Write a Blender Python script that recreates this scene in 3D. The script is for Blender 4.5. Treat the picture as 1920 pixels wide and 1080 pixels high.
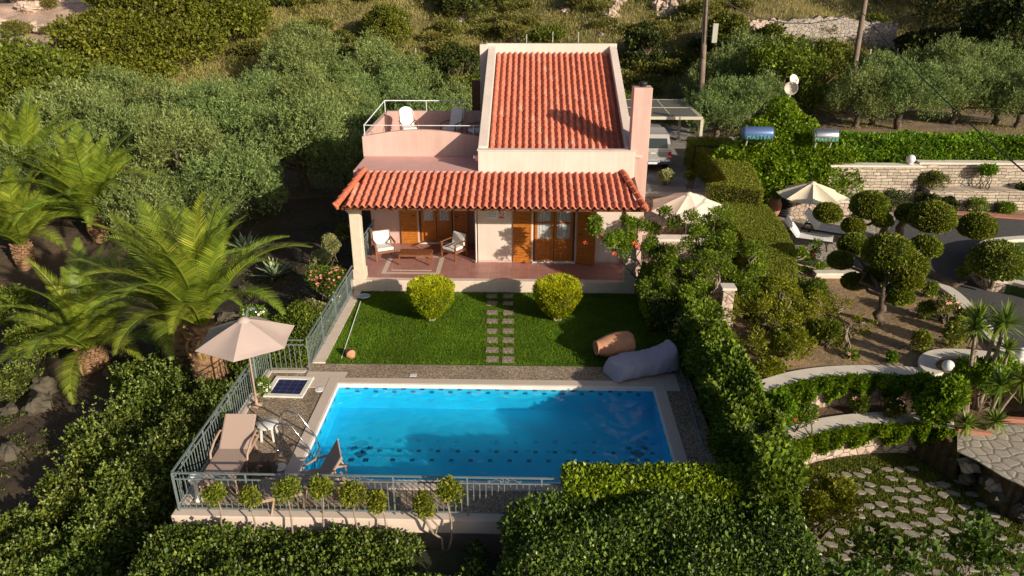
import bpy, math, random
import numpy as np
from mathutils import Vector, Matrix
random.seed(7); RNG = np.random.default_rng(11)
PI = math.pi
for o in list(bpy.data.objects): bpy.data.objects.remove(o)
SC = bpy.context.scene; COL = SC.collection

# ------------------------------------------------------------------ camera
FPX = 1418.0; PITCH = math.radians(23.584); YAW = math.radians(-1.365)
cd = bpy.data.cameras.new('camera'); cam = bpy.data.objects.new('camera', cd); COL.objects.link(cam)
cd.sensor_width = 36; cd.lens = FPX/1920*36; cd.clip_end = 3000; cd.clip_start = .1
cam.location = (0, 0, 10); cam.rotation_euler = (PI/2-PITCH, 0, -YAW)
SC.camera = cam
# ------------------------------------------------------------------ sky, sun, exposure
SUNV = Vector((1.05, -1.0, .52)).normalized()
W_ = bpy.data.worlds.new('World'); SC.world = W_; W_.use_nodes = True
nt = W_.node_tree; sky = nt.nodes.new('ShaderNodeTexSky'); sky.sky_type = 'NISHITA'; sky.sun_disc = False; sky.dust_density = 2.5; sky.air_density = .8
sky.sun_elevation = math.asin(SUNV.z); sky.sun_rotation = math.atan2(SUNV.x, SUNV.y)
nt.links.new(sky.outputs[0], nt.nodes['Background'].inputs[0]); nt.nodes['Background'].inputs[1].default_value = .066
sl = bpy.data.lights.new('sun', 'SUN'); sl.energy = 5.0; sl.angle = math.radians(.5); sl.color = (1, .87, .70)
so = bpy.data.objects.new('sun', sl); COL.objects.link(so); so.rotation_euler = SUNV.to_track_quat('Z', 'Y').to_euler(); so.location = (20, -20, 30)
SC.view_settings.view_transform = 'Standard'; SC.view_settings.look = 'None'; SC.view_settings.exposure = .30; SC.view_settings.gamma = 1
SC.render.engine = 'CYCLES'
SC.cycles.max_bounces = 5; SC.cycles.diffuse_bounces = 3; SC.cycles.transparent_max_bounces = 12; SC.cycles.transmission_bounces = 5; SC.cycles.glossy_bounces = 3
SC.cycles.use_denoising = True; SC.cycles.use_adaptive_sampling = True; SC.cycles.sample_clamp_indirect = 2.5; SC.cycles.adaptive_threshold = .004

# ------------------------------------------------------------------ photo pixel -> world point on a plane
_F = np.array([math.sin(YAW)*math.cos(PITCH), math.cos(YAW)*math.cos(PITCH), -math.sin(PITCH)])
_R = np.array([math.cos(YAW), -math.sin(YAW), 0.]); _U = np.cross(_R, _F)
def _ray(px, py): return _F + _R*(px-960)/FPX + _U*(540-py)/FPX
def G(px, py, z=0.):
    d = _ray(px, py); t = (z-10)/d[2]; return (d[0]*t, d[1]*t, z)
def Wp(px, py, Y):
    d = _ray(px, py); t = Y/d[1]; return (d[0]*t, Y, 10+d[2]*t)

# ------------------------------------------------------------------ materials
def newmat(name):
    m = bpy.data.materials.new(name); m.use_nodes = True; n = m.node_tree
    return m, n, n.nodes['Principled BSDF']
def nd(n, t, **k):
    x = n.nodes.new(t)
    for a, b in k.items(): setattr(x, a, b)
    return x
def rgba(c): return (c[0], c[1], c[2], 1)
def noise(n, scale, detail=4, rough=.6, coord='Object', vec=None):
    tc = nd(n, 'ShaderNodeTexCoord'); t = nd(n, 'ShaderNodeTexNoise'); t.inputs['Scale'].default_value = scale
    t.inputs['Detail'].default_value = detail; t.inputs['Roughness'].default_value = rough
    n.links.new(vec or tc.outputs[coord], t.inputs['Vector']); return t.outputs['Fac']
def ramp(n, fac, stops):
    r = nd(n, 'ShaderNodeValToRGB'); n.links.new(fac, r.inputs[0]); e = r.color_ramp.elements
    while len(e) < len(stops): e.new(.5)
    for i, (p, c) in enumerate(stops): e[i].position = p; e[i].color = rgba(c)
    return r.outputs[0]
def mixc(n, fac, a, b, mode='MIX'):
    x = nd(n, 'ShaderNodeMix', data_type='RGBA', blend_type=mode)
    for s, v in ((0, fac), (6, a), (7, b)):
        if hasattr(v, 'links'): n.links.new(v, x.inputs[s])
        else: x.inputs[s].default_value = v if s == 0 else rgba(v)
    return x.outputs[2]
def bump(n, b, h, strength=.3, dist=.02):
    x = nd(n, 'ShaderNodeBump'); x.inputs['Strength'].default_value = strength; x.inputs['Distance'].default_value = dist
    n.links.new(h, x.inputs['Height']); n.links.new(x.outputs[0], b.inputs['Normal'])
def mat(name, c, c2=None, scale=3, rough=.7, metal=0, bs=0, bscale=40, spec=.5, detail=5):
    m, n, b = newmat(name); b.inputs['Roughness'].default_value = rough; b.inputs['Metallic'].default_value = metal
    b.inputs['Specular IOR Level'].default_value = spec
    c2 = c2 or tuple(x*.82 for x in c)
    n.links.new(ramp(n, noise(n, scale, detail), [(.3, c2), (.7, c)]), b.inputs['Base Color'])
    if bs: bump(n, b, noise(n, bscale, 4), bs, .01)
    return m
def stucco(name, c, c2, streak=.88):
    m, n, b = newmat(name); b.inputs['Roughness'].default_value = .88
    tc = nd(n, 'ShaderNodeTexCoord'); mp = nd(n, 'ShaderNodeMapping'); mp.inputs['Scale'].default_value = (7, 7, .55); n.links.new(tc.outputs['Object'], mp.inputs['Vector'])
    base = ramp(n, noise(n, 1.1, 6), [(.3, c2), (.7, c)]); st = ramp(n, noise(n, 1., 5, .65, vec=mp.outputs[0]), [(.35, (streak,)*3), (.6, (1, 1, 1))]); sp = ramp(n, noise(n, .45, 5, .6), [(.35, (.92, .90, .87)), (.65, (1.02, 1.02, 1.02))])
    n.links.new(mixc(n, 1., mixc(n, 1., base, st, 'MULTIPLY'), sp, 'MULTIPLY'), b.inputs['Base Color']); bump(n, b, noise(n, 55, 4), .18, .01); return m
def leafmat(name, dark, light, rough=.5, trans=.3, tip=None, nscale=.8, spec=.35):
    w_ = lambda c: tuple(min(.8, v*k) for v, k in zip(c, (1.20, 1.14, .72)))
    dark, light, tip = w_(dark), w_(light), w_(tip or light)
    m, n, b = newmat(name)
    g = nd(n, 'ShaderNodeNewGeometry'); c = ramp(n, g.outputs['Random Per Island'], [(0, dark), (.75, light), (1, tip or light)])
    nz = noise(n, nscale, 3, .6); oi = nd(n, 'ShaderNodeObjectInfo')
    hs = nd(n, 'ShaderNodeHueSaturation'); n.links.new(c, hs.inputs['Color'])
    mr = nd(n, 'ShaderNodeMapRange'); mr.inputs[1].default_value = .3; mr.inputs[2].default_value = .7; mr.inputs[3].default_value = .68; mr.inputs[4].default_value = 1.32
    n.links.new(nz, mr.inputs[0]); n.links.new(mr.outputs[0], hs.inputs['Value'])
    m2 = nd(n, 'ShaderNodeMapRange'); m2.inputs[3].default_value = .485; m2.inputs[4].default_value = .515
    n.links.new(oi.outputs['Random'], m2.inputs[0]); n.links.new(m2.outputs[0], hs.inputs['Hue'])
    n.links.new(hs.outputs[0], b.inputs['Base Color']); b.inputs['Roughness'].default_value = rough; b.inputs['Specular IOR Level'].default_value = spec
    t = nd(n, 'ShaderNodeBsdfTranslucent'); n.links.new(hs.outputs[0], t.inputs[0])
    mx = nd(n, 'ShaderNodeMixShader'); mx.inputs[0].default_value = trans
    n.links.new(b.outputs[0], mx.inputs[1]); n.links.new(t.outputs[0], mx.inputs[2]); n.links.new(mx.outputs[0], n.nodes['Material Output'].inputs[0])
    return m
M = {}
M['pink'] = stucco('pink_render', (.66, .455, .405), (.60, .41, .365))
M['pinkroof'] = mat('pink_roof_screed', (.68, .40, .36), (.60, .34, .30), 1.5, .8, bs=.1)
M['cream'] = stucco('cream_render', (.74, .64, .58), (.69, .585, .525), .92)
M['sand'] = mat('dressed_sandstone', (.70, .60, .48), (.58, .49, .38), 3, .85, bs=.3, bscale=50)
M['kerb'] = mat('pale_kerb_stone', (.70, .58, .49), (.60, .49, .41), 2.5, .8, bs=.2, bscale=30)
M['coping'] = mat('beige_coping', (.62, .52, .44), (.56, .46, .39), 2, .6, bs=.08)
M['copew'] = mat('pool_lip', (.78, .76, .70), None, 2, .5)
M['whitestone'] = mat('whitewashed_coping', (.72, .66, .58), (.60, .54, .46), 2.5, .85, bs=.25, bscale=25)
M['wood'] = mat('varnished_pine', (.50, .18, .025), (.36, .11, .015), 8, .35, bs=.1)
M['wooddark'] = mat('dark_stained_wood', (.13, .045, .018), (.08, .028, .012), 8, .5)
M['beam'] = mat('roof_beam_wood', (.26, .12, .04), (.17, .07, .025), 6, .6)
M['teak'] = mat('teak_wood', (.26, .10, .04), (.18, .065, .028), 12, .45)
M['fabw'] = mat('white_cushion_cloth', (.80, .78, .74), (.74, .72, .68), 4, .9, bs=.1, bscale=90)
M['iron'] = mat('grey_painted_iron', (.25, .31, .31), (.18, .23, .23), 5, .45, metal=.3)
M['rail'] = mat('white_painted_rail', (.72, .75, .78), None, 4, .4)
M['chrome'] = mat('polished_steel', (.75, .77, .8), None, 3, .12, metal=1)
M['taupe'] = mat('taupe_canvas', (.50, .40, .36), (.47, .37, .33), 2.5, .85, bs=.08, bscale=120)
M['taupeL'] = mat('taupe_lounger_mesh', (.42, .31, .26), (.38, .28, .23), 30, .8)
M['taupeF'] = mat('taupe_frame', (.42, .29, .21), None, 3, .5)
M['plastic'] = mat('white_plastic', (.75, .73, .70), None, 4, .45)
M['glassball'] = mat('white_globe_acrylic', (.82, .82, .82), None, 2, .3)
M['bean'] = mat('grey_beanbag_cloth', (.44, .42, .50), (.37, .355, .43), 3, .9, bs=.5, bscale=9)
M['clay'] = mat('terracotta_clay', (.56, .28, .16), (.42, .20, .11), 5, .85, bs=.2, bscale=30)
M['wicker'] = mat('dark_wicker', (.05, .032, .022), (.03, .02, .014), 60, .6, bs=.5, bscale=160)
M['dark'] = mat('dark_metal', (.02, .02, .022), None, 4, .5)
M['bark'] = mat('rough_bark', (.16, .12, .085), (.07, .05, .035), 9, .95, bs=.8, bscale=22)
M['barkpale'] = mat('pale_bark', (.32, .26, .19), (.17, .13, .095), 9, .95, bs=.6, bscale=22)
M['palmtrunk'] = mat('palm_boot_bark', (.34, .20, .10), (.10, .055, .03), 7, .95, bs=.9, bscale=16)
M['pole'] = mat('weathered_pole_wood', (.25, .19, .145), (.15, .11, .085), 4, .9, bs=.4, bscale=12)
M['umbw'] = mat('off_white_canvas', (.74, .66, .56), (.68, .60, .50), 3, .9)
M['umbw2'] = mat('ivory_canvas', (.74, .66, .50), (.62, .55, .41), 3, .9)
M['greycover'] = mat('blue_grey_cover', (.12, .13, .15), None, 4, .8)
M['rock'] = mat('limestone_rock', (.50, .42, .34), (.28, .24, .20), 2.2, .95, bs=.8, bscale=6)
M['rockpink'] = mat('pinkish_limestone_rock', (.62, .47, .38), (.38, .30, .24), 3.5, .95, bs=.8, bscale=8)
M['rockdark'] = mat('shade_darkened_rock', (.12, .10, .07), (.05, .045, .03), 2.5, .95, bs=.8, bscale=6)  # rock colour darkened to carry the shadow over the left boulders
M['flag'] = mat('flagstone', (.46, .40, .34), (.34, .29, .24), 3, .85, bs=.4, bscale=14)
M['aggr'] = None
M['brick'] = mat('red_brick', (.46, .20, .13), (.36, .15, .10), 5, .85, bs=.3)
M['orange'] = mat('orange_petals', (.72, .10, .02), None, 4, .6)
M['pinkfl'] = mat('pink_petals', (.85, .22, .22), (.80, .35, .33), 9, .6)
M['rosefl'] = mat('pale_rose_petals', (.85, .45, .40), (.80, .35, .32), 9, .6)
M['whitefl'] = mat('white_petals', (.85, .82, .72), None, 4, .6)
M['red'] = mat('red_paint', (.62, .03, .03), None, 4, .4)
M['silver'] = mat('silver_car_paint', (.55, .54, .52), (.52, .51, .49), 2, .3, metal=.5)
M['carglass'] = mat('tinted_glass', (.02, .03, .035), None, 3, .06, spec=.8)
M['tyre'] = mat('tyre_rubber', (.02, .02, .02), None, 3, .85)
M['pergola'] = mat('pergola_cream_paint', (.56, .52, .40), (.50, .46, .35), 3, .6)
M['pvc'] = mat('grey_canopy_panel', (.16, .16, .14), (.13, .13, .115), 3, .35)
M['tank'] = mat('steel_tank', (.60, .62, .66), (.5, .52, .55), 2, .25, metal=.9)
M['green'] = mat('green_lettering', (.10, .50, .34), None, 4, .5)
M['boxgrey'] = mat('meter_box_paint', (.45, .44, .38), None, 3, .5)
M['cable'] = mat('black_cable', (.02, .02, .02), None, 3, .6)
M['paper'] = mat('sign_board', (.78, .79, .80), None, 3, .5)
M['ink'] = mat('sign_ink', (.25, .28, .34), None, 3, .6)
M['asphalt'] = mat('asphalt', (.085, .082, .082), (.055, .053, .055), 5, .9, bs=.5, bscale=60)
M['concrete'] = mat('parking_concrete', (.30, .27, .235), (.23, .205, .18), 1.3, .9, bs=.3, bscale=25)

# speckled pebble deck
def pebble(name, a, b, c, sc=55):
    m, n, bs = newmat(name); tc = nd(n, 'ShaderNodeTexCoord'); v = nd(n, 'ShaderNodeTexVoronoi'); v.inputs['Scale'].default_value = sc
    n.links.new(tc.outputs['Object'], v.inputs['Vector'])
    hsv = nd(n, 'ShaderNodeSeparateColor'); n.links.new(v.outputs['Color'], hsv.inputs[0])
    cr = ramp(n, hsv.outputs[0], [(0, a), (.5, b), (.9, c)])
    big = ramp(n, noise(n, .9, 5), [(.35, (.72, .70, .66)), (.65, (1, 1, 1))])
    n.links.new(mixc(n, 1., cr, big, 'MULTIPLY'), bs.inputs['Base Color']); bs.inputs['Roughness'].default_value = .85
    inv = nd(n, 'ShaderNodeMath', operation='SUBTRACT'); inv.inputs[0].default_value = 1; n.links.new(v.outputs['Distance'], inv.inputs[1])
    bump(n, bs, inv.outputs[0], .5, .01); return m
M['aggr'] = pebble('exposed_pebble_concrete', (.13, .095, .062), (.29, .215, .15), (.54, .44, .33), 42)
M['stonepath'] = pebble('pebble_stepping_slab', (.16, .12, .09), (.32, .26, .2), (.5, .42, .34), 30)

# porch floor tiles
def tilemat():
    m, n, b = newmat('rose_floor_tiles'); tc = nd(n, 'ShaderNodeTexCoord')
    t = nd(n, 'ShaderNodeTexBrick'); t.offset = 0; t.inputs['Scale'].default_value = 1; t.inputs['Brick Width'].default_value = .33; t.inputs['Row Height'].default_value = .33
    t.inputs['Mortar Size'].default_value = .006; t.inputs['Color1'].default_value = rgba((.42, .20, .17)); t.inputs['Color2'].default_value = rgba((.34, .155, .13)); t.inputs['Mortar'].default_value = rgba((.50, .34, .30))
    n.links.new(tc.outputs['Object'], t.inputs['Vector'])
    n.links.new(mixc(n, .35, t.outputs[0], ramp(n, noise(n, 5), [(.3, (.28, .13, .11)), (.7, (.5, .25, .21))])), b.inputs['Base Color'])
    b.inputs['Roughness'].default_value = .38; bump(n, b, t.outputs['Fac'], .3, -.004); return m
M['tiles'] = tilemat()
def rooftile():
    m, n, b = newmat('terracotta_roof_tile'); at = nd(n, 'ShaderNodeAttribute', attribute_name='tv')
    c = ramp(n, at.outputs['Fac'], [(0, (.34, .09, .05)), (.10, (.46, .13, .075)), (.5, (.50, .145, .085)), (.85, (.56, .19, .12)), (.93, (.52, .17, .11)), (1, (.60, .31, .23))])
    n.links.new(mixc(n, .35, c, ramp(n, noise(n, 7), [(.22, (.32, .10, .058)), (.42, (.47, .135, .078)), (.7, (.60, .20, .125))])), b.inputs['Base Color'])
    b.inputs['Roughness'].default_value = .75; bump(n, b, noise(n, 45), .2, .008); return m
M['rooftile'] = rooftile()
def drystone(name, ca, cb, mortar, bw, rh):
    m, n, b = newmat(name); tc = nd(n, 'ShaderNodeTexCoord'); mp = nd(n, 'ShaderNodeMapping'); mp.inputs['Scale'].default_value = (1/bw, 1/bw, 1/rh)
    nz = nd(n, 'ShaderNodeTexNoise'); nz.inputs['Scale'].default_value = 2.2; n.links.new(tc.outputs['Object'], nz.inputs['Vector'])
    ad = nd(n, 'ShaderNodeVectorMath', operation='MULTIPLY_ADD'); ad.inputs[1].default_value = (.16,)*3
    n.links.new(nz.outputs['Color'], ad.inputs[0]); n.links.new(tc.outputs['Object'], ad.inputs[2]); n.links.new(ad.outputs[0], mp.inputs['Vector'])
    v = nd(n, 'ShaderNodeTexVoronoi', feature='DISTANCE_TO_EDGE', distance='EUCLIDEAN'); v.inputs['Scale'].default_value = 1; v.inputs['Randomness'].default_value = .85
    v2 = nd(n, 'ShaderNodeTexVoronoi'); v2.inputs['Scale'].default_value = 1; v2.inputs['Randomness'].default_value = .85
    n.links.new(mp.outputs[0], v.inputs['Vector']); n.links.new(mp.outputs[0], v2.inputs['Vector'])
    sp = nd(n, 'ShaderNodeSeparateColor'); n.links.new(v2.outputs['Color'], sp.inputs[0])
    st = ramp(n, sp.outputs[0], [(0, cb), (1, ca)]); st2 = mixc(n, .4, st, ramp(n, noise(n, 9), [(.3, cb), (.7, ca)]))
    ed = ramp(n, v.outputs['Distance'], [(.02, (0, 0, 0)), (.07, (1, 1, 1))])
    n.links.new(mixc(n, ed, mortar, st2), b.inputs['Base Color']); b.inputs['Roughness'].default_value = .95
    hh = ramp(n, v.outputs['Distance'], [(.0, (0, 0, 0)), (.16, (1, 1, 1))]); bump(n, b, hh, .5, .02); return m
def coursed():
    m, n, b = newmat('coursed_drystone'); tc = nd(n, 'ShaderNodeTexCoord'); sx = nd(n, 'ShaderNodeSeparateXYZ'); n.links.new(tc.outputs['Object'], sx.inputs[0]); cb = nd(n, 'ShaderNodeCombineXYZ'); ad = nd(n, 'ShaderNodeMath', operation='ADD')
    n.links.new(sx.outputs[0], ad.inputs[0]); n.links.new(sx.outputs[1], ad.inputs[1]); n.links.new(ad.outputs[0], cb.inputs[0]); n.links.new(sx.outputs[2], cb.inputs[1])
    z1 = nd(n, 'ShaderNodeTexNoise'); z1.inputs['Scale'].default_value = 2.6; z1.inputs['Detail'].default_value = 4; n.links.new(tc.outputs['Object'], z1.inputs['Vector']); mad = nd(n, 'ShaderNodeVectorMath', operation='MULTIPLY_ADD'); mad.inputs[1].default_value = (.22, .13, 0); n.links.new(z1.outputs['Color'], mad.inputs[0]); n.links.new(cb.outputs[0], mad.inputs[2])
    t = nd(n, 'ShaderNodeTexBrick'); t.offset = .43; t.offset_frequency = 2; t.squash = .62; t.squash_frequency = 3; t.inputs['Scale'].default_value = 1; t.inputs['Brick Width'].default_value = .46; t.inputs['Row Height'].default_value = .135; t.inputs['Mortar Size'].default_value = .012; t.inputs['Mortar Smooth'].default_value = .4
    t.inputs['Color1'].default_value = rgba((.56, .49, .40)); t.inputs['Color2'].default_value = rgba((.36, .31, .255)); t.inputs['Mortar'].default_value = rgba((.07, .055, .04)); n.links.new(mad.outputs[0], t.inputs['Vector'])
    n.links.new(mixc(n, .6, t.outputs[0], mixc(n, 1., t.outputs[0], ramp(n, noise(n, 7, 6, .7), [(.3, (.6, .58, .55)), (.7, (1.3, 1.25, 1.2))]), 'MULTIPLY')), b.inputs['Base Color']); b.inputs['Roughness'].default_value = .95; bump(n, b, t.outputs['Fac'], 1., -.03); return m
M['drystone'] = coursed()
M['drystone2'] = drystone('rubble_drystone', (.62, .48, .40), (.36, .28, .23), (.13, .10, .075), .22, .17)
M['crazy'] = drystone('crazy_paving', (.42, .38, .32), (.30, .265, .22), (.20, .17, .13), .30, .30)
M['farstone'] = drystone('grey_field_wall', (.45, .39, .34), (.27, .24, .21), (.07, .06, .05), .30, .22)

# leaves
LM = dict(
 olive=leafmat('olive_leaves', (.08, .125, .055), (.20, .285, .125), .5, .3, (.32, .39, .22), .7),
 oak=leafmat('evergreen_oak_leaves', (.045, .065, .010), (.145, .18, .025), .55, .3, (.20, .22, .035), .5),
 darkoak=leafmat('dark_scrub_leaves', (.02, .035, .010), (.06, .085, .02), .5, .2, (.09, .11, .03), .6),
 scrub=leafmat('dry_scrub_leaves', (.07, .085, .025), (.19, .20, .06), .6, .3, (.32, .29, .12), .5),
 glossy=leafmat('glossy_shrub_leaves', (.025, .05, .010), (.095, .15, .028), .38, .25, (.22, .27, .07), 1.5, .4),
 lime=leafmat('sunlit_hedge_leaves', (.09, .14, .010), (.24, .31, .02), .4, .4, (.38, .42, .06), 2.),  # brighter leaf colour carries the sunlight on the trimmed strip
 weeds=leafmat('weed_leaves', (.03, .05, .012), (.09, .13, .03), .6, .3, (.20, .17, .07), .9),
 shoot=leafmat('pale_young_shoot_leaves', (.08, .13, .03), (.20, .27, .08), .4, .3, (.34, .38, .16), 1.5, .4),
 hedge=leafmat('privet_hedge_leaves', (.045, .08, .010), (.15, .21, .022), .5, .35, (.26, .31, .04), 1.2),
 clipped=leafmat('clipped_cypress_leaves', (.09, .12, .014), (.20, .24, .028), .6, .3, (.24, .27, .04), 5.),
 bright=leafmat('bright_ivy_leaves', (.06, .13, .010), (.17, .30, .022), .4, .4, (.28, .40, .035), 1.2),
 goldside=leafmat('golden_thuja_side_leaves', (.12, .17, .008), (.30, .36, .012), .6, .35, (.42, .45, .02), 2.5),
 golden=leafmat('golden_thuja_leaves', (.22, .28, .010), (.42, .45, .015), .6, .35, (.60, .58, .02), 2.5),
 topi=leafmat('ficus_topiary_leaves', (.06, .09, .012), (.18, .22, .032), .5, .25, (.28, .31, .05), 1.5, .3),
 palm=leafmat('palm_leaflets', (.10, .16, .025), (.24, .32, .05), .42, .35, (.34, .38, .08), .8, .4),
 agave=leafmat('agave_leaves', (.16, .24, .20), (.26, .34, .29), .5, .1),
 yucca=leafmat('yucca_leaves', (.09, .16, .03), (.19, .28, .06), .4, .25),
 silver=leafmat('silver_shrub_leaves', (.17, .19, .11), (.32, .33, .20), .6, .2, (.45, .45, .30), 3),
 loose=leafmat('pomegranate_leaves', (.06, .12, .012), (.15, .25, .025), .45, .4, (.25, .33, .04), 1.2),
 yel=leafmat('yellow_green_shrub_leaves', (.09, .11, .010), (.20, .23, .02), .5, .35, (.30, .31, .03), 1.2),
 grass=leafmat('lawn_grass_blades', (.06, .13, .006), (.16, .28, .014), .5, .4, (.18, .30, .02), .7),
 rough=leafmat('rough_grass_blades', (.06, .10, .012), (.14, .19, .025), .55, .35, (.22, .23, .05), 1.5),
 dry=leafmat('dry_grass_blades', (.15, .17, .07), (.31, .30, .14), .7, .35, (.46, .41, .25), .25),
 fig=leafmat('fig_leaves', (.035, .075, .015), (.09, .155, .035), .45, .3, (.15, .23, .06), 1.0),
)

# ------------------------------------------------------------------ object helpers
def tag(o, label=None, cat=None, group=None, kind=None):
    for k, v in (('label', label), ('category', cat), ('group', group), ('kind', kind)):
        if v: o[k] = v
    return o
def empty(name, loc=(0, 0, 0), rz=0, label=None, cat=None, group=None):
    o = bpy.data.objects.new(name, None); COL.objects.link(o); o.location = loc; o.rotation_euler = (0, 0, rz); o.empty_display_size = .3
    return tag(o, label, cat, group)
def copy_tree(o, parent=None):
    c = o.copy(); COL.objects.link(c)
    for k in ('label', 'category', 'group'):
        if parent is None and k == 'label' and k in c: del c['label']
    if parent is not None: c.parent = parent
    for ch in list(o.children): copy_tree(ch, c)
    return c
def put(o, loc, rz=0, s=1, label=None, group=None):
    o.location = loc; o.rotation_euler = (0, 0, rz); o.scale = (s, s, s) if not isinstance(s, tuple) else s
    if label: o['label'] = label
    if group: o['group'] = group
    return o
class MB:
    def __init__(s): s.v = []; s.f = []; s.sm = []
    def add(s, vs, fs, smooth=False):
        k = len(s.v); s.v += [tuple(map(float, p)) for p in vs]; s.f += [tuple(i+k for i in f) for f in fs]; s.sm += [smooth]*len(fs); return s
    def box(s, x0, x1, y0, y1, z0, z1, rot=0, c=None):
        vs = [(x, y, z) for z in (z0, z1) for x, y in ((x0, y0), (x1, y0), (x1, y1), (x0, y1))]
        if rot:
            cx, cy = c or ((x0+x1)/2, (y0+y1)/2); a, b = math.cos(rot), math.sin(rot)
            vs = [(cx+(x-cx)*a-(y-cy)*b, cy+(x-cx)*b+(y-cy)*a, z) for x, y, z in vs]
        return s.add(vs, [(3, 2, 1, 0), (4, 5, 6, 7), (0, 1, 5, 4), (1, 2, 6, 5), (2, 3, 7, 6), (3, 0, 4, 7)])
    def bar(s, a, b, w, h=None, up=(0, 0, 1)):
        a, b = Vector(a), Vector(b); h = h or w; d = (b-a).normalized(); u = Vector(up)
        if abs(d.dot(u)) > .98: u = Vector((0, 1, 0))
        r = d.cross(u).normalized(); u = r.cross(d).normalized()
        vs = [p+r*x*w/2+u*y*h/2 for p in (a, b) for x, y in ((-1, -1), (1, -1), (1, 1), (-1, 1))]
        return s.add(vs, [(0, 1, 2, 3), (7, 6, 5, 4), (4, 5, 1, 0), (5, 6, 2, 1), (6, 7, 3, 2), (7, 4, 0, 3)])
    def tube(s, pts, r, n=8, cap=True):
        pts = [Vector(p) for p in pts]; m = len(pts); rs = r if isinstance(r, (list, tuple)) else [r]*m
        vs = []; u = None
        for i, p in enumerate(pts):
            d = (pts[min(i+1, m-1)]-pts[max(i-1, 0)]).normalized()
            if u is None:
                u = d.orthogonal().normalized()
            u = (u-d*u.dot(d)).normalized(); w = d.cross(u)
            vs += [p+(u*math.cos(2*PI*k/n)+w*math.sin(2*PI*k/n))*rs[i] for k in range(n)]
        fs = [(i*n+k, i*n+(k+1) % n, (i+1)*n+(k+1) % n, (i+1)*n+k) for i in range(m-1) for k in range(n)]
        s.add(vs, fs, True)
        if cap:
            s.add(vs[:n], [tuple(range(n-1, -1, -1))]); s.add(vs[-n:], [tuple(range(n))])
        return s
    def lathe(s, prof, c=(0, 0, 0), n=20, T=None):
        c = Vector(c); vs = [Vector((r*math.cos(2*PI*k/n), r*math.sin(2*PI*k/n), z)) for r, z in prof for k in range(n)]
        if T: vs = [T @ v for v in vs]
        vs = [v+c for v in vs]
        return s.add(vs, [(i*n+k, i*n+(k+1) % n, (i+1)*n+(k+1) % n, (i+1)*n+k) for i in range(len(prof)-1) for k in range(n)], True)
    def ball(s, c, r, n=16, T=None, sq=1):
        return s.lathe([(max(r*math.sin(PI*i/(n//2)), .001), -r*sq*math.cos(PI*i/(n//2))) for i in range(n//2+1)], c, n, T)
    def prism(s, poly, z0, z1):
        a = sum(poly[i][0]*poly[(i+1) % len(poly)][1]-poly[(i+1) % len(poly)][0]*poly[i][1] for i in range(len(poly)))
        if a < 0: poly = poly[::-1]
        n = len(poly); vs = [(p[0], p[1], z0) for p in poly]+[(p[0], p[1], z1) for p in poly]
        return s.add(vs, [tuple(range(n-1, -1, -1)), tuple(range(n, 2*n))]+[(i, (i+1) % n, (i+1) % n+n, i+n) for i in range(n)])
    def build(s, name, m, parent=None, bevel=0, T=None):
        me = bpy.data.meshes.new(name); me.from_pydata(s.v, [], s.f); me.polygons.foreach_set('use_smooth', s.sm)
        if T is not None: me.transform(T)
        me.materials.append(m if not isinstance(m, str) else M[m]); me.update()
        o = bpy.data.objects.new(name, me); COL.objects.link(o)
        if parent is not None: o.parent = parent
        if bevel:
            b = o.modifiers.new('bevel', 'BEVEL'); b.width = bevel; b.segments = 2; b.limit_method = 'ANGLE'; b.angle_limit = .7
        return o
def npmesh(name, V, Q, m, parent=None, smooth=False, attr=None):
    me = bpy.data.meshes.new(name); V = np.asarray(V, 'f4'); Q = np.asarray(Q, 'i4'); k = Q.shape[1]
    me.vertices.add(len(V)); me.vertices.foreach_set('co', V.ravel())
    me.loops.add(Q.size); me.loops.foreach_set('vertex_index', Q.ravel())
    me.polygons.add(len(Q)); me.polygons.foreach_set('loop_start', np.arange(0, Q.size, k, dtype='i4'))
    me.update(calc_edges=True); me.validate()
    me.polygons.foreach_set('use_smooth', np.full(len(me.polygons), smooth))
    if attr:
        for an, dom, typ, dat in attr:
            a = me.attributes.new(an, typ, dom); a.data.foreach_set('value' if typ == 'FLOAT' else 'color', np.asarray(dat, 'f4').ravel())
    me.materials.append(m); o = bpy.data.objects.new(name, me); COL.objects.link(o)
    if parent is not None: o.parent = parent
    return o
def unit(a): return a/np.maximum(np.linalg.norm(a, axis=1, keepdims=True), 1e-9)
def leafquads(P, D, L, Wd, droop=.0, rng=RNG):
    n = len(P); D = unit(D); L = np.broadcast_to(np.asarray(L, float), (n,))[:, None]; Wd = np.broadcast_to(np.asarray(Wd, float), (n,))[:, None]
    S = unit(np.cross(D, rng.normal(size=(n, 3)))); N = np.cross(S, D)
    mid = P+D*L*.5; k = rng.uniform(.0, .25, (n, 1))
    tip = P+D*L; tip[:, 2] -= droop*L[:, 0]
    V = np.stack([P, mid+S*Wd*.5+N*Wd*k, tip, mid-S*Wd*.5+N*Wd*k], 1).reshape(-1, 3)
    return V, np.arange(4*n).reshape(n, 4)
def join(parts):
    Vs, Qs, k = [], [], 0
    for V, Q in parts: Vs.append(V); Qs.append(Q+k); k += len(V)
    return np.concatenate(Vs), np.concatenate(Qs)
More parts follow.
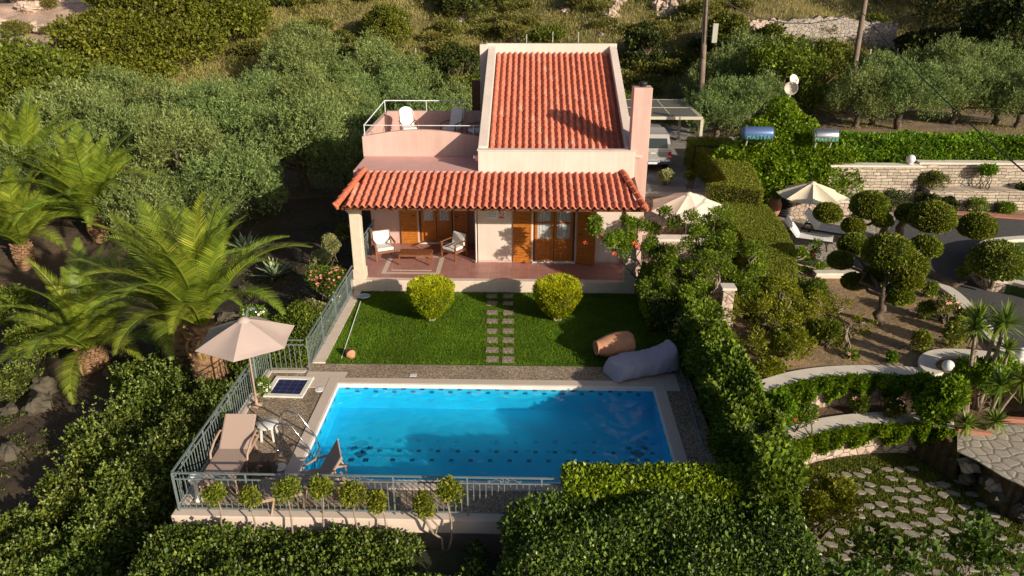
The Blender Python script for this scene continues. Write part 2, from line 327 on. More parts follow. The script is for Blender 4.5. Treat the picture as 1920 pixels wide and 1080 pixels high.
def lumpleaves(lumps, n, L, Wd, up=.4, rand=.7, inner=.55, squash=1, rng=RNG, zmin=None):
    """leaf quads in the shells of a set of ellipsoid lumps (cx,cy,cz,rx,ry,rz)"""
    lumps = np.array(lumps, float); w = (lumps[:, 3]*lumps[:, 5])**1.0; w = w/w.sum()
    idx = rng.choice(len(lumps), n, p=w); l = lumps[idx]
    d = unit(rng.normal(size=(n, 3))); d[:, 2] = np.where(rng.random(n) < .35, np.abs(d[:, 2]), d[:, 2])
    r = (rng.uniform(inner**2, 1, n))**.5
    # bumpy surface
    r = r*(1+.16*np.sin(d[:, 0]*7+idx)*np.sin(d[:, 1]*8+2*idx)*np.cos(d[:, 2]*6))
    P = l[:, :3]+d*l[:, 3:6]*r[:, None]
    D = unit(d+np.array([0, 0, up])+rng.normal(size=(n, 3))*rand)
    if zmin is not None:
        k = P[:, 2] > zmin; P, D = P[k], D[k]
    s = rng.uniform(.55, 1.0, len(P))*rng.choice([1, 1, 1.25, 1.6], len(P))
    return leafquads(P, D, L*s, Wd*s, rng=rng)
def limb(mb, a, b, r0, r1, wob=.1, n=7, seg=5):
    a, b = Vector(a), Vector(b); L = (b-a).length; pts = []; rs = []
    for i in range(seg+1):
        t = i/seg; p = a.lerp(b, t)
        if 0 < i < seg: p += Vector((random.uniform(-1, 1), random.uniform(-1, 1), random.uniform(-.4, .4)))*wob*L
        pts.append(p); rs.append(r0+(r1-r0)*t)
    mb.tube(pts, rs, n); return pts

# ================================================================== TERRAIN
def sst(a, b, x):
    t = np.clip((x-a)/(b-a), 0, 1); return t*t*(3-2*t)
W1 = [G(*p, .05) for p in ((1395, 760), (1415, 742), (1450, 727), (1500, 712), (1560, 703), (1630, 700), (1700, 702), (1768, 709))]
W2 = [G(*p, -.85) for p in ((1440, 868), (1462, 838), (1500, 820), (1560, 803), (1640, 793), (1720, 792), (1790, 805))]
EDGE2 = W2+[G(*p, -1.1) for p in ((1815, 868), (1870, 905), (1960, 955))]
def curve(pts, x): 
    a = np.array(sorted(pts)); return np.interp(x, a[:, 0], a[:, 1])
def nz2(x, y, s=1., o=0.):
    return (np.sin(x*1.3*s+y*.7*s+o)+np.sin(y*1.7*s-x*.9*s+1.3+o)+.5*np.sin(x*3.1*s+2*o)*np.cos(y*2.7*s))/2.5
def H(x, y):
    x = np.asarray(x, float); y = np.asarray(y, float)
    # left slope
    zl = -.75-.17*np.clip(-x-7.5, 0, 12)-.10*np.clip(17-y, 0, 9); zl = zl*(1-sst(24, 34, y))+(-.35)*sst(24, 34, y)
    # right garden with its steps
    y1 = curve(W1, x)+.22; y2 = curve(EDGE2, x)+.20
    y1 = np.where(x > W1[-1][0], 17.8+(x-W1[-1][0])*.05, y1)
    zr = np.where(y > y1, 0., np.where(y > y2, -.92, -1.8))
    zr = np.where((x > 3.3) & (y > 34), zr+.6*sst(34, 35.5, y)*1., zr)
    zr = np.where(x > 10, np.maximum(zr, zr+1.1*sst(33.2, 36, y)), zr)
    z = np.where(x < -5.4, zl, zr)
    t = sst(26, 34, y)                                      # behind the house: blend across
    zb = -.35+.95*sst(-6, 4, x)+1.1*sst(9, 13, x)
    z = np.where(y > 34, z*(1-sst(34, 36, y))+zb*sst(34, 36, y), z)
    z = np.where(y < 11.6, np.where(x < 5.2, -2.2, -1.8), z)
    # under the deck, lawn and house
    ins = (x > -6.75) & (x < 4.6) & (y > 11.75) & (y < 33.0) & ~((x < -5.5) & (y > 17.2))
    z = np.where(ins, -2.4, z)
    # hillside
    s0 = 47+2.5*nz2(x*.12, y*.05); hill = .30*np.clip(y-s0, 0, 16)+.36*np.clip(y-s0-16, 0, 60)+.42*np.clip(y-s0-76, 0, 160)
    hill *= 1-.30*sst(-24, -36, x); hill += .012*np.clip(y-60, 0, 300)*0
    z = z+hill+np.where(y > 44, .35*nz2(x*.5, y*.5)*sst(44, 50, y)+sst(60, 100, y)*2*nz2(x*.09, y*.11, 1, 3), 0)
    z += .05*nz2(x*1.9, y*1.9)*np.where(x < -7, 1.5, .5)*np.where((y > 34) | (x < -6.9), 1, 0)
    return z
def Hs(x, y): return float(H(np.array([x]), np.array([y]))[0])
def terrain():
    gx = np.concatenate([np.linspace(-420, -40, 26)[:-1], np.linspace(-40, -16, 41)[:-1], np.linspace(-16, 18, 261)[:-1], np.linspace(18, 45, 46)[:-1], np.linspace(45, 420, 26)])
    gy = np.concatenate([np.linspace(-60, 6, 12)[:-1], np.linspace(6, 36, 221)[:-1], np.linspace(36, 90, 91)[:-1], np.linspace(90, 420, 40)])
    X, Y = np.meshgrid(gx, gy); Z = H(X, Y); V = np.stack([X, Y, Z], -1).reshape(-1, 3); w = len(gx)
    I = np.arange(len(gy)*w).reshape(len(gy), w); Q = np.stack([I[:-1, :-1], I[:-1, 1:], I[1:, 1:], I[1:, :-1]], -1).reshape(-1, 4)
    x, y = V[:, 0], V[:, 1]; C = np.zeros((len(V), 4)); C[:, 3] = 1
    def setc(k, c): C[k, :3] = c
    setc(x == x, (.075, .052, .032))
    setc((x > 4.6) & (y < 34), (.30, .21, .12)); setc((x > 4.6) & (y < curve(W1, x)), (.13, .085, .05))
    setc((x > 4.6) & (y < curve(EDGE2, x)), (.085, .085, .03))
    setc((y > 34), (.17, .12, .075)); setc((y > 34) & (x > 2), (.21, .16, .10)); setc((y > 46), (.20, .165, .08))
    setc((x < -28) & (y > 62), (.48, .35, .28)); setc((y > 90) & (x > -20), (.16, .14, .07))
    m, n, b = newmat('earth_and_dry_ground'); at = nd(n, 'ShaderNodeAttribute', attribute_name='zc')
    c1 = mixc(n, 1., at.outputs['Color'], ramp(n, noise(n, .7, 8, .65), [(.3, (.55, .55, .5)), (.5, (1, 1, 1)), (.75, (1.5, 1.4, 1.3))]), 'MULTIPLY')
    c2 = mixc(n, 1., c1, ramp(n, noise(n, 9, 8, .7), [(.3, (.6, .6, .6)), (.7, (1.35, 1.3, 1.25))]), 'MULTIPLY')
    n.links.new(c2, b.inputs['Base Color']); b.inputs['Roughness'].default_value = .95; bump(n, b, noise(n, 6, 8, .7), .8, .08)
    o = npmesh('ground', V, Q, m, smooth=False, attr=[('zc', 'POINT', 'FLOAT_COLOR', C)]); tag(o, kind='structure')
terrain()

# ================================================================== POOL DECK, LAWN, PATHS
DX0, DX1, DY0 = -6.95, 4.2, 11.6
PX0, PX1, PY0, PY1 = -4.87, 3.22, 12.78, 16.68
mb = MB()
cw = .27
for b_ in ((DX0+.22, PX0-cw, DY0+.22, 17.7), (PX1+cw, DX1, DY0+.22, 17.7), (PX0-cw, PX1+cw, DY0+.22, PY0-cw), (PX0-cw, PX1+cw, PY1+cw, 17.7)):
    mb.box(b_[0], b_[1], b_[2], b_[3], -.5, 0)
tag(mb.build('pool_deck', 'aggr'), kind='structure')
mb = MB(); mb.box(DX0, DX1, DY0, DY0+.22, -.32, .012); mb.box(DX0, DX0+.22, DY0+.22, 17.35, -.32, .012); mb.box(DX0+.22, -5.85, 17.35-.16, 17.35, -.30, .010)
tag(mb.build('deck_kerb', 'kerb', bevel=.02), kind='structure')
mb = MB(); mb.box(DX0+.5, DX1, DY0+.5, DY0+.7, -2.6, -.51); mb.box(DX0+.5, DX0+.7, DY0+.7, 17.3, -2.6, -.51)
tag(mb.build('deck_retaining_wall', 'kerb'), kind='structure')
mb = MB(); mb.box(-5.83, -5.45, 17.72, 22.5, -.6, .03); tag(mb.build('lawn_side_kerb', 'kerb', bevel=.015), kind='structure')
# beige panels at the pool corners
mb = MB(); mb.box(-5.78, PX0-cw, 16.45, 17.25, .002, .014); mb.box(PX0-cw, -4.75, PY1+cw, 17.25, .002, .014)
mb.box(PX1+cw, 3.85, 16.5, 17.35, .002, .014); mb.box(2.6, PX1+cw, PY1+cw, 17.35, .002, .014); tag(mb.build('deck_corner_paving', 'coping'), kind='structure')
# lawn: base sheet and blades
gb = mat('lawn_turf', (.045, .105, .012), (.03, .075, .008), 2.5, .95, bs=.6, bscale=60)
mb = MB(); mb.box(-5.44, 4.3, 17.72, 22.5, -.4, .0); tag(mb.build('lawn_ground', gb), kind='structure')
def blades(n, x0, x1, y0, y1, h, w, z, m, name, mask=None, label=None, lean=.5):
    P = np.stack([RNG.uniform(x0, x1, n), RNG.uniform(y0, y1, n), np.zeros(n)], 1)
    if mask is not None: P = P[mask(P[:, 0], P[:, 1])]
    P[:, 2] = z(P[:, 0], P[:, 1]) if callable(z) else z
    n = len(P); D = np.stack([RNG.normal(0, lean, n), RNG.normal(0, lean, n), np.ones(n)], 1); s = RNG.uniform(.6, 1.3, n)
    V, Q = leafquads(P, D, h*s, w*s, .1); o = npmesh(name, V, Q, m); tag(o, label, 'grass', kind='stuff'); return o
SP = []
for k, (yy, xa, xb) in enumerate(((18.01, -.96, -.53), (18.53, -.99, -.55), (19.13, -1.02, -.56), (19.71, -1.05, -.58), (20.37, -1.08, -.60), (20.96, -1.11, -.61), (21.62, -1.14, -.63), (22.2, -1.17, -.65))):
    SP += [(xa, yy+random.uniform(-.02, .02)), (xb, yy+random.uniform(-.02, .02))]
def lawnmask(x, y):
    k = np.ones(len(x), bool)
    for a, b in SP: k &= ~((abs(x-a) < .165) & (abs(y-b) < .15))
    return k
blades(170000, -5.44, 4.3, 17.72, 22.5, .055, .012, 0, LM['grass'], 'lawn_grass', lawnmask, 'short green mown lawn grass between the pool deck and the porch')
for k, (a, b) in enumerate(SP):
    mb = MB(); hx, hy = random.uniform(.155, .18), random.uniform(.145, .165)
    mb.prism([(-hx, -hy), (hx*.96, -hy*1.02), (hx, hy*.97), (-hx*1.02, hy)], 0, .035)
    o = mb.build('paving_stone', 'stonepath', bevel=.008); o.location = (a, b, 0); o.rotation_euler.z = random.uniform(-.05, .05)
    side = 'left' if k % 2 == 0 else 'right'; row = k//2
    tag(o, f'square pebbled stepping stone, {side} column, {["nearest the pool deck","second from the pool deck","third from the pool deck","fourth from the pool deck","fourth from the porch","third from the porch","second from the porch","nearest the porch"][row]}', 'stepping stone', 'stepping stones across the lawn')

# ================================================================== SWIMMING POOL
pool = empty('swimming_pool', ((PX0+PX1)/2, (PY0+PY1)/2, 0), 0, 'rectangular blue swimming pool with beige coping in front of the villa', 'pool')
PO = Vector(pool.location); TP = Matrix.Translation(-PO)
zf = -.72
m, n, b = newmat('pool_blue_plaster'); c = ramp(n, noise(n, 2.2, 3), [(.3, (.015, .53, .86)), (.7, (.03, .62, .92))]); n.links.new(c, b.inputs['Base Color']); b.inputs['Roughness'].default_value = .5
M['basin'] = m
mb = MB()
def wallp(a, b_): 
    mb.add([(a[0], a[1], zf), (b_[0], b_[1], zf), (b_[0], b_[1], -.06), (a[0], a[1], -.06)], [(0, 1, 2, 3)])
wallp((PX0, PY0), (PX0, PY1)); wallp((PX0, PY1), (PX1, PY1)); wallp((PX1, PY1), (PX1, PY0)); wallp((PX1, PY0), (PX0, PY0))
mb.add([(PX0, PY0, zf), (PX1, PY0, zf), (PX1, PY1, zf), (PX0, PY1, zf)], [(0, 1, 2, 3)])
basin = mb.build('basin', M['basin'], pool, T=TP)
mb = MB()
for a in ((PX0-cw, PX0, PY0-cw, PY1+cw), (PX1, PX1+cw, PY0-cw, PY1+cw), (PX0, PX1, PY0-cw, PY0), (PX0, PX1, PY1, PY1+cw)): mb.box(*a, -.055, .022)
mb.build('coping', 'coping', pool, bevel=.012, T=TP)
mb = MB(); e = .035
for a in ((PX0, PX0+e, PY0+e, PY1-e), (PX1-e, PX1, PY0+e, PY1-e), (PX0, PX1, PY0, PY0+e), (PX0, PX1, PY1-e, PY1)): mb.box(*a, -.10, .014)
mb.build('pool_lip', 'copew', pool, bevel=.006, T=TP)
mt = mat('navy_mosaic', (.006, .015, .09), None, 5, .3)
mb = MB(); t = .055
nx = 16
for i in range(nx*2):                                    # checker under the far waterline
    x = PX0+.25+i*(PX1-PX0-.4)/(nx*2); zz = -.135 if i % 2 == 0 else -.225
    mb.box(x-t, x+t, PY1-.006, PY1-.001, zz-.03, zz+.03)
for i in range(16):
    y = PY0+.2+i*.235; zz = -.15 if i % 2 else -.24
    mb.box(PX1-.006, PX1-.001, y-t, y+t, zz-.03, zz+.03); mb.box(PX0+.001, PX0+.006, y-t, y+t, zz-.03, zz+.03)
def dia(x, y, r):
    mb.add([(x-r, y, zf+.004), (x, y-r, zf+.004), (x+r, y, zf+.004), (x, y+r, zf+.004)], [(0, 1, 2, 3)])
def sqr(x, y, r):
    mb.add([(x-r, y-r, zf+.004), (x+r, y-r, zf+.004), (x+r, y+r, zf+.004), (x-r, y+r, zf+.004)], [(0, 1, 2, 3)])
for i in range(15):                                      # two staggered rows of squares along the near part of the floor
    x_, y_, _ = G(712+i*36.5, 845+i*.35, zf); sqr(x_, y_, .052)
    x_, y_, _ = G(700+i*36.5, 862+i*.3, zf); 
    if 0 < i < 14: sqr(x_, y_, .052)
for px_ in (676, 1197):
    x_, y_, _ = G(px_, 851, zf); dia(x_, y_, .17)
    for a_, c_ in ((-.17, -.24), (.17, -.24), (-.2, .22), (.18, .24)): sqr(x_+a_, y_+c_, .065)
mb.build('mosaic_pattern', mt, pool, T=TP)
# water surface as real ripples
nxw, nyw = 360, 180
X, Y = np.meshgrid(np.linspace(PX0+.001, PX1-.001, nxw), np.linspace(PY0+.001, PY1-.001, nyw)); Z = np.zeros_like(X)
for k in range(34):
    a = RNG.uniform(0, 2*PI); lam = RNG.uniform(.16, .75); am = .0016*(lam/.4)**1.3; Z += am*np.sin((X*math.cos(a)+Y*math.sin(a))*2*PI/lam+RNG.uniform(0, 6.3)+1.2*np.sin(X*.8+Y*.6+k))
act = .55+.75*np.exp(-((X+2.6)/2.8)**2)
Z = -.105+Z*act
I = np.arange(nxw*nyw).reshape(nyw, nxw); Q = np.stack([I[:-1, :-1], I[:-1, 1:], I[1:, 1:], I[1:, :-1]], -1).reshape(-1, 4)
m, n, b = newmat('pool_water')
tr_ = nd(n, 'ShaderNodeBsdfTransparent'); tr_.inputs[0].default_value = (.72, .97, 1, 1); rf = nd(n, 'ShaderNodeBsdfRefraction'); rf.inputs['IOR'].default_value = 1.33; rf.inputs['Roughness'].default_value = 0; rf.inputs[0].default_value = (.72, .97, 1, 1)
gl_ = nd(n, 'ShaderNodeBsdfGlossy'); gl_.inputs['Roughness'].default_value = .16; ge_ = nd(n, 'ShaderNodeNewGeometry'); dt = nd(n, 'ShaderNodeVectorMath', operation='DOT_PRODUCT'); n.links.new(ge_.outputs['Normal'], dt.inputs[0]); n.links.new(ge_.outputs['Incoming'], dt.inputs[1])
ab = nd(n, 'ShaderNodeMath', operation='ABSOLUTE'); n.links.new(dt.outputs['Value'], ab.inputs[0]); om = nd(n, 'ShaderNodeMath', operation='SUBTRACT'); om.inputs[0].default_value = 1; n.links.new(ab.outputs[0], om.inputs[1])
pw = nd(n, 'ShaderNodeMath', operation='POWER'); n.links.new(om.outputs[0], pw.inputs[0]); pw.inputs[1].default_value = 5; fr_n = nd(n, 'ShaderNodeMath', operation='MULTIPLY_ADD'); n.links.new(pw.outputs[0], fr_n.inputs[0]); fr_n.inputs[1].default_value = .98; fr_n.inputs[2].default_value = .02
m1 = nd(n, 'ShaderNodeMixShader'); m1.inputs[0].default_value = .28; n.links.new(tr_.outputs[0], m1.inputs[1]); n.links.new(rf.outputs[0], m1.inputs[2])
m2 = nd(n, 'ShaderNodeMixShader'); n.links.new(fr_n.outputs[0], m2.inputs[0]); n.links.new(m1.outputs[0], m2.inputs[1]); n.links.new(gl_.outputs[0], m2.inputs[2]); n.links.new(m2.outputs[0], n.nodes['Material Output'].inputs[0])
M['water'] = m
wat = npmesh('water_surface', np.stack([X, Y, Z], -1).reshape(-1, 3)-np.array(PO), Q, m, pool, True)

# foot bath by the umbrella
fb = empty('foot_bath', (-6.05, 16.45, 0), 0, 'small square foot bath with pale rim and navy tiles beside the umbrella', 'foot bath')
cx0, cx1, cy0, cy1 = -.40, .40, -.42, .42
mb = MB()
for a in ((-.50, .50, -.50, -.36), (-.50, .50, .36, .50), (-.50, -.38, -.36, .36), (.38, .50, -.36, .36)): mb.box(*a, .002, .045)
mb.build('rim', 'copew', fb, bevel=.012)
m, n, b = newmat('navy_square_tiles'); tc = nd(n, 'ShaderNodeTexCoord'); t = nd(n, 'ShaderNodeTexBrick'); t.offset = 0; t.inputs['Scale'].default_value = 1
t.inputs['Brick Width'].default_value = .19; t.inputs['Row Height'].default_value = .19; t.inputs['Mortar Size'].default_value = .004
t.inputs['Color1'].default_value = rgba((.012, .012, .06)); t.inputs['Color2'].default_value = rgba((.02, .015, .07)); t.inputs['Mortar'].default_value = rgba((.10, .12, .25))
n.links.new(tc.outputs['Object'], t.inputs['Vector']); n.links.new(t.outputs[0], b.inputs['Base Color']); b.inputs['Roughness'].default_value = .25
MB().box(-.38, .38, -.36, .36, .001, .02).build('tiled_floor', m, fb)
fb.rotation_euler.z = -.03

def ladder():
    r = empty('pool_ladder', (PX0-.25, 14.05, 0), 0, 'polished steel pool ladder with two curved handrails on the left edge', 'pool ladder')
    for yy in (-.25, .25):
        pts = [(-.42, yy, 0), (-.42, yy, .55)]+[(-.42+.17-.17*math.cos(a), yy, .55+.17*math.sin(a)*.9) for a in (.5, 1., 1.57)]+[(-.02, yy, .62), (.30, yy, .05), (.38, yy, -.3), (.38, yy, -.66)]
        MB().tube(pts, .02, 10).build('handrail', 'chrome', r)
        MB().lathe([(.045, .0), (.05, .012), (.03, .03), (.021, .035)], (-.42, yy, .003), 12).build('flange', 'chrome', r)
    for z in (-.30, -.5): MB().box(.34, .42, -.25, .25, z-.015, z+.015).build('step', 'chrome', r)
ladder()

# ================================================================== VILLA
villa = empty('villa', (0, 24, 0), 0, 'pink and cream villa with terracotta roofs, porch and tall chimney behind the lawn', 'house')
TV = Matrix.Translation((0, -24, 0))
def V_(mbx, name, m, bevel=0, parent=None): return mbx.build(name, m, parent or villa, bevel, T=TV if parent is None else None)
V_(MB().box(-5.78, 3.55, 22.52, 33.5, -2.5, .40-.03), 'foundation', 'kerb')
V_(MB().box(-5.80, 3.55, 22.50, 22.74, -.3, .403), 'porch_step', 'kerb', .02)
V_(MB().box(-5.77, 3.52, 22.74, 26.0, .36, .40), 'porch_floor', 'tiles')
mb = MB()                                                # pale inlay border in the floor
for a in ((-4.9, -2.95, 23.1, 23.2), (-4.9, -2.95, 24.6, 24.7), (-4.9, -4.75, 23.2, 24.6), (-3.10, -2.95, 23.2, 24.6), (-4.6, -3.25, 23.34, 23.42)): mb.box(*a, .401, .405)
V_(mb, 'floor_inlay', 'coping')
def openwall(x0, x1, y0, y1, z0, z1, ops):
    """wall along X with rectangular openings (xa, xb, za, zb)"""
    mb = MB(); xs = sorted(ops); cx = x0
    for xa, xb, za, zb in xs:
        mb.box(cx, xa, y0, y1, z0, z1)
        if za > z0: mb.box(xa, xb, y0, y1, z0, za)
        if zb < z1: mb.box(xa, xb, y0, y1, zb, z1)
        cx = xb
    mb.box(cx, x1, y0, y1, z0, z1); return mb
V_(openwall(-1.74, 3.37, 24.2, 24.5, .36, 3.5, [(.14, 1.55, .40, 2.62)]), 'front_wall', 'cream', .01)
V_(openwall(-5.72, -1.74, 26.0, 26.3, .36, 3.35, [(-4.0, -2.75, .40, 2.62)]), 'recess_wall', 'pink')
V_(MB().box(-1.74, -1.6, 24.5, 26.0, .36, 3.3), 'recess_side_wall', 'pink')
V_(MB().box(-1.738, 3.36, 24.185, 24.2, .40, .47), 'skirting', 'pink')
V_(MB().box(-5.70, -5.55, 26.3, 33, -.4, 3.35).box(-5.55, -1.67, 32.8, 33, -.4, 3.35), 'rear_walls', 'pink')
V_(MB().box(3.22, 3.40, 24.5, 31.6, -.4, 4.2), 'east_wall', 'pink')
# flat pink roof over the recess and terrace
V_(MB().box(-5.76, -1.67, 24.0, 26.0, 3.32, 3.64), 'flat_roof', 'pinkroof', .02)
V_(MB().box(-5.80, -1.67, 26.15, 30.2, 3.32, 3.66), 'terrace_floor', 'pinkroof')
# terrace parapet: front with a gentle arch
def archwall(x0, x1, y0, y1, z0, zt, rise):
    mb = MB(); n = 16; top = [(x0+(x1-x0)*i/n, zt+rise*math.sin(PI*min(1, (i/n)*1.02))) for i in range(n+1)]
    v = []; f = []
    for y in (y0, y1):
        v += [(x, y, z0) for x, _ in top]+[(x, y, z) for x, z in top]
    k = n+1
    for i in range(n):
        f += [(i, i+1, k+i+1, k+i), (2*k+i+1, 2*k+i, 3*k+i, 3*k+i+1), (k+i, k+i+1, 3*k+i+1, 3*k+i)]
    f += [(0, k, 3*k, 2*k), (n, 2*k+n, 3*k+n, k+n)]
    return mb.add(v, f)
V_(archwall(-5.82, -1.67, 26.0, 26.15, 3.3, 4.32, .24), 'terrace_front_parapet', 'pink')
V_(MB().box(-5.82, -5.67, 26.15, 30.2, 3.3, 4.36), 'terrace_side_parapet', 'pink')
V_(archwall(-5.67, -2.55, 30.05, 30.2, 3.6, 4.44, .02), 'terrace_rear_parapet', 'pink')
V_(MB().box(-2.55, -1.67, 29.2, 29.35, 3.6, 4.62), 'stair_wall', 'pink', .02)
# terrace rail
tr = MB(); zt = 4.70
tr.tube([(-5.74, 26.07, zt), (-1.67, 26.07, zt)], .016); tr.tube([(-5.74, 26.07, zt), (-5.74, 30.12, zt+.15), (-2.55, 30.12, zt+.15)], .022)
for x, y in ((-5.74, 26.07), (-1.95, 26.07), (-5.74, 30.12), (-4.1, 30.12), (-2.6, 30.12)): tr.tube([(x, y, 4.25), (x, y, zt+(.15 if y > 27 else 0))], .018)
V_(tr, 'terrace_rail', 'rail')
# upper block: roof in a cream parapet tray
BX0, BX1, BY0, BY1 = -1.67, 3.37, 24.0, 31.2
zf0, zb0 = 4.32, 6.80; slope = (zb0-zf0)/(BY1-BY0)
V_(MB().box(BX0, BX1, BY0, BY0+.22, 3.2, zf0), 'front_parapet', 'cream', .015)
V_(MB().box(BX0-.03, BX1+.03, BY0-.03, BY0+.25, zf0, zf0+.035), 'parapet_coping', 'cream', .01)
def gable(x0, x1):
    mb = MB(); ya, yb = BY0+.22, BY1
    za = zf0+.02+.22*slope; pts = [(ya, 2.8), (yb, 2.8), (yb, zb0+.02), (ya, za)]
    v = [(x, p[0], p[1]) for x in (x0, x1) for p in pts]
    return mb.add(v, [(0, 3, 2, 1), (4, 5, 6, 7), (0, 1, 5, 4), (1, 2, 6, 5), (2, 3, 7, 6), (3, 0, 4, 7)])
V_(gable(BX0, BX0+.30), 'left_gable_parapet', 'cream', .01); V_(gable(BX1-.27, BX1), 'right_gable_parapet', 'cream', .01)
V_(MB().box(BX0-.10, BX1+.02, BY1, BY1+.22, 2.8, zb0+.10), 'rear_parapet', 'cream', .015)
V_(MB().box(BX0-.34, BX0-.01, BY1-.2, BY1+.1, 3.6, zb0+.08), 'rear_buttress', 'cream', .01)
V_(MB().box(-2.3, -1.98, 30.3, 30.5, 3.66, 5.6), 'brown_stair_door', 'wooddark')
# gargoyle spout
V_(MB().box(BX0-.16, BX0, 24.15, 24.3, 4.02, 4.12).box(BX0-.10, BX0, 24.16, 24.28, 3.95, 4.02), 'water_spout', 'cream', .01)
V_(MB().box(BX1, BX1+.22, 24.0, 24.15, 4.12, 4.20), 'water_spout', 'cream', .01)
# chimney
ch = V_(MB().box(3.22, 3.80, 24.06, 24.64, -.4, 6.30), 'chimney', 'pink', .015)
cw_ = MB().lathe([(.11, 0), (.11, .07), (.14, .09), (.14, .13), (.08, .16), (.001, .16)], (3.53, 24.35-24, 6.30), 14).build('chimney_cowl', 'dark', ch)
def tileroof(name, x0, x1, y0, y1, z0, z1, parent, trim=None, colw=.218, rowl=.37, dirx=False, T=TV):
    """barrel tiles rising from y0 to y1; each tile is its own curved shell"""
    L = math.hypot(y1-y0, z1-z0); nr = max(1, round(L/rowl)); nc = max(1, round((x1-x0)/colw)); cw_ = (x1-x0)/nc
    Ss = 12; prof = []
    for k in range(Ss+1):
        u = k/Ss
        prof.append((u, .072*math.sin(PI*u/.62) if u < .62 else -.026*math.sin(PI*(u-.62)/.38)))
    uy, uz = (y1-y0)/L, (z1-z0)/L; Vs = []; Qs = []; tv = []; k0 = 0
    for r in range(nr):
        for c in range(nc):
            s0, s1 = r*L/nr-.02, (r+1)*L/nr+.03
            if trim and trim((r+.5)/nr, x0+(c+.5)*cw_): continue
            jx, jz, val = random.uniform(-.004, .004), random.uniform(-.004, .005), random.random()
            for s, lift in ((s0, -.01), (s0, .028), (s1, .0)):
                for u, h in prof:
                    hh = (h+lift+jz) if lift != -.01 else h+.002+jz
                    Vs.append((x0+(c+u)*cw_+jx, y0+uy*s-uz*hh, z0+uz*s+uy*hh))
            for a in range(2):
                for k in range(Ss):
                    i = k0+a*(Ss+1)+k; Qs.append((i, i+1, i+Ss+2, i+Ss+1)); tv.append(val)
            k0 += 3*(Ss+1)
    V = np.array(Vs)
    if dirx: V = np.stack([dirx(V[:, 0], V[:, 1])[0], dirx(V[:, 0], V[:, 1])[1], V[:, 2]], 1)
    V = V+np.array(T.translation)
    return npmesh(name, V, Qs, M['rooftile'], parent, True, [('tv', 'FACE', 'FLOAT', tv)])
tileroof('main_roof_tiles', BX0+.34, BX1-.27, BY0+.22, BY1, zf0-.26, zb0-.28, villa)
V_(MB().add([(BX0+.3, BY0+.2, zf0-.32), (BX1-.25, BY0+.2, zf0-.32), (BX1-.25, BY1, zb0-.34), (BX0+.3, BY1, zb0-.34)], [(0, 1, 2, 3)]), 'roof_underlay', 'beam')
# porch roof with two small hips
EZ, RZ = 3.13, 3.58; EY, RY = 21.72, 24.0; HX0, HX1 = -5.76, 3.40; hip = .40
V_(MB().add([(HX0+.1, EY+.05, EZ-.02), (HX1-.1, EY+.05, EZ-.02), (HX1-hip, RY, RZ-.05), (HX0+.36, RY, RZ-.05)], [(0, 1, 2, 3)]), 'porch_roof_boards', 'beam')
def trimL(t, x): return (x < HX0+.10+t*.34) or (x > HX1-.06-t*.38)
tileroof('porch_roof_tiles', HX0, HX1, EY, RY, EZ, RZ, villa, trimL)
def hipside(xe, xr, sgn, name):                          # the short side slopes
    L0 = RY+.05-EY
    fx = lambda a, b_: ((xe+(b_-EY)*sgn*(abs(xr-xe)/(RY-EY))), a)
    def trim(t, yy): return yy < EY+.1+t*(RY-EY)*.9
    return tileroof(name, EY+.05, RY+.1, EY, RY, EZ-.02, RZ-.06, villa, trim, dirx=fx)
hipside(HX0-.02, HX0+.36, 1, 'left_hip_tiles'); hipside(HX1+.06, HX1-.40, -1, 'right_hip_tiles')
def ridge(a, b_, name):
    mb = MB(); a, b_ = Vector(a), Vector(b_); n = 6
    for i in range(n):
        p, q = a.lerp(b_, i/n-.01), a.lerp(b_, (i+1)/n+.03); mb.tube([p+Vector((0, 0, .02)), q], [.105, .085], 12)
    V_(mb, name, M['ridge'])
M['ridge'] = mat('ridge_tile_clay', (.58, .17, .09), (.46, .11, .055), 5, .8, bs=.2)
ridge((HX0-.03, EY-.05, EZ+.07), (HX0+.36, RY, RZ+.08), 'left_ridge_cap'); ridge((HX1+.03, EY-.05, EZ+.07), (HX1-.40, RY, RZ+.08), 'right_ridge_cap')
V_(MB().tube([(HX0-.10, EY-.16, EZ+.16), (HX0-.02, EY-.05, EZ+.05), (HX0-.02, EY-.02, EZ-.06)], [.03, .08, .05], 8), 'ridge_finial', M['ridge'])
V_(MB().tube([(HX1+.12, EY-.14, EZ+.0), (HX1+.02, EY-.04, EZ+.08), (HX1-.05, EY+.05, EZ+.08)], [.06, .10, .09], 8), 'ridge_finial', M['ridge'])
# porch timber
V_(MB().box(-5.72, 3.50, 22.42, 22.62, 2.84, 3.04), 'porch_beam', 'beam', .01)
V_(MB().box(-5.72, 3.50, 21.90, 21.96, 2.97, 3.09), 'eave_board', 'wooddark')
for i in range(20):
    x = -5.55+i*.47; V_(MB().bar((x, 21.85, 3.03), (x, 24.1, 3.44), .07, .08), 'rafter', 'wooddark')
def column(x, y):
    mb = MB(); w = .17
    mb.box(x-w, x+w, y-w, y+w, .40, 2.66); cm = V_(mb, 'column', 'sand', .02)
    MB().box(x-.20, x+.20, y-.20-24, y+.20-24, .40, .75).build('column_base', 'sand', cm, .015)
    q = MB()
    for a, z0, z1 in ((.185, 2.24, 2.28), (.21, 2.28, 2.34), (.25, 2.34, 2.44)): q.box(x-a, x+a, y-a-24, y+a-24, .40+z0, .40+z1)
    q.build('column_capital', 'sand', cm, .012)
column(-5.50, 22.72); column(3.25, 22.72)
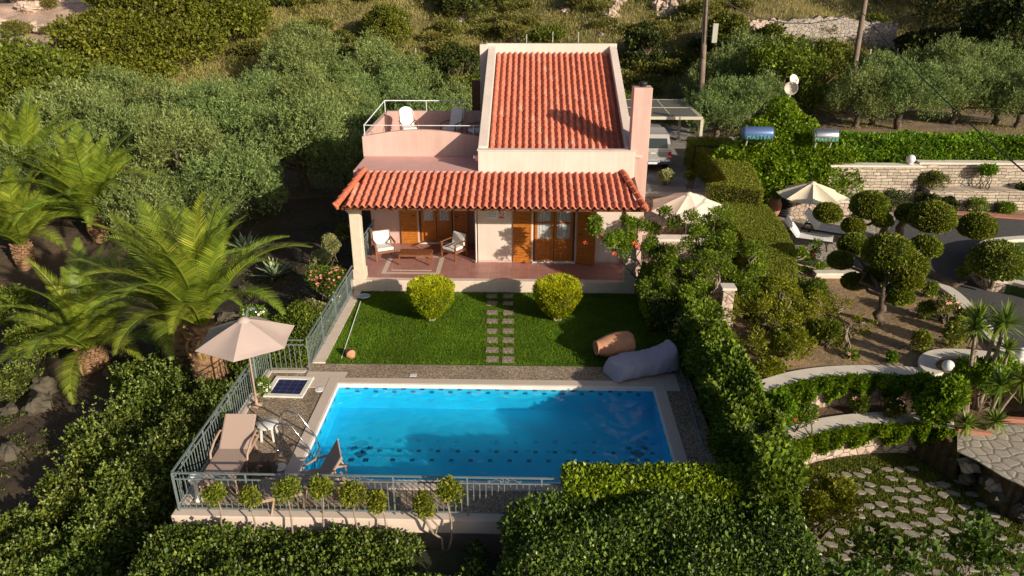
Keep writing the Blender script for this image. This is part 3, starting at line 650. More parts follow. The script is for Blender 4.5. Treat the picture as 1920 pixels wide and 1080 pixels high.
def door(xa, xb, y, wide_shut, left_open=True):
    d = empty('double_door', ((xa+xb)/2, y-24, .40)); d.parent = villa; w = (xb-xa)/2; Hh = 2.22
    fr = MB(); t = .06
    fr.box(-w, -w+t, -.02, .10, 0, Hh); fr.box(w-t, w, -.02, .10, 0, Hh); fr.box(-w+t, w-t, -.02, .10, Hh-t, Hh); fr.build('frame', 'wooddark', d)
    for s_ in (-1, 1):
        a, b_ = sorted((s_*.01, s_*(w-t-.005))); lf = MB(); st = .085
        lf.box(a, a+st, 0, .05, .02, Hh-t-.01); lf.box(b_-st, b_, 0, .05, .02, Hh-t-.01)
        for z0, z1 in ((.02, .14), (.72, .84), (1.38, 1.44), (2.0, Hh-t-.01)): lf.box(a+st, b_-st, 0, .05, z0, z1)
        lf.box(a+st, b_-st, .015, .035, .14, .72); pn = lf.build('door_leaf', 'wood', d, .006)
        MB().box(a+st, b_-st, .02, .026, .84, 1.99).build('glass', M['pane'], pn)
        cu = MB(); n = 26; vs = []
        for i in range(n+1):
            u = i/n; x = a+st+(b_-a-2*st)*u; yy = .07+.018*math.sin(u*26); vs += [(x, yy, .80), (x, yy, 2.02)]
        cu.add(vs, [(2*i, 2*i+2, 2*i+3, 2*i+1) for i in range(n)], True).build('curtain', M['lace'], d)
    MB().box(-w-.03, w+.03, -.14, -.02, -.0, .045).build('threshold', 'copew', d, .008)
    MB().box(-w, w, .35, .37, 0, Hh).build('unlit_room_panel', 'dark', d)  # dark panel stands in for the unlit room behind the glass
m, n, b = newmat('window_pane'); b.inputs['Base Color'].default_value = (.9, .95, .95, 1); b.inputs['Roughness'].default_value = .02; b.inputs['Alpha'].default_value = .18; b.inputs['Specular IOR Level'].default_value = .8
M['pane'] = m; M['lace'] = mat('lace_curtain', (.55, .56, .55), (.30, .31, .31), 30, .9)
door(.14, 1.55, 24.27, 0); door(-4.0, -2.75, 26.08, 0)
def shutter(x, y, z, w, ang):
    e_ = empty('shutter', (x, y-24, z), ang); e_.parent = villa; mb = MB(); Hh = 2.2; w_ = abs(w); s_ = 1 if w > 0 else -1
    A = lambda a, b_: sorted((a*s_, b_*s_))
    for a, b_ in ((0, .06), (w_-.06, w_)): q = A(a, b_); mb.box(q[0], q[1], -.025, .025, 0, Hh)
    for z0 in (0, Hh-.06): q = A(.06, w_-.06); mb.box(q[0], q[1], -.025, .025, z0, z0+.06)
    for i in range(21):
        z0 = .065+i*.0985; q = A(.06, w_-.06); mb.box(q[0], q[1], -.018+.004*(i % 2), .018, z0, z0+.088)
    mb.build('slatted_panel', 'wood', e_, .004)
    q = A(.05, .16); MB().box(q[0], q[1], -.045, -.027, 1.05, 1.08).build('latch', 'dark', e_)
shutter(.08, 24.16, .42, -.62, -.02); shutter(1.62, 24.16, .42, .30, .0); shutter(1.62, 24.13, .42, .63, -.18)
shutter(-4.05, 25.96, .42, -.60, .03); shutter(-2.70, 25.96, .42, .62, -.6)
V_(MB().tube([(-1.80, 24.16, .5), (-1.80, 24.16, 2.9)], .03, 8).tube([(-1.80, 24.16, .52), (-1.80, 24.05, .44)], .03, 8), 'downpipe', 'cream')
# wall sign
sg = empty('wall_sign', (-1.10, 24.19, 2.12), 0, 'white notice with pictograms and a red no smoking symbol on the cream wall', 'sign')
MB().box(-.33, .33, -.012, 0, -.15, .15).build('board', 'paper', sg)
mb = MB()
for r in range(3):
    for c in range(6): mb.box(-.29+c*.052, -.29+c*.052+.024, -.015, -.0125, .04-r*.06, .04-r*.06+.028+.01*((r+c) % 2))
mb.box(-.2, -.08, -.015, -.0125, .11, .12); mb.build('pictograms', 'ink', sg)
mb = MB(); n = 28
ring = [(.17+rr*math.cos(2*PI*k/n), -.0145, .035+rr*math.sin(2*PI*k/n)) for rr in (.10, .08) for k in range(n)]
mb.add(ring, [(k, (k+1) % n, n+(k+1) % n, n+k) for k in range(n)]); mb.bar((.17-.062, -.0145, .035+.062), (.17+.062, -.0145, .035-.062), .004, .02, up=(1, 0, 1)); mb.box(.06, .28, -.0155, -.0125, -.13, -.075)
mb.build('prohibition_symbol', 'red', sg)
mb = MB(); mb.box(.12, .20, -.0135, -.0125, .03, .045).tube([(.20, -.013, .04), (.22, -.013, .06), (.21, -.013, .08)], .004, 5); mb.build('cigarette_mark', 'dark', sg)

# ================================================================== FURNITURE
def armchair():
    r = empty('armchair')                                 # faces -Y; width along X
    r['category'] = 'armchair'
    for sx in (-1, 1):
        MB().bar((sx*.33, -.30, 0), (sx*.33, -.27, .62), .045, .05).build('front_leg', 'teak', r)
        MB().bar((sx*.33, .36, 0), (sx*.33, .30, .50), .045, .05).bar((sx*.33, .30, .50), (sx*.31, .40, .86), .04, .05).build('rear_leg', 'teak', r)
        MB().box(sx*.33-.035, sx*.33+.035, -.36, .34, .615, .645).build('armrest', 'teak', r, .008)
    MB().box(-.31, .31, -.29, -.25, .26, .34).box(-.31, .31, .27, .31, .26, .34).box(-.33, -.29, -.25, .27, .26, .34).box(.29, .33, -.25, .27, .26, .34).build('seat_frame', 'teak', r)
    mb = MB(); mb.box(-.33, .33, .385, .42, .80, .89)
    for i in range(6): mb.bar((-.25+i*.1, .31, .36), (-.25+i*.1, .40, .84), .03, .02)
    mb.build('back_frame', 'teak', r)
    MB().box(-.29, .29, -.31, .25, .345, .455).build('seat_cushion', 'fabw', r, .035)
    b_ = MB().box(-.29, .29, -.055, .055, 0, .46).build('back_cushion', 'fabw', r, .035); b_.location = (0, .27, .42); b_.rotation_euler.x = -.22
    return r
ac = armchair(); p = G(722, 480, .4)
put(ac, (-5.05, 24.55, .403), .42, 1, 'teak armchair with white cushions nearest the left stone column', 'armchairs on the porch')
ac2 = copy_tree(ac); put(ac2, (-2.62, 24.62, .403), -.62, .95, 'teak armchair with white cushions on the right of the low table', 'armchairs on the porch')
ct = empty('coffee_table', (-3.88, 24.12, .403), -.02, 'low slatted teak coffee table between the two porch armchairs', 'coffee table')
mb = MB()
for i in range(15): mb.box(-.51+i*.07, -.51+i*.07+.055, -.26, .26, .36, .38)
mb.build('slatted_top', 'teak', ct); MB().box(-.53, .53, -.29, -.262, .31, .375).box(-.53, .53, .262, .29, .31, .375).box(-.545, -.522, -.26, .26, .31, .375).box(.542, .565, -.26, .26, .31, .375).build('apron', 'teak', ct)
for sx in (-.51, .52):
    for sy in (-.265, .265): MB().box(sx-.025, sx+.025, sy-.02, sy+.02, 0, .31).build('leg', 'teak', ct)
def terrace_chair():
    r = empty('terrace_armchair'); r['category'] = 'armchair'
    for sx in (-1, 1):
        MB().tube([(sx*.30, -.28, 0), (sx*.30, -.27, .45), (sx*.30, -.30, .60), (sx*.30, .1, .63), (sx*.28, .30, .62)], .022, 6).build('arm_frame', 'teak', r)
        MB().tube([(sx*.27, .32, 0), (sx*.26, .22, .42), (sx*.24, .38, .95)], .02, 6).build('rear_leg', 'teak', r)
    MB().box(-.26, .26, -.28, .24, .36, .46).build('seat_cushion', 'fabw', r, .04)
    mb = MB(); n = 20; out = []
    for k in range(n+1):
        a = PI*k/n; out.append((.27*math.cos(a), .48+.22*math.sin(a)))
    out = [(.25, 0)]+out+[(-.25, 0)]
    v = [(x, y_, z) for y_ in (-.045, .045) for x, z in out]; k_ = len(out)
    mb.add(v, [tuple(range(k_)), tuple(range(2*k_-1, k_-1, -1))]+[(i+1, i, k_+i, k_+i+1) for i in range(k_-1)]+[(0, k_-1, 2*k_-1, k_)])
    for xx in (-.09, .09): mb.box(xx-.004, xx+.004, -.052, -.046, .05, .62)
    b_ = mb.build('back_cushion', 'fabw', r, .03); b_.location = (0, .25, .42); b_.rotation_euler.x = -.3
    return r
t1 = terrace_chair(); put(t1, (-4.60, 28.6, 3.665), .35, 1.05, 'round backed white cushioned armchair on the left of the roof terrace', 'armchairs on the roof terrace')
t2 = copy_tree(t1); put(t2, (-2.95, 28.6, 3.665), -.45, 1.05, 'round backed white cushioned armchair on the right of the roof terrace', 'armchairs on the roof terrace')
t3 = copy_tree(t1); put(t3, (-1.98, 28.3, 3.665), -1.0, 1.0, 'white cushioned armchair half hidden by the upper roof parapet', 'armchairs on the roof terrace')

def lounger(name='sun_lounger', ma='taupeL', mf='taupeF', back=.62, arms=True, thick=.03):
    """lies along +Y (head at +Y), origin at foot end"""
    r = empty(name); r['category'] = 'sun lounger'
    w = .31; L1 = 1.18; BL = .78; z = .34
    MB().box(-w, w, .02, L1, z-.01, z+thick).build('seat_panel', ma, r, .008)
    MB().box(-w-.04, -w, 0, L1+.55, z-.04, z+.03).box(w, w+.04, 0, L1+.55, z-.04, z+.03).box(-w, w, -.01, .02, z-.04, z+.03).build('side_rails', mf, r, .01)
    b_ = MB().box(-w-.01, w+.01, 0, BL, 0, thick+.005).box(-w-.03, -w-.01, 0, BL, -.015, .025).box(w+.01, w+.03, 0, BL, -.015, .025).build('backrest', ma, r, .008)
    b_.location = (0, L1, z); b_.rotation_euler.x = back
    MB().box(-w, w, L1+.485, L1+.515, z-.035, z-.01).bar((-w, L1+.50, z-.03), (-w*.9, L1+BL*.6*math.cos(back), z+BL*.6*math.sin(back)), .03).bar((w, L1+.50, z-.03), (w*.9, L1+BL*.6*math.cos(back), z+BL*.6*math.sin(back)), .03).build('back_prop', mf, r)
    for sx in (-1, 1):
        for yy in (.22, L1+.25): MB().bar((sx*(w+.02), yy, z-.03), (sx*(w+.05), yy+(.08 if yy > .5 else -.08), 0), .05, .035).build('leg', mf, r)
        if arms: MB().tube([(sx*(w+.06), L1-.42, .02), (sx*(w+.08), L1-.32, z+.12), (sx*(w+.08), L1-.05, z+.24), (sx*(w+.08), L1+.28, z+.28), (sx*(w+.05), L1+.42, z+.20)], .026, 8).build('armrest', mf, r)
    return r
lg = lounger(back=.70); put(lg, (-6.25, 12.15, .0), .01, 1.0, 'taupe sun lounger with raised back beside the left fence below the umbrella', 'taupe sun loungers by the pool')
lg2 = copy_tree(lg); put(lg2, (-5.25, 11.98, .0), -PI/2+.34, 1.0, 'taupe sun lounger with upright back across the corner of the pool near the front fence', 'taupe sun loungers by the pool')
for ch_ in lg2.children:
    if ch_.name.startswith('backrest'): ch_.rotation_euler.x = 1.0
# octagonal white table behind the lounger
ot = empty('side_table', (-5.84, 14.25, 0), 0, 'small white octagonal plastic side table beside the taupe lounger', 'side table')
MB().lathe([(.001, .40), (.23, .40), (.25, .385), (.25, .36), (.22, .35)], n=8).build('table_top', 'plastic', ot)
for k in range(4):
    a = PI/4+k*PI/2; MB().bar((.17*math.cos(a), .17*math.sin(a), .355), (.20*math.cos(a), .20*math.sin(a), 0), .05, .03).build('leg', 'plastic', ot)
wt = empty('wicker_table', (-5.56, 12.98, 0), .06, 'square dark woven wicker side table between the two taupe loungers', 'side table')
MB().box(-.26, .26, -.22, .22, .33, .36).build('table_top', 'wicker', wt, .01)
MB().box(-.25, -.225, -.21, .21, .0, .33).box(.225, .25, -.21, .21, 0, .33).box(-.225, .225, -.21, -.19, .18, .33).box(-.225, .225, .19, .21, .18, .33).box(-.225, .225, -.19, .19, .14, .16).build('woven_body', 'wicker', wt)
# skimmer lids
for nm, px, py, lb in (('skimmer_lid', 525, 876, 'round white skimmer lid on the deck beside the front end of the pool'), ('skimmer_lid', 600, 730, 'round white skimmer lid by the far left pool corner')):
    q = G(px, py, 0); o = MB().lathe([(.001, .016), (.10, .016), (.13, .014), (.14, .004), (.14, .001)], n=28).build(nm, 'plastic'); o.location = q
    MB().box(-.05, .05, -.012, .012, .016, .024).build('lid_grip', 'plastic', o); tag(o, lb, 'skimmer lid', 'skimmer lids in the deck')
q = G(775, 704, 0); o = MB().box(-.09, .09, -.07, .07, .002, .014).build('drain_cover', 'plastic', None, .004); o.location = q; tag(o, 'small white square cover in the pebbled path behind the pool', 'cover')

# canvas umbrella by the fence
def umbrella(name, loc, H_, R_, hgt, n, m, polem, label, cat='umbrella', drop=.0, rot=0, tilt=0, vent=True, sag=.06):
    r = empty(name, loc, 0, label, cat); rr = random.Random(3)
    ca = empty('canopy_pivot', (0, 0, H_)) if False else None
    mb = MB(); ns = 8; seg = 8; vs = []; fs = []
    T = Matrix.Translation((0, 0, H_)) @ Matrix.Rotation(tilt, 4, 'X') @ Matrix.Translation((0, 0, -H_)) if tilt else Matrix.Identity(4)
    for k in range(n*seg):
        a = rot+2*PI*k/(n*seg); f = (k % seg)/seg; edge = 1-.045*4*f*(1-f)-(1-math.cos(PI/n))*4*f*(1-f)*.85
        for i in range(ns+1):
            t_ = .03+.97*i/ns; rad = R_*t_*edge; z = H_-hgt*(t_**1.12)-sag*4*f*(1-f)*t_*(.6 if i < ns else .3)
            vs.append(T @ Vector((rad*math.cos(a), rad*math.sin(a), z)))
    m_ = ns+1; N_ = n*seg
    fs = [(k*m_+i, k*m_+i+1, ((k+1) % N_)*m_+i+1, ((k+1) % N_)*m_+i) for k in range(N_) for i in range(ns)]
    cn = mb.add(vs, fs, False).build('canopy', m, r); so_ = cn.modifiers.new('s', 'SOLIDIFY'); so_.thickness = .006
    if vent: MB().lathe([(.17, -.06), (.12, .0), (.05, .035), (.001, .045)], (0, 0, H_+.0), n, None).build('vent_cap', m, r)
    for k in range(n):
        a = rot+2*PI*k/n; MB().bar(T @ Vector((.03*math.cos(a), .03*math.sin(a), H_-.06)), T @ Vector((R_*.98*math.cos(a), R_*.98*math.sin(a), H_-hgt-.02)), .018).build('rib', polem, r)
    MB().tube([(0, 0, 0), (0, 0, H_-.02)], .024, 10).build('pole', polem, r)
    MB().lathe([(.13, 0), (.13, .03), (.04, .05), (.03, .20)], n=20).build('base', polem, r)
    return r
umbrella('umbrella', (-6.60, 15.62, 0), 2.34, 1.16, .50, 6, 'taupe', 'taupeF', 'open taupe canvas umbrella beside the left fence by the pool', rot=.62)
sh = empty('outdoor_shower', (-6.80, 16.3, 0), 0, 'grey curved shower pipe rising behind the taupe umbrella', 'shower')
MB().tube([(0, 0, 0), (0, 0, 2.10), (.03, 0, 2.21), (.09, 0, 2.28), (.17, 0, 2.29), (.22, 0, 2.26)], .028, 10).build('pipe', 'iron', sh)
MB().lathe([(.06, 0), (.05, .03), (.015, .05)], (.23, 0, 2.205), 12).build('shower_head', 'chrome', sh); MB().box(-.16, .16, -.16, .16, 0, .03).build('foot_plate', 'iron', sh, .006)
# globe lamp on the deck
def globe(loc, r_, hgt, label, name='globe_lamp', post='plastic'):
    g = empty(name, loc, 0, label, 'garden lamp', 'white globe garden lamps')
    MB().ball((0, 0, hgt+r_), r_, 20).build('globe', 'glassball', g); MB().lathe([(r_*.7, 0), (r_*.7, .02), (r_*.4, .05), (r_*.38, hgt+.02), (r_*.5, hgt+.05)], n=16).build('base', post, g)
globe((-6.60, 12.10, 0), .13, .40, 'white globe lamp in the front left corner of the pool deck')
# beanbag
def beanbag():
    m_ = 36; n_ = 32; vs = []
    cx = lambda t: Vector((-1.0+1.85*t, -.28+.62*t+.06*math.sin(t*5), 0))
    for i in range(m_+1):
        t = i/m_; c = cx(t); d = (cx(min(t+.03, 1))-cx(max(t-.03, 0))).normalized(); s_ = Vector((-d.y, d.x, 0))
        e_ = min(1, (t*14+.03)**.38, ((1-t)*12+.03)**.42); top = np.interp(t, [0, .12, .35, .62, .8, .92, 1], [.30, .46, .50, .52, .66, .80, .70]); wd = np.interp(t, [0, .15, .5, .8, 1], [.40, .47, .46, .42, .36])*(.7+.3*e_)
        for k in range(n_):
            an = 2*PI*k/n_; cx_, sx_ = math.cos(an), math.sin(an); cx_ = math.copysign(abs(cx_)**.62, cx_); sx_ = math.copysign(abs(sx_)**.8, sx_)
            wr = 1+.03*math.sin(an*2+i*.55)+.025*math.sin(i*1.1+an*4)+.018*math.sin(i*2.3-an*3); h = top*e_
            q = c+s_*cx_*wd*wr+Vector((0, 0, h*.5+h*.5*sx_*wr-(.03 if abs(cx_) > .93 else 0)))+d*.10*(sx_ if t > .85 else 0)
            q.z = max(q.z, .006); vs.append(q)
    fs = [(i*n_+k, i*n_+(k+1) % n_, (i+1)*n_+(k+1) % n_, (i+1)*n_+k) for i in range(m_) for k in range(n_)]
    return MB().add(vs, fs, True).add(vs[:n_], [tuple(range(n_-1, -1, -1))]).add(vs[-n_:], [tuple(range(n_))]).build('beanbag', 'bean')
bb = beanbag(); bb.location = (3.05, 17.40, .012); tag(bb, 'large grey fabric beanbag lounger at the right corner of the pool', 'beanbag')
bb.rotation_euler.z = .02; bb.scale = (.94, 1.0, .95)
# terracotta jars
jr = empty('terracotta_jar', (2.34, 18.25, .36), 0, 'big terracotta jar lying on its side on the lawn beside the grey beanbag', 'jar')
prof = [(.001, -.52), (.20, -.52), (.28, -.35), (.34, -.1), (.36, .12), (.33, .33), (.26, .50), (.20, .53), (.16, .50), (.14, .40), (.001, .35)]
prof = [(.001, .50), (.30, .50), (.345, .42), (.36, .25), (.355, .05), (.30, -.22), (.23, -.42), (.19, -.50), (.205, -.54), (.17, -.54), (.14, -.45), (.001, -.40)]
RT = Matrix.Rotation(.30, 4, 'Z') @ Matrix.Rotation(PI/2, 4, 'Y')
MB().lathe(prof, n=28, T=RT).build('jar_body', 'clay', jr); jr.scale = (1.0,)*3
sp = empty('terracotta_pot', (-4.82, 18.03, .0), 0, 'small terracotta pot lying on the lawn corner by the pool net pole', 'pot')
MB().lathe([(.001, .15), (.085, .15), (.10, .13), (.105, .02), (.13, .02), (.13, -.03), (.11, -.03), (.075, -.13), (.001, -.15)], (0, 0, .125), 20, Matrix.Rotation(2.2, 4, 'Z') @ Matrix.Rotation(1.35, 4, 'Y')).build('pot_body', 'clay', sp)
# pool net on a pole leaning on the side kerb
nt_ = empty('pool_net', (-5.1, 18.3, 0), 0, 'pool skimmer net on a long thin pole lying along the left kerb of the lawn', 'pool net')
a_ = Vector(G(640, 672, .03)); b2 = Vector(G(676, 565, .06)); MB().tube([a_-nt_.location, b2-nt_.location], .014, 8).build('pole', 'rail', nt_)
c_ = Vector(G(682, 555, .09))-nt_.location; d_ = (b2-a_).normalized(); s_ = Vector((-d_.y, d_.x, 0))
pts = [c_+d_*.16*math.cos(a)+s_*.20*math.sin(a) for a in [2*PI*k/20 for k in range(21)]]; MB().tube(pts, .014, 6).build('net_frame', 'rail', nt_)
M['net'] = mat('blue_net_mesh', (.30, .40, .62), (.25, .34, .55), 60, .8); MB().add([tuple(p_-Vector((0, 0, .01))) for p_ in pts[:20]], [tuple(range(20))]).build('net_mesh', M['net'], nt_)

# ================================================================== FENCES
def fence(name, a, b_, zb, label, hgt=.93, n=None, scroll=True, step=.118, mat_='iron'):
    a, b_ = Vector(a), Vector(b_); L = (b_-a).length; r = empty(name, a, math.atan2(b_.y-a.y, b_.x-a.x), label, 'fence', 'grey iron railings round the pool deck')
    z1 = hgt+zb; MB().box(0, L, -.02, .02, z1-.012, z1+.01).build('top_rail', mat_, r); MB().box(0, L, -.012, .012, z1-.15, z1-.128).build('upper_rail', mat_, r); MB().box(0, L, -.012, .012, zb+.08, zb+.10).build('bottom_rail', mat_, r)
    bm_ = None; n = int(L/step)
    for i in range(1, n):
        if i % 12 == 0: continue
        if bm_ is None: o_ = MB().box(-.0065, .0065, -.0065, .0065, zb+.10, z1-.15).box(-.012, .012, -.012, .012, zb+.50, zb+.525).build('baluster', mat_, r); bm_ = o_
        else: o_ = bm_.copy(); COL.objects.link(o_); o_.parent = r
        o_.location.x = i*L/n
    for i in range(0, n+1, 12):
        MB().box(-.014, .014, -.014, .014, zb-.0, z1-.02).build('post', mat_, r).location.x = min(i*L/n, L-.015)+.0
    if scroll:
        sc_ = None
        for i in range(6, n, 12):
            if sc_ is None:
                mb = MB(); zc = z1-.075
                for s_ in (-1, 1):
                    mb.tube([(s_*.30, 0, zc-.04), (s_*.16, 0, zc+.035), (s_*.03, 0, zc-.03)], .006, 5)
                    mb.tube([(s_*(.05+.035*math.cos(t)), 0, zc+.035*math.sin(t)) for t in [k*.6 for k in range(11)]], .006, 5)
                    mb.tube([(s_*(.30+.022*math.cos(t)), 0, zc-.02+.022*math.sin(t)) for t in [k*.6 for k in range(10)]], .006, 5)
                sc_ = mb.build('scroll_ornament', mat_, r); o_ = sc_
            else: o_ = sc_.copy(); COL.objects.link(o_); o_.parent = r
            o_.location.x = i*L/n
    return r
fence('iron_fence', (DX0+.12, DY0+.14, 0), (1.0, DY0+.14, 0), .0, 'grey iron railing with scrolls along the front edge of the pool deck')
fence('iron_fence', (DX0+.12, DY0+.16, 0), (DX0+.16, 17.28, 0), .0, 'grey iron railing with scrolls along the left edge of the pool deck')
fence('iron_fence', (DX0+.20, 17.27, 0), (-5.82, 17.27, 0), .0, 'short grey iron railing running behind the foot bath', scroll=False)
fence('iron_fence', (-5.76, 17.34, 0), (-5.68, 22.45, 0), .0, 'grey iron railing climbing beside the lawn towards the porch column', scroll=False)
fence('iron_fence', (-5.66, 23.1, 0), (-5.60, 25.9, 0), .40, 'short grey iron railing closing the left end of the porch', scroll=True, step=.13)
fr_ = empty('hose', (4.02, 14.0, 0), 0, 'thin pale blue hose running along the foot of the ivy hedge', 'hose'); M['hose'] = mat('pale_blue_hose', (.16, .34, .40), None, 3, .5)
MB().tube([(-.10, .0, .02), (-.05, 1.5, .02), (0, 3.5, .05), (.02, 5.2, .03)], .012, 6).build('hose_line', M['hose'], fr_)

# ================================================================== VEGETATION HELPERS
def bush(name, loc, lumps, n, L, Wd, lm, label, cat='shrub', group=None, up=.4, rand=.7, trunk=None, inner=.55, bark='bark', flowers=None, zmin=None):
    """loc on the ground; lumps relative to loc"""
    r = empty(name, loc, 0, label, cat, group)
    V, Q = lumpleaves(lumps, n, L, Wd, up, rand, inner, zmin=zmin); npmesh('foliage', V, Q, LM[lm], r)
    mb = MB()
    for l in (lumps if trunk is None else trunk):
        b0 = (random.uniform(-.05, .05), random.uniform(-.05, .05), -.1); limb(mb, b0, (l[0], l[1], l[2]), .035+.02*l[3], .012, .12)
    mb.build('stems', bark, r)
    if flowers:
        fm, nf, fs = flowers; V = []; fl = MB()
        for _ in range(nf):
            l = random.choice(lumps); d = Vector((random.gauss(0, 1), random.gauss(0, 1)-.4, abs(random.gauss(0, 1)))).normalized()
            c = Vector(l[:3])+Vector((d.x*l[3], d.y*l[4], d.z*l[5]))*1.03
            for k in range(5):
                a = 2*PI*k/5; e1 = d.orthogonal().normalized(); e2 = d.cross(e1); p_ = c+(e1*math.cos(a)+e2*math.sin(a))*fs
                fl.add([c, c+(e1*math.cos(a-.5)+e2*math.sin(a-.5))*fs*.8+d*.01, p_+d*.02, c+(e1*math.cos(a+.5)+e2*math.sin(a+.5))*fs*.8+d*.01], [(0, 1, 2, 3)])
        fl.build('flowers', fm, r)
    return r
def rl(n, R_, zc, rz, r0=.3, r1=.55, flat=1.):
    """random lumps inside an ellipsoid of radius R_, centre height zc"""
    out = []
    for _ in range(n):
        d = Vector((random.gauss(0, 1), random.gauss(0, 1), random.gauss(0, 1))).normalized()*random.uniform(.35, .75)
        s_ = random.uniform(r0, r1)*R_; out.append((d.x*R_, d.y*R_, zc+d.z*rz, s_, s_, s_*flat))
    return out
def hedge(name, poly, z0, z1, lm, label, dens=420, L=.06, Wd=.035, jit=.05, cat='hedge', ztop=None, corem=None, group=None, up=.2, rand=.8, out=.06, wave=.05):
    """leaves over the top and sides of a prism; ztop(x,y) optional top height"""
    c = np.array(poly).mean(0); r = empty(name, (c[0], c[1], z0), 0, label, cat, group)
    P = [np.array(p_)-c for p_ in poly]; n = len(P); area = sum(P[i][0]*P[(i+1) % n][1]-P[(i+1) % n][0]*P[i][1] for i in range(n))/2
    if area < 0: P = P[::-1]; area = -area
    zt = (lambda x, y: np.full(np.shape(x), z1-z0)) if ztop is None else (lambda x, y: ztop(x+c[0], y+c[1])-z0)
    wv = lambda a, b_: wave*(np.sin(a*2.3+b_*1.1)+np.sin(b_*3.7-a*1.9))*.5
    pts = []; nrm = []
    # top
    mn = np.min(P, 0); mx = np.max(P, 0); k = int(dens*(mx[0]-mn[0])*(mx[1]-mn[1])*1.2); q = RNG.uniform(mn, mx, (k, 2)); ins = np.zeros(k, bool); j = n-1
    for i in range(n):
        xi, yi, xj, yj = P[i][0], P[i][1], P[j][0], P[j][1]
        cnd = ((yi > q[:, 1]) != (yj > q[:, 1])) & (q[:, 0] < (xj-xi)*(q[:, 1]-yi)/(yj-yi+1e-12)+xi); ins ^= cnd; j = i
    q = q[ins]; dep = RNG.exponential(.03, len(q)); z = zt(q[:, 0], q[:, 1])+wv(q[:, 0], q[:, 1])-dep+RNG.normal(0, jit*.4, len(q))
    pts.append(np.stack([q[:, 0], q[:, 1], z], 1)); nn = np.zeros((len(q), 3)); nn[:, 2] = 1; nrm.append(nn)
    for i in range(n):
        a, b_ = P[i], P[(i+1) % n]; e = b_-a; Le = np.linalg.norm(e); k = int(dens*Le*(z1-z0)); 
        if k < 1: continue
        u = RNG.random(k); w = RNG.random(k); o_ = np.array([e[1], -e[0]])/Le; xy = a+e*u[:, None]; zz = w*zt(xy[:, 0], xy[:, 1])
        off = wv(xy[:, 0]+zz, zz*1.4+xy[:, 1])-RNG.exponential(.03, k)+RNG.normal(0, jit*.4, k)
        pts.append(np.concatenate([xy+o_*off[:, None], zz[:, None]], 1)); nrm.append(np.tile(np.array([o_[0], o_[1], 0.]), (k, 1)))
    Pn = np.concatenate(pts); Nn = np.concatenate(nrm); D = unit(Nn+np.array([0, 0, up])+RNG.normal(size=Pn.shape)*rand); s_ = RNG.uniform(.55, 1.0, len(Pn))*RNG.choice([1, 1, 1.25, 1.7], len(Pn))
    V, Q = leafquads(Pn, D, L*s_, Wd*s_)
    npmesh('foliage', V, Q, LM[lm], r)
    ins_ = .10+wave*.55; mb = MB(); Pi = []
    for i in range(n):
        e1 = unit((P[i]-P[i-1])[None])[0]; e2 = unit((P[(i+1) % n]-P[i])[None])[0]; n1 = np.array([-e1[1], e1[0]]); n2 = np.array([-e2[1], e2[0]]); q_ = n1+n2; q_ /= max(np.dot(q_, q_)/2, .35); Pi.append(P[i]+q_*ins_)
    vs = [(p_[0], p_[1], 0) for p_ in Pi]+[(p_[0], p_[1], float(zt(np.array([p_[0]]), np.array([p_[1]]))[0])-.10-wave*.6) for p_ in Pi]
    mb.add(vs, [tuple(range(n-1, -1, -1)), tuple(range(n, 2*n))]+[(i, (i+1) % n, (i+1) % n+n, i+n) for i in range(n)]); mb.build('shade_core', M['core'], r)
    return r
M['core'] = mat('shaded_inner_twigs', (.03, .035, .012), (.015, .018, .006), 12, .9)  # dark colour of the solid cores stands for shade inside the foliage
def P2(px, py, z): return G(px, py, z)[:2]

# ================================================================== PALMS
def frond_mesh(L=2.8, arch=1.0, n=58, seed=0, rng=None):
    rg = np.random.default_rng(seed); k = n; t = np.linspace(0, 1, k)
    # rachis in XZ plane: starts steep then arches
    ang0 = 0; pts = [np.zeros(3)]; a = 0.
    for i in range(1, k):
        a = -arch*(t[i]**1.7); pts.append(pts[-1]+np.array([math.cos(a), 0, math.sin(a)])*L/(k-1))
    pts = np.array(pts); tan = np.gradient(pts, axis=0); tan = unit(tan); nrm = np.stack([-tan[:, 2], np.zeros(k), tan[:, 0]], 1)
    Vs, Qs, c = [], [], 0
    for i in range(4, k):
        for rep in (0,):
            for s_ in (-1, 1):
                ll = .50*math.sin(PI*min(1, .16+.84*t[i])**.8)*(.9+.2*rg.random())*(.45 if t[i] < .14 else 1)+.08
                f = .55+.35*(t[i]); d = tan[i]*f+np.array([0, s_*1., 0])+nrm[i]*(.32-.1*rg.random()); d /= np.linalg.norm(d)
                base = pts[i]+tan[i]*rep*L/(k-1); w = .040; w1 = tan[i]*w*.5
                mid = base+d*ll*.55; tip = base+d*ll+np.array([0, 0, -.10*ll-.02*rg.random()])
                Vs += [base-w1, base+w1, mid+w1*.9, mid-w1*.9, tip+w1*.15, tip-w1*.15]; Qs += [(c, c+1, c+2, c+3), (c+3, c+2, c+4, c+5)]; c += 6
    # rachis
    for i in range(k):
        r_ = .028*(1-t[i])**.7+.004
        Vs += [pts[i]+np.array([0, r_, 0]), pts[i]+nrm[i]*r_, pts[i]-np.array([0, r_, 0]), pts[i]-nrm[i]*r_]
    for i in range(k-1):
        for q in range(4): Qs.append((c+i*4+q, c+i*4+(q+1) % 4, c+(i+1)*4+(q+1) % 4, c+(i+1)*4+q))
    return np.array(Vs), np.array(Qs)
def onground(px, py, z0=-1.):
    z = z0
    for _ in range(12): p_ = G(px, py, z); z = Hs(p_[0], p_[1])
    return (p_[0], p_[1], z)
FM = []
for k, (L, ar) in enumerate(((3.1, .9), (3.1, 1.25), (2.8, 1.7), (3.0, .55))):
    V, Q = frond_mesh(L, ar, seed=k); o = npmesh('frond', V, Q, LM['palm']); FM.append(o.data); bpy.data.objects.remove(o)
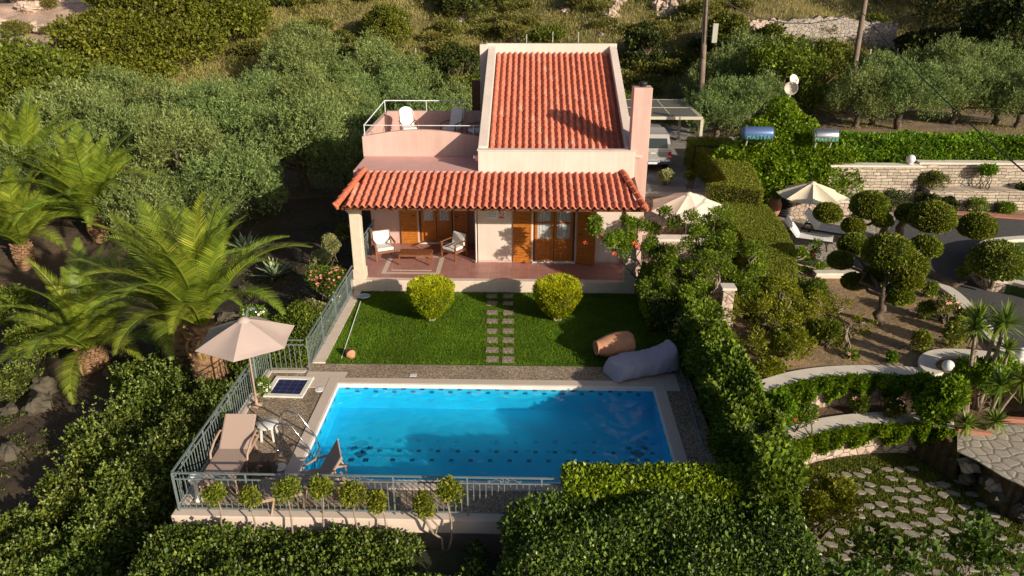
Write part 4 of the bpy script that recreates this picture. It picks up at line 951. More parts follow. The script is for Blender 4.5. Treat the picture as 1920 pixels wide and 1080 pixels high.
V, Q = frond_mesh(1.6, 1.2, seed=9); o = npmesh('frond', V, Q, leafmat('dead_palm_leaflets', (.22, .14, .08), (.36, .25, .16), .8, .2)); FMD = o.data; bpy.data.objects.remove(o)
def palm(loc, th, R_, nf, sc, label, lean=(0, 0), seed=1, dead=3, ol=1.0):
    rd = random.Random(seed); r = empty('date_palm', loc, 0, label, 'palm tree', 'date palms left of the villa')
    mb = MB(); top = Vector((lean[0], lean[1], th)); n = 14; m_ = 18; vs = []
    for i in range(m_+1):
        t = i/m_; c = Vector((lean[0]*t*t, lean[1]*t*t, th*t-.3*(1-t))); rr = R_*(.85+.3*math.sin(PI*min(1, t*1.05)))*(1.+.07*(i % 2))
        for k in range(n):
            a = 2*PI*(k+.5*(i % 2))/n; rr2 = rr*(1+.12*rd.random()); vs.append(c+Vector((math.cos(a), math.sin(a), 0))*rr2)
    mb.add(vs, [(i*n+k, i*n+(k+1) % n, (i+1)*n+(k+1) % n, (i+1)*n+k) for i in range(m_) for k in range(n)]); mb.add(vs[-n:], [tuple(range(n))])
    for i in range(70):                                   # old leaf boots
        a = i*2.4; z_ = th*(.25+.75*(i/70)); c = Vector((lean[0]*(z_/th)**2, lean[1]*(z_/th)**2, z_)); d = Vector((math.cos(a), math.sin(a), .9)).normalized(); p_ = c+Vector((math.cos(a), math.sin(a), 0))*R_*.95
        mb.bar(p_, p_+d*.16, .11, .05, up=(math.cos(a), math.sin(a), .1))
    mb.build('trunk', 'palmtrunk', r)
    for i in range(nf):
        f = i/nf; el = 1.50-ol*(f**1.25)+rd.uniform(-.14, .14); az = i*2.399+rd.uniform(-.2, .2)
        me = FM[3] if f < .18 else FM[0] if f < .45 else FM[1] if f < .75 else FM[2]
        o_ = bpy.data.objects.new('frond', me); COL.objects.link(o_); o_.parent = r; s_ = sc*rd.uniform(.85, 1.1)*(.75 if f < .1 else 1)
        o_.location = top+Vector((math.cos(az), math.sin(az), 0))*R_*.35*min(1, f*2)+Vector((0, 0, .06*(1-f)))
        o_.rotation_euler = Matrix.Rotation(az, 3, 'Z').to_4x4().to_3x3().__matmul__(Matrix.Rotation(-el, 3, 'Y')).__matmul__(Matrix.Rotation(rd.uniform(-.35, .35), 3, 'X')).to_euler(); o_.scale = (s_, s_, s_)
    for i in range(dead):
        az = rd.uniform(3.6, 6.2); o_ = bpy.data.objects.new('dead_frond', FMD); COL.objects.link(o_); o_.parent = r
        o_.location = top+Vector((math.cos(az), math.sin(az), -.8))*R_*.9; o_.rotation_euler = (Matrix.Rotation(az, 3, 'Z') @ Matrix.Rotation(1.0, 3, 'Y')).to_euler(); o_.scale = (.42, .22, .42)
    return r
p_ = Wp(378, 606, 17.6); palm((p_[0], 17.6, Hs(p_[0], 17.6)), p_[2]-Hs(p_[0], 17.6)+.0, .36, 29, 1.16, 'largest date palm with arching fronds just left of the taupe umbrella', seed=3, dead=4, ol=.62)
p_ = Wp(322, 590, 19.8); palm((p_[0], 19.8, Hs(p_[0], 19.8)), p_[2]-Hs(p_[0], 19.8), .36, 24, 1.0, 'date palm with a thick trunk directly behind the largest palm', seed=8, dead=4)
def gpalm(px, py, z0, th, R_, nf, sc, label, seed, dead=0, ol=1.):
    q = onground(px, py, z0); palm(q, th, R_, nf, sc, label, seed=seed, dead=dead, ol=ol)
gpalm(178, 690, -1.5, .75, .34, 26, 1.05, 'lowest date palm at the left with broad drooping fronds above the dark shrubs', 12, 2, 1.3)
gpalm(188, 440, -1.5, 1.1, .30, 36, 1.35, 'bright date palm in front of the olive grove', 21, 1)
gpalm(48, 490, -1.8, 1.0, .30, 28, 1.2, 'date palm at the left edge of the photo', 33)
gpalm(75, 370, -1.8, 1.2, .28, 28, 1.2, 'farther date palm at upper left beside the olive trees', 41)
# agaves
def agave(loc, s, label, n=26, seed=2):
    rd = random.Random(seed); r = empty('agave', loc, 0, label, 'agave', 'agaves behind the palms'); mb = MB()
    for i in range(n):
        az = i*2.4; el = 1.35-1.05*i/n; L = s*rd.uniform(.8, 1.05); u = Vector((math.cos(az), math.sin(az), 0)); sd = Vector((-u.y, u.x, 0)); vs = []
        for k in range(7):
            t = k/6; c = u*L*t*math.cos(el)+Vector((0, 0, L*t*math.sin(el)-L*.12*t*t)); w = s*.085*math.sin(PI*(.18+.82*t)**.8)+.002; nn = Vector((0, 0, 1))*math.cos(el)-u*math.sin(el)
            vs += [c-sd*w+nn*w*.5, c, c+sd*w+nn*w*.5]
        mb.add(vs, [(k*3+j, k*3+j+1, k*3+j+4, k*3+j+3) for k in range(6) for j in (0, 1)], True)
    mb.build('leaf_rosette', LM['agave'], r)
agave(onground(515, 522), .95, 'blue green agave rosette on bare soil right of the largest palm', seed=2)
agave(onground(462, 478), 1.15, 'blue green agave partly hidden behind palm fronds', seed=5)

# ================================================================== OLIVE GROVE AND TREES
def olive_proto(seed, n=15000, nl=12):
    random.seed(seed); r = empty('olive_tree'); r['category'] = 'olive tree'; lumps = []
    for k in range(nl):
        a = k*2.4; rad = 1.65*math.sqrt((k+.5)/nl); z = 2.5-.7*(rad/1.6)**2+random.uniform(-.5, .6); s_ = random.uniform(.42, .85)
        lumps.append((rad*math.cos(a), rad*math.sin(a), z, s_, s_, s_*random.uniform(.9, 1.35)))
    for k in range(4):
        a = k*1.6; lumps.append((1.35*math.cos(a), 1.45*math.sin(a), 1.35+random.uniform(-.2, .2), .6, .6, .6))
    # upright sprays: leaves in twig groups
    L_ = np.array(lumps); m_ = n//12; idx = RNG.integers(0, len(L_), m_); d = unit(RNG.normal(size=(m_, 3))); d[:, 2] = np.abs(d[:, 2])*np.where(RNG.random(m_) < .8, 1, -1)
    st = L_[idx, :3]+d*L_[idx, 3:6]*RNG.uniform(.6, 1., (m_, 1)); tw = unit(d*.5+np.array([0, 0, .95])+RNG.normal(size=(m_, 3))*.28); tl = RNG.uniform(.25, .6, m_)
    u = RNG.random((m_, 12)); P = (st[:, None]+tw[:, None]*(u*tl[:, None])[..., None]).reshape(-1, 3)+RNG.normal(0, .02, (m_*12, 3))
    D = np.repeat(tw, 12, 0)*.8+RNG.normal(size=(m_*12, 3))*.55
    V, Q = leafquads(P, D, .15*RNG.uniform(.8, 1.3, len(P)), .04); 
    V2, Q2 = lumpleaves(lumps, n//4, .14, .045, .2, .8, .3)
    npmesh('crown', *join([(V, Q), (V2, Q2)]), LM['olive'], r)
    mb = MB(); fork = (random.uniform(-.1, .1), random.uniform(-.1, .1), .9); limb(mb, (0, 0, -.3), fork, .20, .15, .06)
    for l in lumps[::3]: limb(mb, fork, (l[0], l[1], l[2]-.1), .09, .02, .1)
    mb.build('trunk', 'bark', r); return r
OL = [olive_proto(s_) for s_ in (101, 202, 303, 404)]
OLN = [0]
def olive(x, y, s_, label, group):
    s_ *= random.uniform(.78, .98)
    k = OLN[0]; OLN[0] += 1
    o_ = OL[k] if k < 4 else copy_tree(OL[k % 4])
    put(o_, (x, y, Hs(x, y)-.05), random.uniform(0, 6.3), (s_*random.uniform(.95, 1.1), s_*random.uniform(.95, 1.1), s_), label, group); return o_
random.seed(5)
# crown-centre pixel, depth, scale, where it is
for px, py, Y, s_, lb in (
 (430, 320, 30.5, 1.12, 'nearest the bare soil behind the palms'), (330, 290, 34, 1.25, 'behind the bright palm'), (560, 250, 35, 1.25, 'in the middle of the grove'),
 (640, 215, 35, 1.1, 'left of the roof terrace'), (225, 245, 37, 1.35, 'left of the grove centre, above the palms'), (120, 225, 38, 1.4, 'at the left end of the grove, palest of all'),
 (420, 225, 38.5, 1.3, 'second row, above the palms'), (500, 185, 42, 1.35, 'third row, behind the grove centre'), (310, 185, 42, 1.35, 'third row at the left'), (400, 150, 46, 1.3, 'upper left edge of the grove'),
 (600, 165, 43, 1.25, 'third row left of the terrace'), (680, 180, 41, 1.15, 'behind the roof terrace rail'), (740, 155, 44, 1.2, 'behind the roof terrace, near its back rail'), (800, 175, 41.5, 1.1, 'close behind the terrace stair wall'),
 (865, 165, 42.5, 1.1, 'beside the left gable parapet'), (700, 120, 48, 1.25, 'taller one above the terrace'), (760, 90, 50.5, 1.2, 'topmost of the grove left of the villa roof'), (655, 145, 46, 1.1, 'narrow one at the upper edge of the grove'),
 (560, 100, 52, 1.3, 'highest on the slope by the pale rocks'), (625, 115, 50.5, 1.2, 'on the slope above the terrace rail, left one'), (690, 92, 53, 1.2, 'on the slope above the terrace rail, right one'), (480, 140, 48, 1.3, 'fourth row below the pale rocks'),
 (200, 170, 45, 1.35, 'far left row below the oak'), (60, 280, 34, 1.1, 'half hidden behind the far palm'), (560, 120, 49, 1.2, 'upper middle edge of the grove by the rocks'), (270, 345, 29.5, .9, 'small one behind the palm fronds')):
    p_ = Wp(px, py, Y); olive(p_[0], Y, s_, 'silvery olive tree '+lb, 'olive trees left of the villa')
for px, py, Y, s_, lb in (
 (1345, 205, 41, 1.0, 'beside the pergola'), (1410, 195, 42, 1.1, 'left of the satellite dishes'), (1400, 140, 47, 1.1, 'below the meter box pole'), (1335, 150, 47, 1.0, 'behind the meter box pole'),
 (1640, 190, 41.5, 1.2, 'below the leaning pole, broadest of the right row'), (1690, 215, 40.5, 1.05, 'third from the leaning pole'), (1610, 215, 40.5, 1.0, 'just right of the steel tank'), (1790, 205, 42, 1.1, 'in the middle of the right row'),
 (1745, 165, 47, 1.1, 'second row under the cable'), (1870, 205, 42, 1.15, 'with a forked bare trunk near the right edge'), (1915, 215, 41, 1.0, 'at the right edge of the photo'), (1850, 160, 48, 1.1, 'second row at the right'), (1500, 150, 48, 1.0, 'behind the satellite dishes')):
    p_ = Wp(px, py, Y); olive(p_[0], Y, s_, 'olive tree '+lb, 'olive trees right of the villa')
def tree(name, loc, R_, Hh, n, L, Wd, lm, label, nl=16, seed=0, cat='tree', group=None, tr=.25, low=.35, flat=.8, lean=0):
    random.seed(seed+500); r = empty(name, loc, 0, label, cat, group); lumps = []
    for k in range(nl):
        a = k*2.4+seed; f = (k+.5)/nl; rad = R_*.72*math.sqrt(f); z = Hh*(low+(1-low)*.80*(1-.75*(rad/R_)**2)*random.uniform(.68, 1.12)); s_ = R_*random.uniform(.17, .42)
        lumps.append((rad*math.cos(a)+lean*z/Hh, rad*math.sin(a), z, s_, s_, s_*flat))
    for k in range(nl//2): 
        a = k*2*PI/(nl//2); s_ = R_*.33; lumps.append((R_*.7*math.cos(a)+lean*low, R_*.7*math.sin(a), Hh*low*random.uniform(.8, 1.1), s_, s_, s_))
    V, Q = lumpleaves(lumps, n, L, Wd, .3, .8, .5); npmesh('crown', V, Q, LM[lm], r)
    mb = MB(); fk = (lean*.3, 0, Hh*low*.7); limb(mb, (0, 0, -.4), fk, tr, tr*.7, .05)
    for l in lumps[::2]: limb(mb, fk, l[:3], tr*.45, .03, .1)
    mb.build('trunk', 'bark', r); return r
def treeat(name, px, py, Y, R_, Hh, *a, frac=.6, **k):
    p_ = Wp(px, py, Y); g = Hs(p_[0], Y); return tree(name, (p_[0], Y, g), R_, max(Hh, (p_[2]-g)/frac*.0+Hh), *a, **k)
# holm oaks upper left
for i, (px, Y, R_, Hh, lb, lm) in enumerate(((290, 57, 4.6, 7.5, 'largest evergreen oak at the top left', 'oak'), (200, 54, 3.8, 5.2, 'evergreen oak left of the largest one', 'oak'), (400, 60, 4.0, 7.6, 'evergreen oak right of the largest one', 'oak'),
     (60, 47, 4.2, 4.3, 'yellow green oak at the left edge', 'oak'), (120, 53, 3.2, 3.8, 'small oak between the left edge and the rocky hill', 'oak'), (-40, 46, 4.6, 5.6, 'oak cut by the left edge of the photo', 'oak'), (330, 66, 4.5, 8.5, 'oak behind the largest one reaching the top edge', 'oak'), (500, 68, 2.6, 3.2, 'oak at the top edge beside the dry field', 'darkoak'))):
    p_ = Wp(px, 0, Y); tree('oak_tree', (p_[0], Y, Hs(p_[0], Y)), R_, Hh, 30000, .22, .15, lm, 'dense '+lb, 34, i, group='evergreen oaks at the upper left', low=.32)
# dark mass upper right
for i, (px, Y, R_, Hh, lb) in enumerate(((1880, 58, 5.5, 9, 'tall dark tree in the top right corner'), (1780, 66, 3.0, 4.5, 'dark tree left of the corner tree'), (1700, 71, 2.6, 3.5, 'round tree above the dry field'), (1940, 50, 3.5, 6.5, 'dark tree at the right edge'), (1830, 52, 2.6, 2.6, 'low dark thicket tree right of the field wall'), (1760, 52, 2.2, 2.0, 'low dark thicket tree at the end of the field wall'))):
    p_ = Wp(px, 0, Y); tree('shade_tree', (p_[0], Y, Hs(p_[0], Y)), R_, Hh, 16000, .24, .15, 'darkoak', lb, 16, 20+i, group='dark trees at the upper right', low=.3)
for i, (px, Y, R_, Hh, lb, lm) in enumerate(((1218, 54, 1.5, 3.4, 'round dark carob tree on the hill right of the villa roof', 'darkoak'), (1275, 68, 2.2, 3.6, 'dark tree at the top edge left of the meter box pole', 'darkoak'), (1500, 44, 2.4, 4.4, 'leafy green tree behind the satellite dishes', 'hedge'), (1560, 46, 2.2, 3.6, 'leafy tree left of the leaning pole', 'oak'),
     (1450, 50, 2.0, 3.0, 'green tree below the field wall', 'oak'), (1370, 53, 1.6, 2.4, 'rounded green tree right of the meter box', 'oak'), (850, 53, 2.2, 3.4, 'bushy tree on the slope left of the roof', 'darkoak'), (880, 49, 1.6, 2.8, 'bushy tree touching the rear buttress of the roof', 'oak'), (720, 62, 2.0, 2.4, 'tree on the slope above the grove', 'oak'), (870, 68, 2.4, 3.0, 'sprawling tree at the top edge by the wire fence', 'darkoak'), (930, 70, 2.2, 2.4, 'green tree at the top edge above the roof', 'oak'), (650, 57, 1.8, 2.0, 'low dark tree left on the slope', 'darkoak'))):
    p_ = Wp(px, 0, Y); tree('hillside_tree', (p_[0], Y, Hs(p_[0], Y)), R_, Hh, 9000, .17, .11, lm, lb, 12, 40+i, group='trees on the hillside behind the villa', low=.3)
# distant trees so that the hill has cover beyond
# low scrub bushes
random.seed(77); protos = []
for i in range(5):
    r = empty('scrub_bush'); r['category'] = 'bush'; lm = ('scrub', 'darkoak', 'scrub', 'oak', 'scrub')[i]; V, Q = lumpleaves(rl(7, .8, .42, .3, .4, .65, .8), 3200, .13, .05, .7, .6, .3); npmesh('foliage', V, Q, LM[lm], r)
    mb = MB(); [limb(mb, (0, 0, -.1), (math.cos(a)*.4, math.sin(a)*.4, .5), .03, .01) for a in (0, 2, 4)]; mb.build('stems', 'bark', r); protos.append(r)
kk = 0
hue = ('straw coloured', 'dark green', 'yellowish', 'olive green', 'pale dry')
where = []
for i in range(295):
    px = random.uniform(420, 1760); Y = 47+31*random.random()**1.3; p_ = Wp(px, 0, Y); x = p_[0]
    if (px < 560 and Y < 55) or (px > 1400 and 53 < Y < 64 and random.random() < .8): continue
    k = random.choice((0, 0, 2, 4, 1, 3, 2, 4)); o_ = protos[kk] if kk < 5 else copy_tree(protos[k]); kk += 1
    if kk <= 5: k = kk-1
    s_ = random.uniform(.7, 1.9)*(1 if k in (0, 2, 4) else 1.1)
    put(o_, (x, Y, Hs(x, Y)-.05), random.uniform(0, 6), (s_, s_, s_*.8), hue[k]+' scrub bush on the dry hillside behind the villa', 'scrub bushes on the hillside, '+hue[k])
# dry grass on the hill and weeds
def hillmask(x, y): return (np.abs(x) < y*.75) & ~((x < -28) & (y > 60))
blades(230000, -42, 45, 46.5, 82, .42, .04, lambda x, y: H(x, y)-.02, LM['dry'], 'dry_grass', hillmask, 'tall straw coloured dry grass covering the hillside behind the villa', .35)
blades(60000, -25, 34, 33.5, 47, .14, .03, lambda x, y: H(x, y)-.02, LM['dry'], 'dry_grass', lambda x, y: (((x > 9.5) & (y > 36)) | (x < -7)) & (RNG.random(len(x)) < .8*(nz2(x*.8, y*.9) > .05)), 'patchy dry grass under the olive trees', .5)
n_ = 150000; xx = RNG.uniform(-34, 42, n_); yy = 46.5+33*RNG.random(n_)**1.15; kk_ = (nz2(xx*1.3, yy*1.25, 1, 7)+.6*nz2(xx*3.3, yy*3.1, 1, 3) > .10) & ~((xx > 14) & (xx < 30) & (yy > 53) & (yy < 66)) & ~((xx < -24) & (yy > 58)); xx, yy = xx[kk_], yy[kk_]
md = np.clip((nz2(xx*1.3, yy*1.25, 1, 7)+.6*nz2(xx*3.3, yy*3.1, 1, 3)-.10)*2.2, 0, 1); P_ = np.stack([xx, yy, H(xx, yy)+md*.95*RNG.uniform(.55, 1, len(xx))], 1)
V, Q = leafquads(P_, RNG.normal(size=P_.shape)*.7+np.array([0, 0, .9]), .17*RNG.choice([.7, 1, 1.5], len(xx)), .085); tag(npmesh('hillside_scrub', V, Q, LM['scrub']), 'tangled olive green scrub and heather covering the slope behind the villa', 'scrub', kind='stuff')
# rocks on hill
def rock(loc, s, m, label, group, seed=0, flat=.7):
    rg = np.random.default_rng(seed); mb = MB(); n = 14; mm = 9; vs = []; ph = rg.uniform(0, 6, 6)
    for i in range(mm+1):
        th = PI*i/mm
        for k in range(n):
            a = 2*PI*k/n; d = np.array([math.sin(th)*math.cos(a), math.sin(th)*math.sin(a), math.cos(th)])
            q = 1+.22*math.sin(3*d[0]+ph[0])*math.cos(3*d[1]+ph[1])+.16*math.sin(6*d[2]+5*d[0]+ph[2])+.1*math.sin(9*d[1]+ph[3])+(rg.normal(0, .04) if 0 < i < mm else 0)
            vs.append((d[0]*s*q, d[1]*s*q*.85, d[2]*s*q*flat))
    o_ = mb.add(vs, [(i*n+k, (i+1)*n+k, (i+1)*n+(k+1) % n, i*n+(k+1) % n) for i in range(mm) for k in range(n)]).build('boulder', m); o_.location = loc; o_.rotation_euler.z = rg.uniform(0, 6)
    return tag(o_, label, 'boulder', group)
random.seed(31)
for i in range(26):
    px, py = random.choice(((1160, 40), (1175, 20), (1190, 5), (1150, 50), (1165, 30), (1255, 40), (1245, 30), (1290, 45), (1310, 50), (1300, 40))); px += random.uniform(-8, 8)
    Y = 60+(60-py)*.22+random.uniform(-1, 1) if px < 1200 else 63+random.uniform(-1, 1.5); x = Wp(px, 0, Y)[0]
    rock((x, Y, Hs(x, Y)+.15), random.uniform(.3, .75), 'rockpink', 'pale limestone boulder in the outcrop '+('above the right end of the villa roof' if px < 1200 else 'left of the meter box pole'), 'pale boulders above the roof' if px < 1200 else 'pale boulders left of the meter box pole', i)
for i in range(16):
    px = random.uniform(395, 540); Y = 52+(px-395)*.035+random.uniform(-1, 1.5); x = Wp(px, 0, Y)[0]; rock((x, Y, Hs(x, Y)+.1), random.uniform(.25, .6), 'rockpink', 'pale boulder on the slope between the oaks and the olive grove', 'boulders between oaks and grove', 100+i)
for i in range(34):
    px = random.uniform(-30, 230); Y = random.uniform(62, 92); x = Wp(px, 0, Y)[0]; rock((x, Y, Hs(x, Y)), random.uniform(.35, 1.3), 'rockpink', 'weathered pink limestone outcrop on the pale slope in the top left corner', 'outcrops in the top left corner', 700+i, .5)
for i in range(22):
    px = random.uniform(-30, 230); Y = random.uniform(62, 92); x = Wp(px, 0, Y)[0]; k = random.choice((0, 1, 2, 3)); put(copy_tree(protos[k]), (x, Y, Hs(x, Y)-.05), random.uniform(0, 6), random.uniform(.7, 1.6), hue[k]+' scrub bush among the pink rocks in the top left corner', 'scrub bushes in the top left corner, '+hue[k])
for i in range(46):
    px = random.uniform(560, 1330); Y = random.uniform(49, 70); x = Wp(px, 0, Y)[0]; rock((x, Y, Hs(x, Y)+.05), random.uniform(.18, .5), 'rockpink' if i % 2 else 'rock', 'weathered limestone boulder among the dry grass behind the villa', 'boulders among the dry grass', 600+i, .55)
for i, (px, py, s_, lb) in enumerate(((85, 735, .42, 'tall brown boulder at the far left below the palms'), (75, 768, .38, 'rounded boulder lying under the tall one at the far left'), (20, 775, .25, 'small boulder at the left edge'), (250, 640, .25, 'small boulder between the palms'), (430, 605, .35, 'low boulder behind the umbrella'), (215, 700, .3, 'shaded boulder left of the dark shrubs'), (20, 855, .3, 'dark boulder in the lower left shade'), (150, 655, .2, 'small shaded boulder under the low palm'), (455, 545, .16, 'small stone on the soil right of the palms'), (395, 700, .25, 'stone at the foot of the largest palm'))):
    q = onground(px, py, -2); rock((q[0], q[1], q[2]+s_*.4), s_, 'rockdark', lb, None, 200+i)

# ================================================================== HEDGES ROUND THE POOL
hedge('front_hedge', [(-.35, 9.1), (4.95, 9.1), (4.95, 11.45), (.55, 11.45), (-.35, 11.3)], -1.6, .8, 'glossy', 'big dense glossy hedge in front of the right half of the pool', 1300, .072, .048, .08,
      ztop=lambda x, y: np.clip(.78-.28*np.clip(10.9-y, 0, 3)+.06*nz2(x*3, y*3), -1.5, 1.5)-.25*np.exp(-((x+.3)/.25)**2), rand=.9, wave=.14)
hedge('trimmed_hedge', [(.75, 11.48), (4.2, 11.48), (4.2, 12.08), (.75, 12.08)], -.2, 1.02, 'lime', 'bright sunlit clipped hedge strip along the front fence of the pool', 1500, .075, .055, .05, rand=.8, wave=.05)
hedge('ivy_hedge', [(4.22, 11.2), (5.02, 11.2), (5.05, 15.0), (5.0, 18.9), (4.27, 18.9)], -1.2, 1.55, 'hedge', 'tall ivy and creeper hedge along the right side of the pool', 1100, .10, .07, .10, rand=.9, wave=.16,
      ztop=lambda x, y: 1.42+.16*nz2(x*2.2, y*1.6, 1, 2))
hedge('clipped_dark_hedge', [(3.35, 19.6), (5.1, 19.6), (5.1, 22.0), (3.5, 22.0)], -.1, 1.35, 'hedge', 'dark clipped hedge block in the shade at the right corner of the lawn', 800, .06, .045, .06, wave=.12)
random.seed(3)
# ground-cover hedge behind the left railings
hedge('low_hedge', [(-8.9, 17.6), (-5.95, 17.45), (-5.85, 20.9), (-7.2, 21.3), (-8.2, 19.3)], -1.0, .12, 'hedge', 'low bright green hedge between the foot bath and the railing by the lawn', 900, .06, .04, .06, wave=.16, rand=.8)
# dark glossy shrubs left
def bigbush(px, py, z, R_, lb, n=14000, lm='glossy', L=.085, Wd=.05, seed=0, nl=9):
    random.seed(900+seed); x, y, _ = G(px, py, z); g = min(Hs(x, y), z-.6); h = z-g
    lumps = []
    for k in range(nl):
        a = k*2.4+seed; rad = R_*.72*math.sqrt((k+.5)/nl); s_ = R_*random.uniform(.32, .5); lumps.append((rad*math.cos(a), rad*math.sin(a)*.9, h-s_*.6-.35*(rad/R_)**2*h*.6+random.uniform(-.12, .1), s_, s_, s_*.8))
    for k in range(6): a = k*PI/3; lumps.append((R_*.75*math.cos(a), R_*.7*math.sin(a), h*.45, R_*.35, R_*.35, R_*.4))
    r = bush('glossy_shrub', (x, y, g), lumps, n, L, Wd, lm, lb, 'shrub', 'dark glossy shrubs left of the pool', .45, .75, lumps[::3], .5)
    m_ = 130; L_ = np.array(lumps); k = RNG.integers(0, len(L_), m_); d = unit(RNG.normal(size=(m_, 3))+np.array([0, -.1, .8])); st = L_[k, :3]+d*L_[k, 3:6]*.85; tw = unit(d+np.array([0, 0, .5])+RNG.normal(size=(m_, 3))*.25); u = RNG.random((m_, 14)); tl = RNG.uniform(.15, .42, m_)*R_
    P_ = (st[:, None]+tw[:, None]*(u*tl[:, None])[..., None]).reshape(-1, 3); V, Q = leafquads(P_, np.repeat(tw, 14, 0)*.5+RNG.normal(size=P_.shape)*.6, .075, .042); npmesh('young_shoots', V, Q, LM['shoot'], r); return r
for i, a in enumerate(((400, 745, -.1, 1.15, 'glossy shrub against the left fence below the umbrella'), (310, 720, -.4, 1.2, 'glossy shrub topmost on the slope left of the fence'), (350, 810, -.3, 1.1, 'glossy shrub halfway down the left fence'), (225, 800, -.8, 1.25, 'glossy shrub with pale shoots reaching left towards the boulders'),
      (270, 880, -.6, 1.1, 'glossy shrub left of the front fence corner'), (165, 900, -1.1, 1.1, 'glossy shrub at the left end of the shrub mass'), (230, 960, -.8, 1.0, 'glossy shrub with a few yellow leaves near the lower left'), (70, 1040, -1.2, .95, 'shrub in the bottom left corner'), (150, 1055, -1.0, .85, 'shrub second from the bottom left corner'), (30, 985, -1.5, .7, 'small shrub at the lower left edge'))):
    bigbush(a[0], a[1], a[2], a[3], a[4], 13000, seed=i)
hedge('low_front_hedge', [(-7.3, 9.2), (-.2, 9.2), (-.2, 11.38), (-7.1, 11.38)], -1.9, .1, 'glossy', 'rough leafy hedge below the front kerb under the little standard trees', 850, .075, .05, .10,
      ztop=lambda x, y: -.08+.08*nz2(x*4.1, y*3.2, 1, 1)+.05*nz2(x*9, y*8)-.85*np.exp(-((x+1.55)/.42)**2)*np.clip((y-10.2)*2, 0, 1)-.6*np.exp(-((x+.6)/.25)**2), rand=.95, wave=.10)
for i, a in enumerate(((55, 610, -.9, .75, 'dark undergrowth bush at the left edge above the boulders'), (20, 700, -1.4, .7, 'dark undergrowth bush beside the small boulder at the left edge'), (265, 690, -.8, .8, 'undergrowth bush between the lowest palm and the glossy shrubs'), (130, 560, -.9, .75, 'undergrowth bush above the fronds of the lowest palm'), (20, 545, -1.0, .7, 'undergrowth bush under the palm at the left edge'), (300, 470, -.5, .7, 'undergrowth bush behind the largest palm'), (400, 440, -.3, .6, 'undergrowth bush between the agaves and the olive trees'), (120, 820, -1.9, .8, 'dark undergrowth bush below the pair of brown boulders'), (60, 900, -2.1, .8, 'dark undergrowth bush in the shade at the lower left'), (560, 600, -.4, .35, 'low weedy bush on the soil beside the low hedge'))):
    bigbush(a[0], a[1], a[2], a[3], a[4], 6000, lm='darkoak' if i % 2 else 'hedge', seed=60+i, L=.09, Wd=.05)
# little standard trees in front of the fence
for i, (px, py, bx, by, w, lb) in enumerate(((405, 925, 470, 1000, .21, 'first from the left, thin and leaning'), (463, 927, 508, 1000, .18, 'second from the left'), (537, 920, 573, 1005, .25, 'third from the left, beside the side tables'), (606, 915, 615, 1000, .24, 'fourth from the left'), (662, 928, 680, 1000, .27, 'fifth from the left, roundest'), (714, 940, 728, 1002, .22, 'sixth from the left'), (785, 945, 818, 1002, .25, 'with a curved forked stem'), (846, 920, 836, 1000, .25, 'last one before the big hedge'))):
    h = Wp(px, py, 11.42); g = Wp(bx if i > 5 else px+(bx-px)*.35, by, 11.3); r = empty('standard_tree', (g[0], 11.3, -1.2), 0, 'small lollipop clipped tree before the front fence, '+lb, 'topiary tree', 'small standard trees along the front fence')
    hp = Vector((h[0]-g[0], .1, h[2]+1.2)); random.seed(i+9); lumps = [(hp.x+random.uniform(-.12, .12), hp.y, hp.z+random.uniform(-.12, .12), w*random.uniform(.4, .85), w*.6, w*random.uniform(.45, .95)) for _ in range(6)]
    V, Q = lumpleaves(lumps, 1500, .06, .035, .3, .8, .5); npmesh('crown', V, Q, LM['topi'], r)
    mb = MB()
    if i == 6: mb.tube([(.12, 0, .6), (.10, 0, 1.02), (-.06, .03, 1.12), hp*.92], .024, 7).tube([(-.02, .02, 1.1), (.03, .03, 1.3), (hp.x+.08, .08, hp.z-.1)], .018, 6)
    else: limb(mb, (.02, 0, .3), tuple(hp), .024, .015, .04)
    mb.build('stem', 'barkpale', r)
# the two golden shrubs on the lawn
def golden(loc, w, h, lb, seed):
    random.seed(seed); r = empty('golden_shrub', loc, 0, lb, 'shrub', 'golden clipped shrubs on the lawn'); n = 15000
    d = unit(RNG.normal(size=(n, 3))); rr = RNG.uniform(.82, 1.0, n); u = np.clip(d[:, 2], -1, 1)
    # inverted bell: wide flat top, narrow base
    zz = h*(.5+.5*np.sign(u)*np.abs(u)**.75); prof = np.interp(zz/h, [0, .08, .3, .6, .85, .97, 1], [.15, .38, .72, .96, 1.0, .86, .70])
    az = np.arctan2(d[:, 1], d[:, 0]); top = RNG.random(n) < .3; rad = w*prof*rr*(1+.05*np.sin(3*az+seed)+.04*np.sin(7*az+zz*5))
    rad = np.where(top, w*.9*np.sqrt(RNG.random(n)), rad); zz = np.where(top, h*(.97+.03*np.sin(az*3+rad*7))-.05*(rad/w)**3, zz)
    P = np.stack([rad*np.cos(az), rad*np.sin(az), zz+.12], 1); D = unit(np.stack([np.cos(az)*.7, np.sin(az)*.7, np.full(n, 1.1)], 1)+RNG.normal(size=(n, 3))*.45)
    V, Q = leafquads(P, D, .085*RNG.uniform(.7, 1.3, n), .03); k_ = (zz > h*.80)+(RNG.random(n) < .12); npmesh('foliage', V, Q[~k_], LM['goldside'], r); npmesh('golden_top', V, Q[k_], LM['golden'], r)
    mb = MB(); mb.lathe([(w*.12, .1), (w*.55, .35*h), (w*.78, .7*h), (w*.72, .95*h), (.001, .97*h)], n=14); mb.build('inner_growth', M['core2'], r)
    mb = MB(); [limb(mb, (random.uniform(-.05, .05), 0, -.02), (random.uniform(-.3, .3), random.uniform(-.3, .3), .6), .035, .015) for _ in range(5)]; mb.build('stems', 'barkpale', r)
M['core2'] = mat('inner_golden_twigs', (.10, .12, .015), (.05, .06, .01), 12, .9)
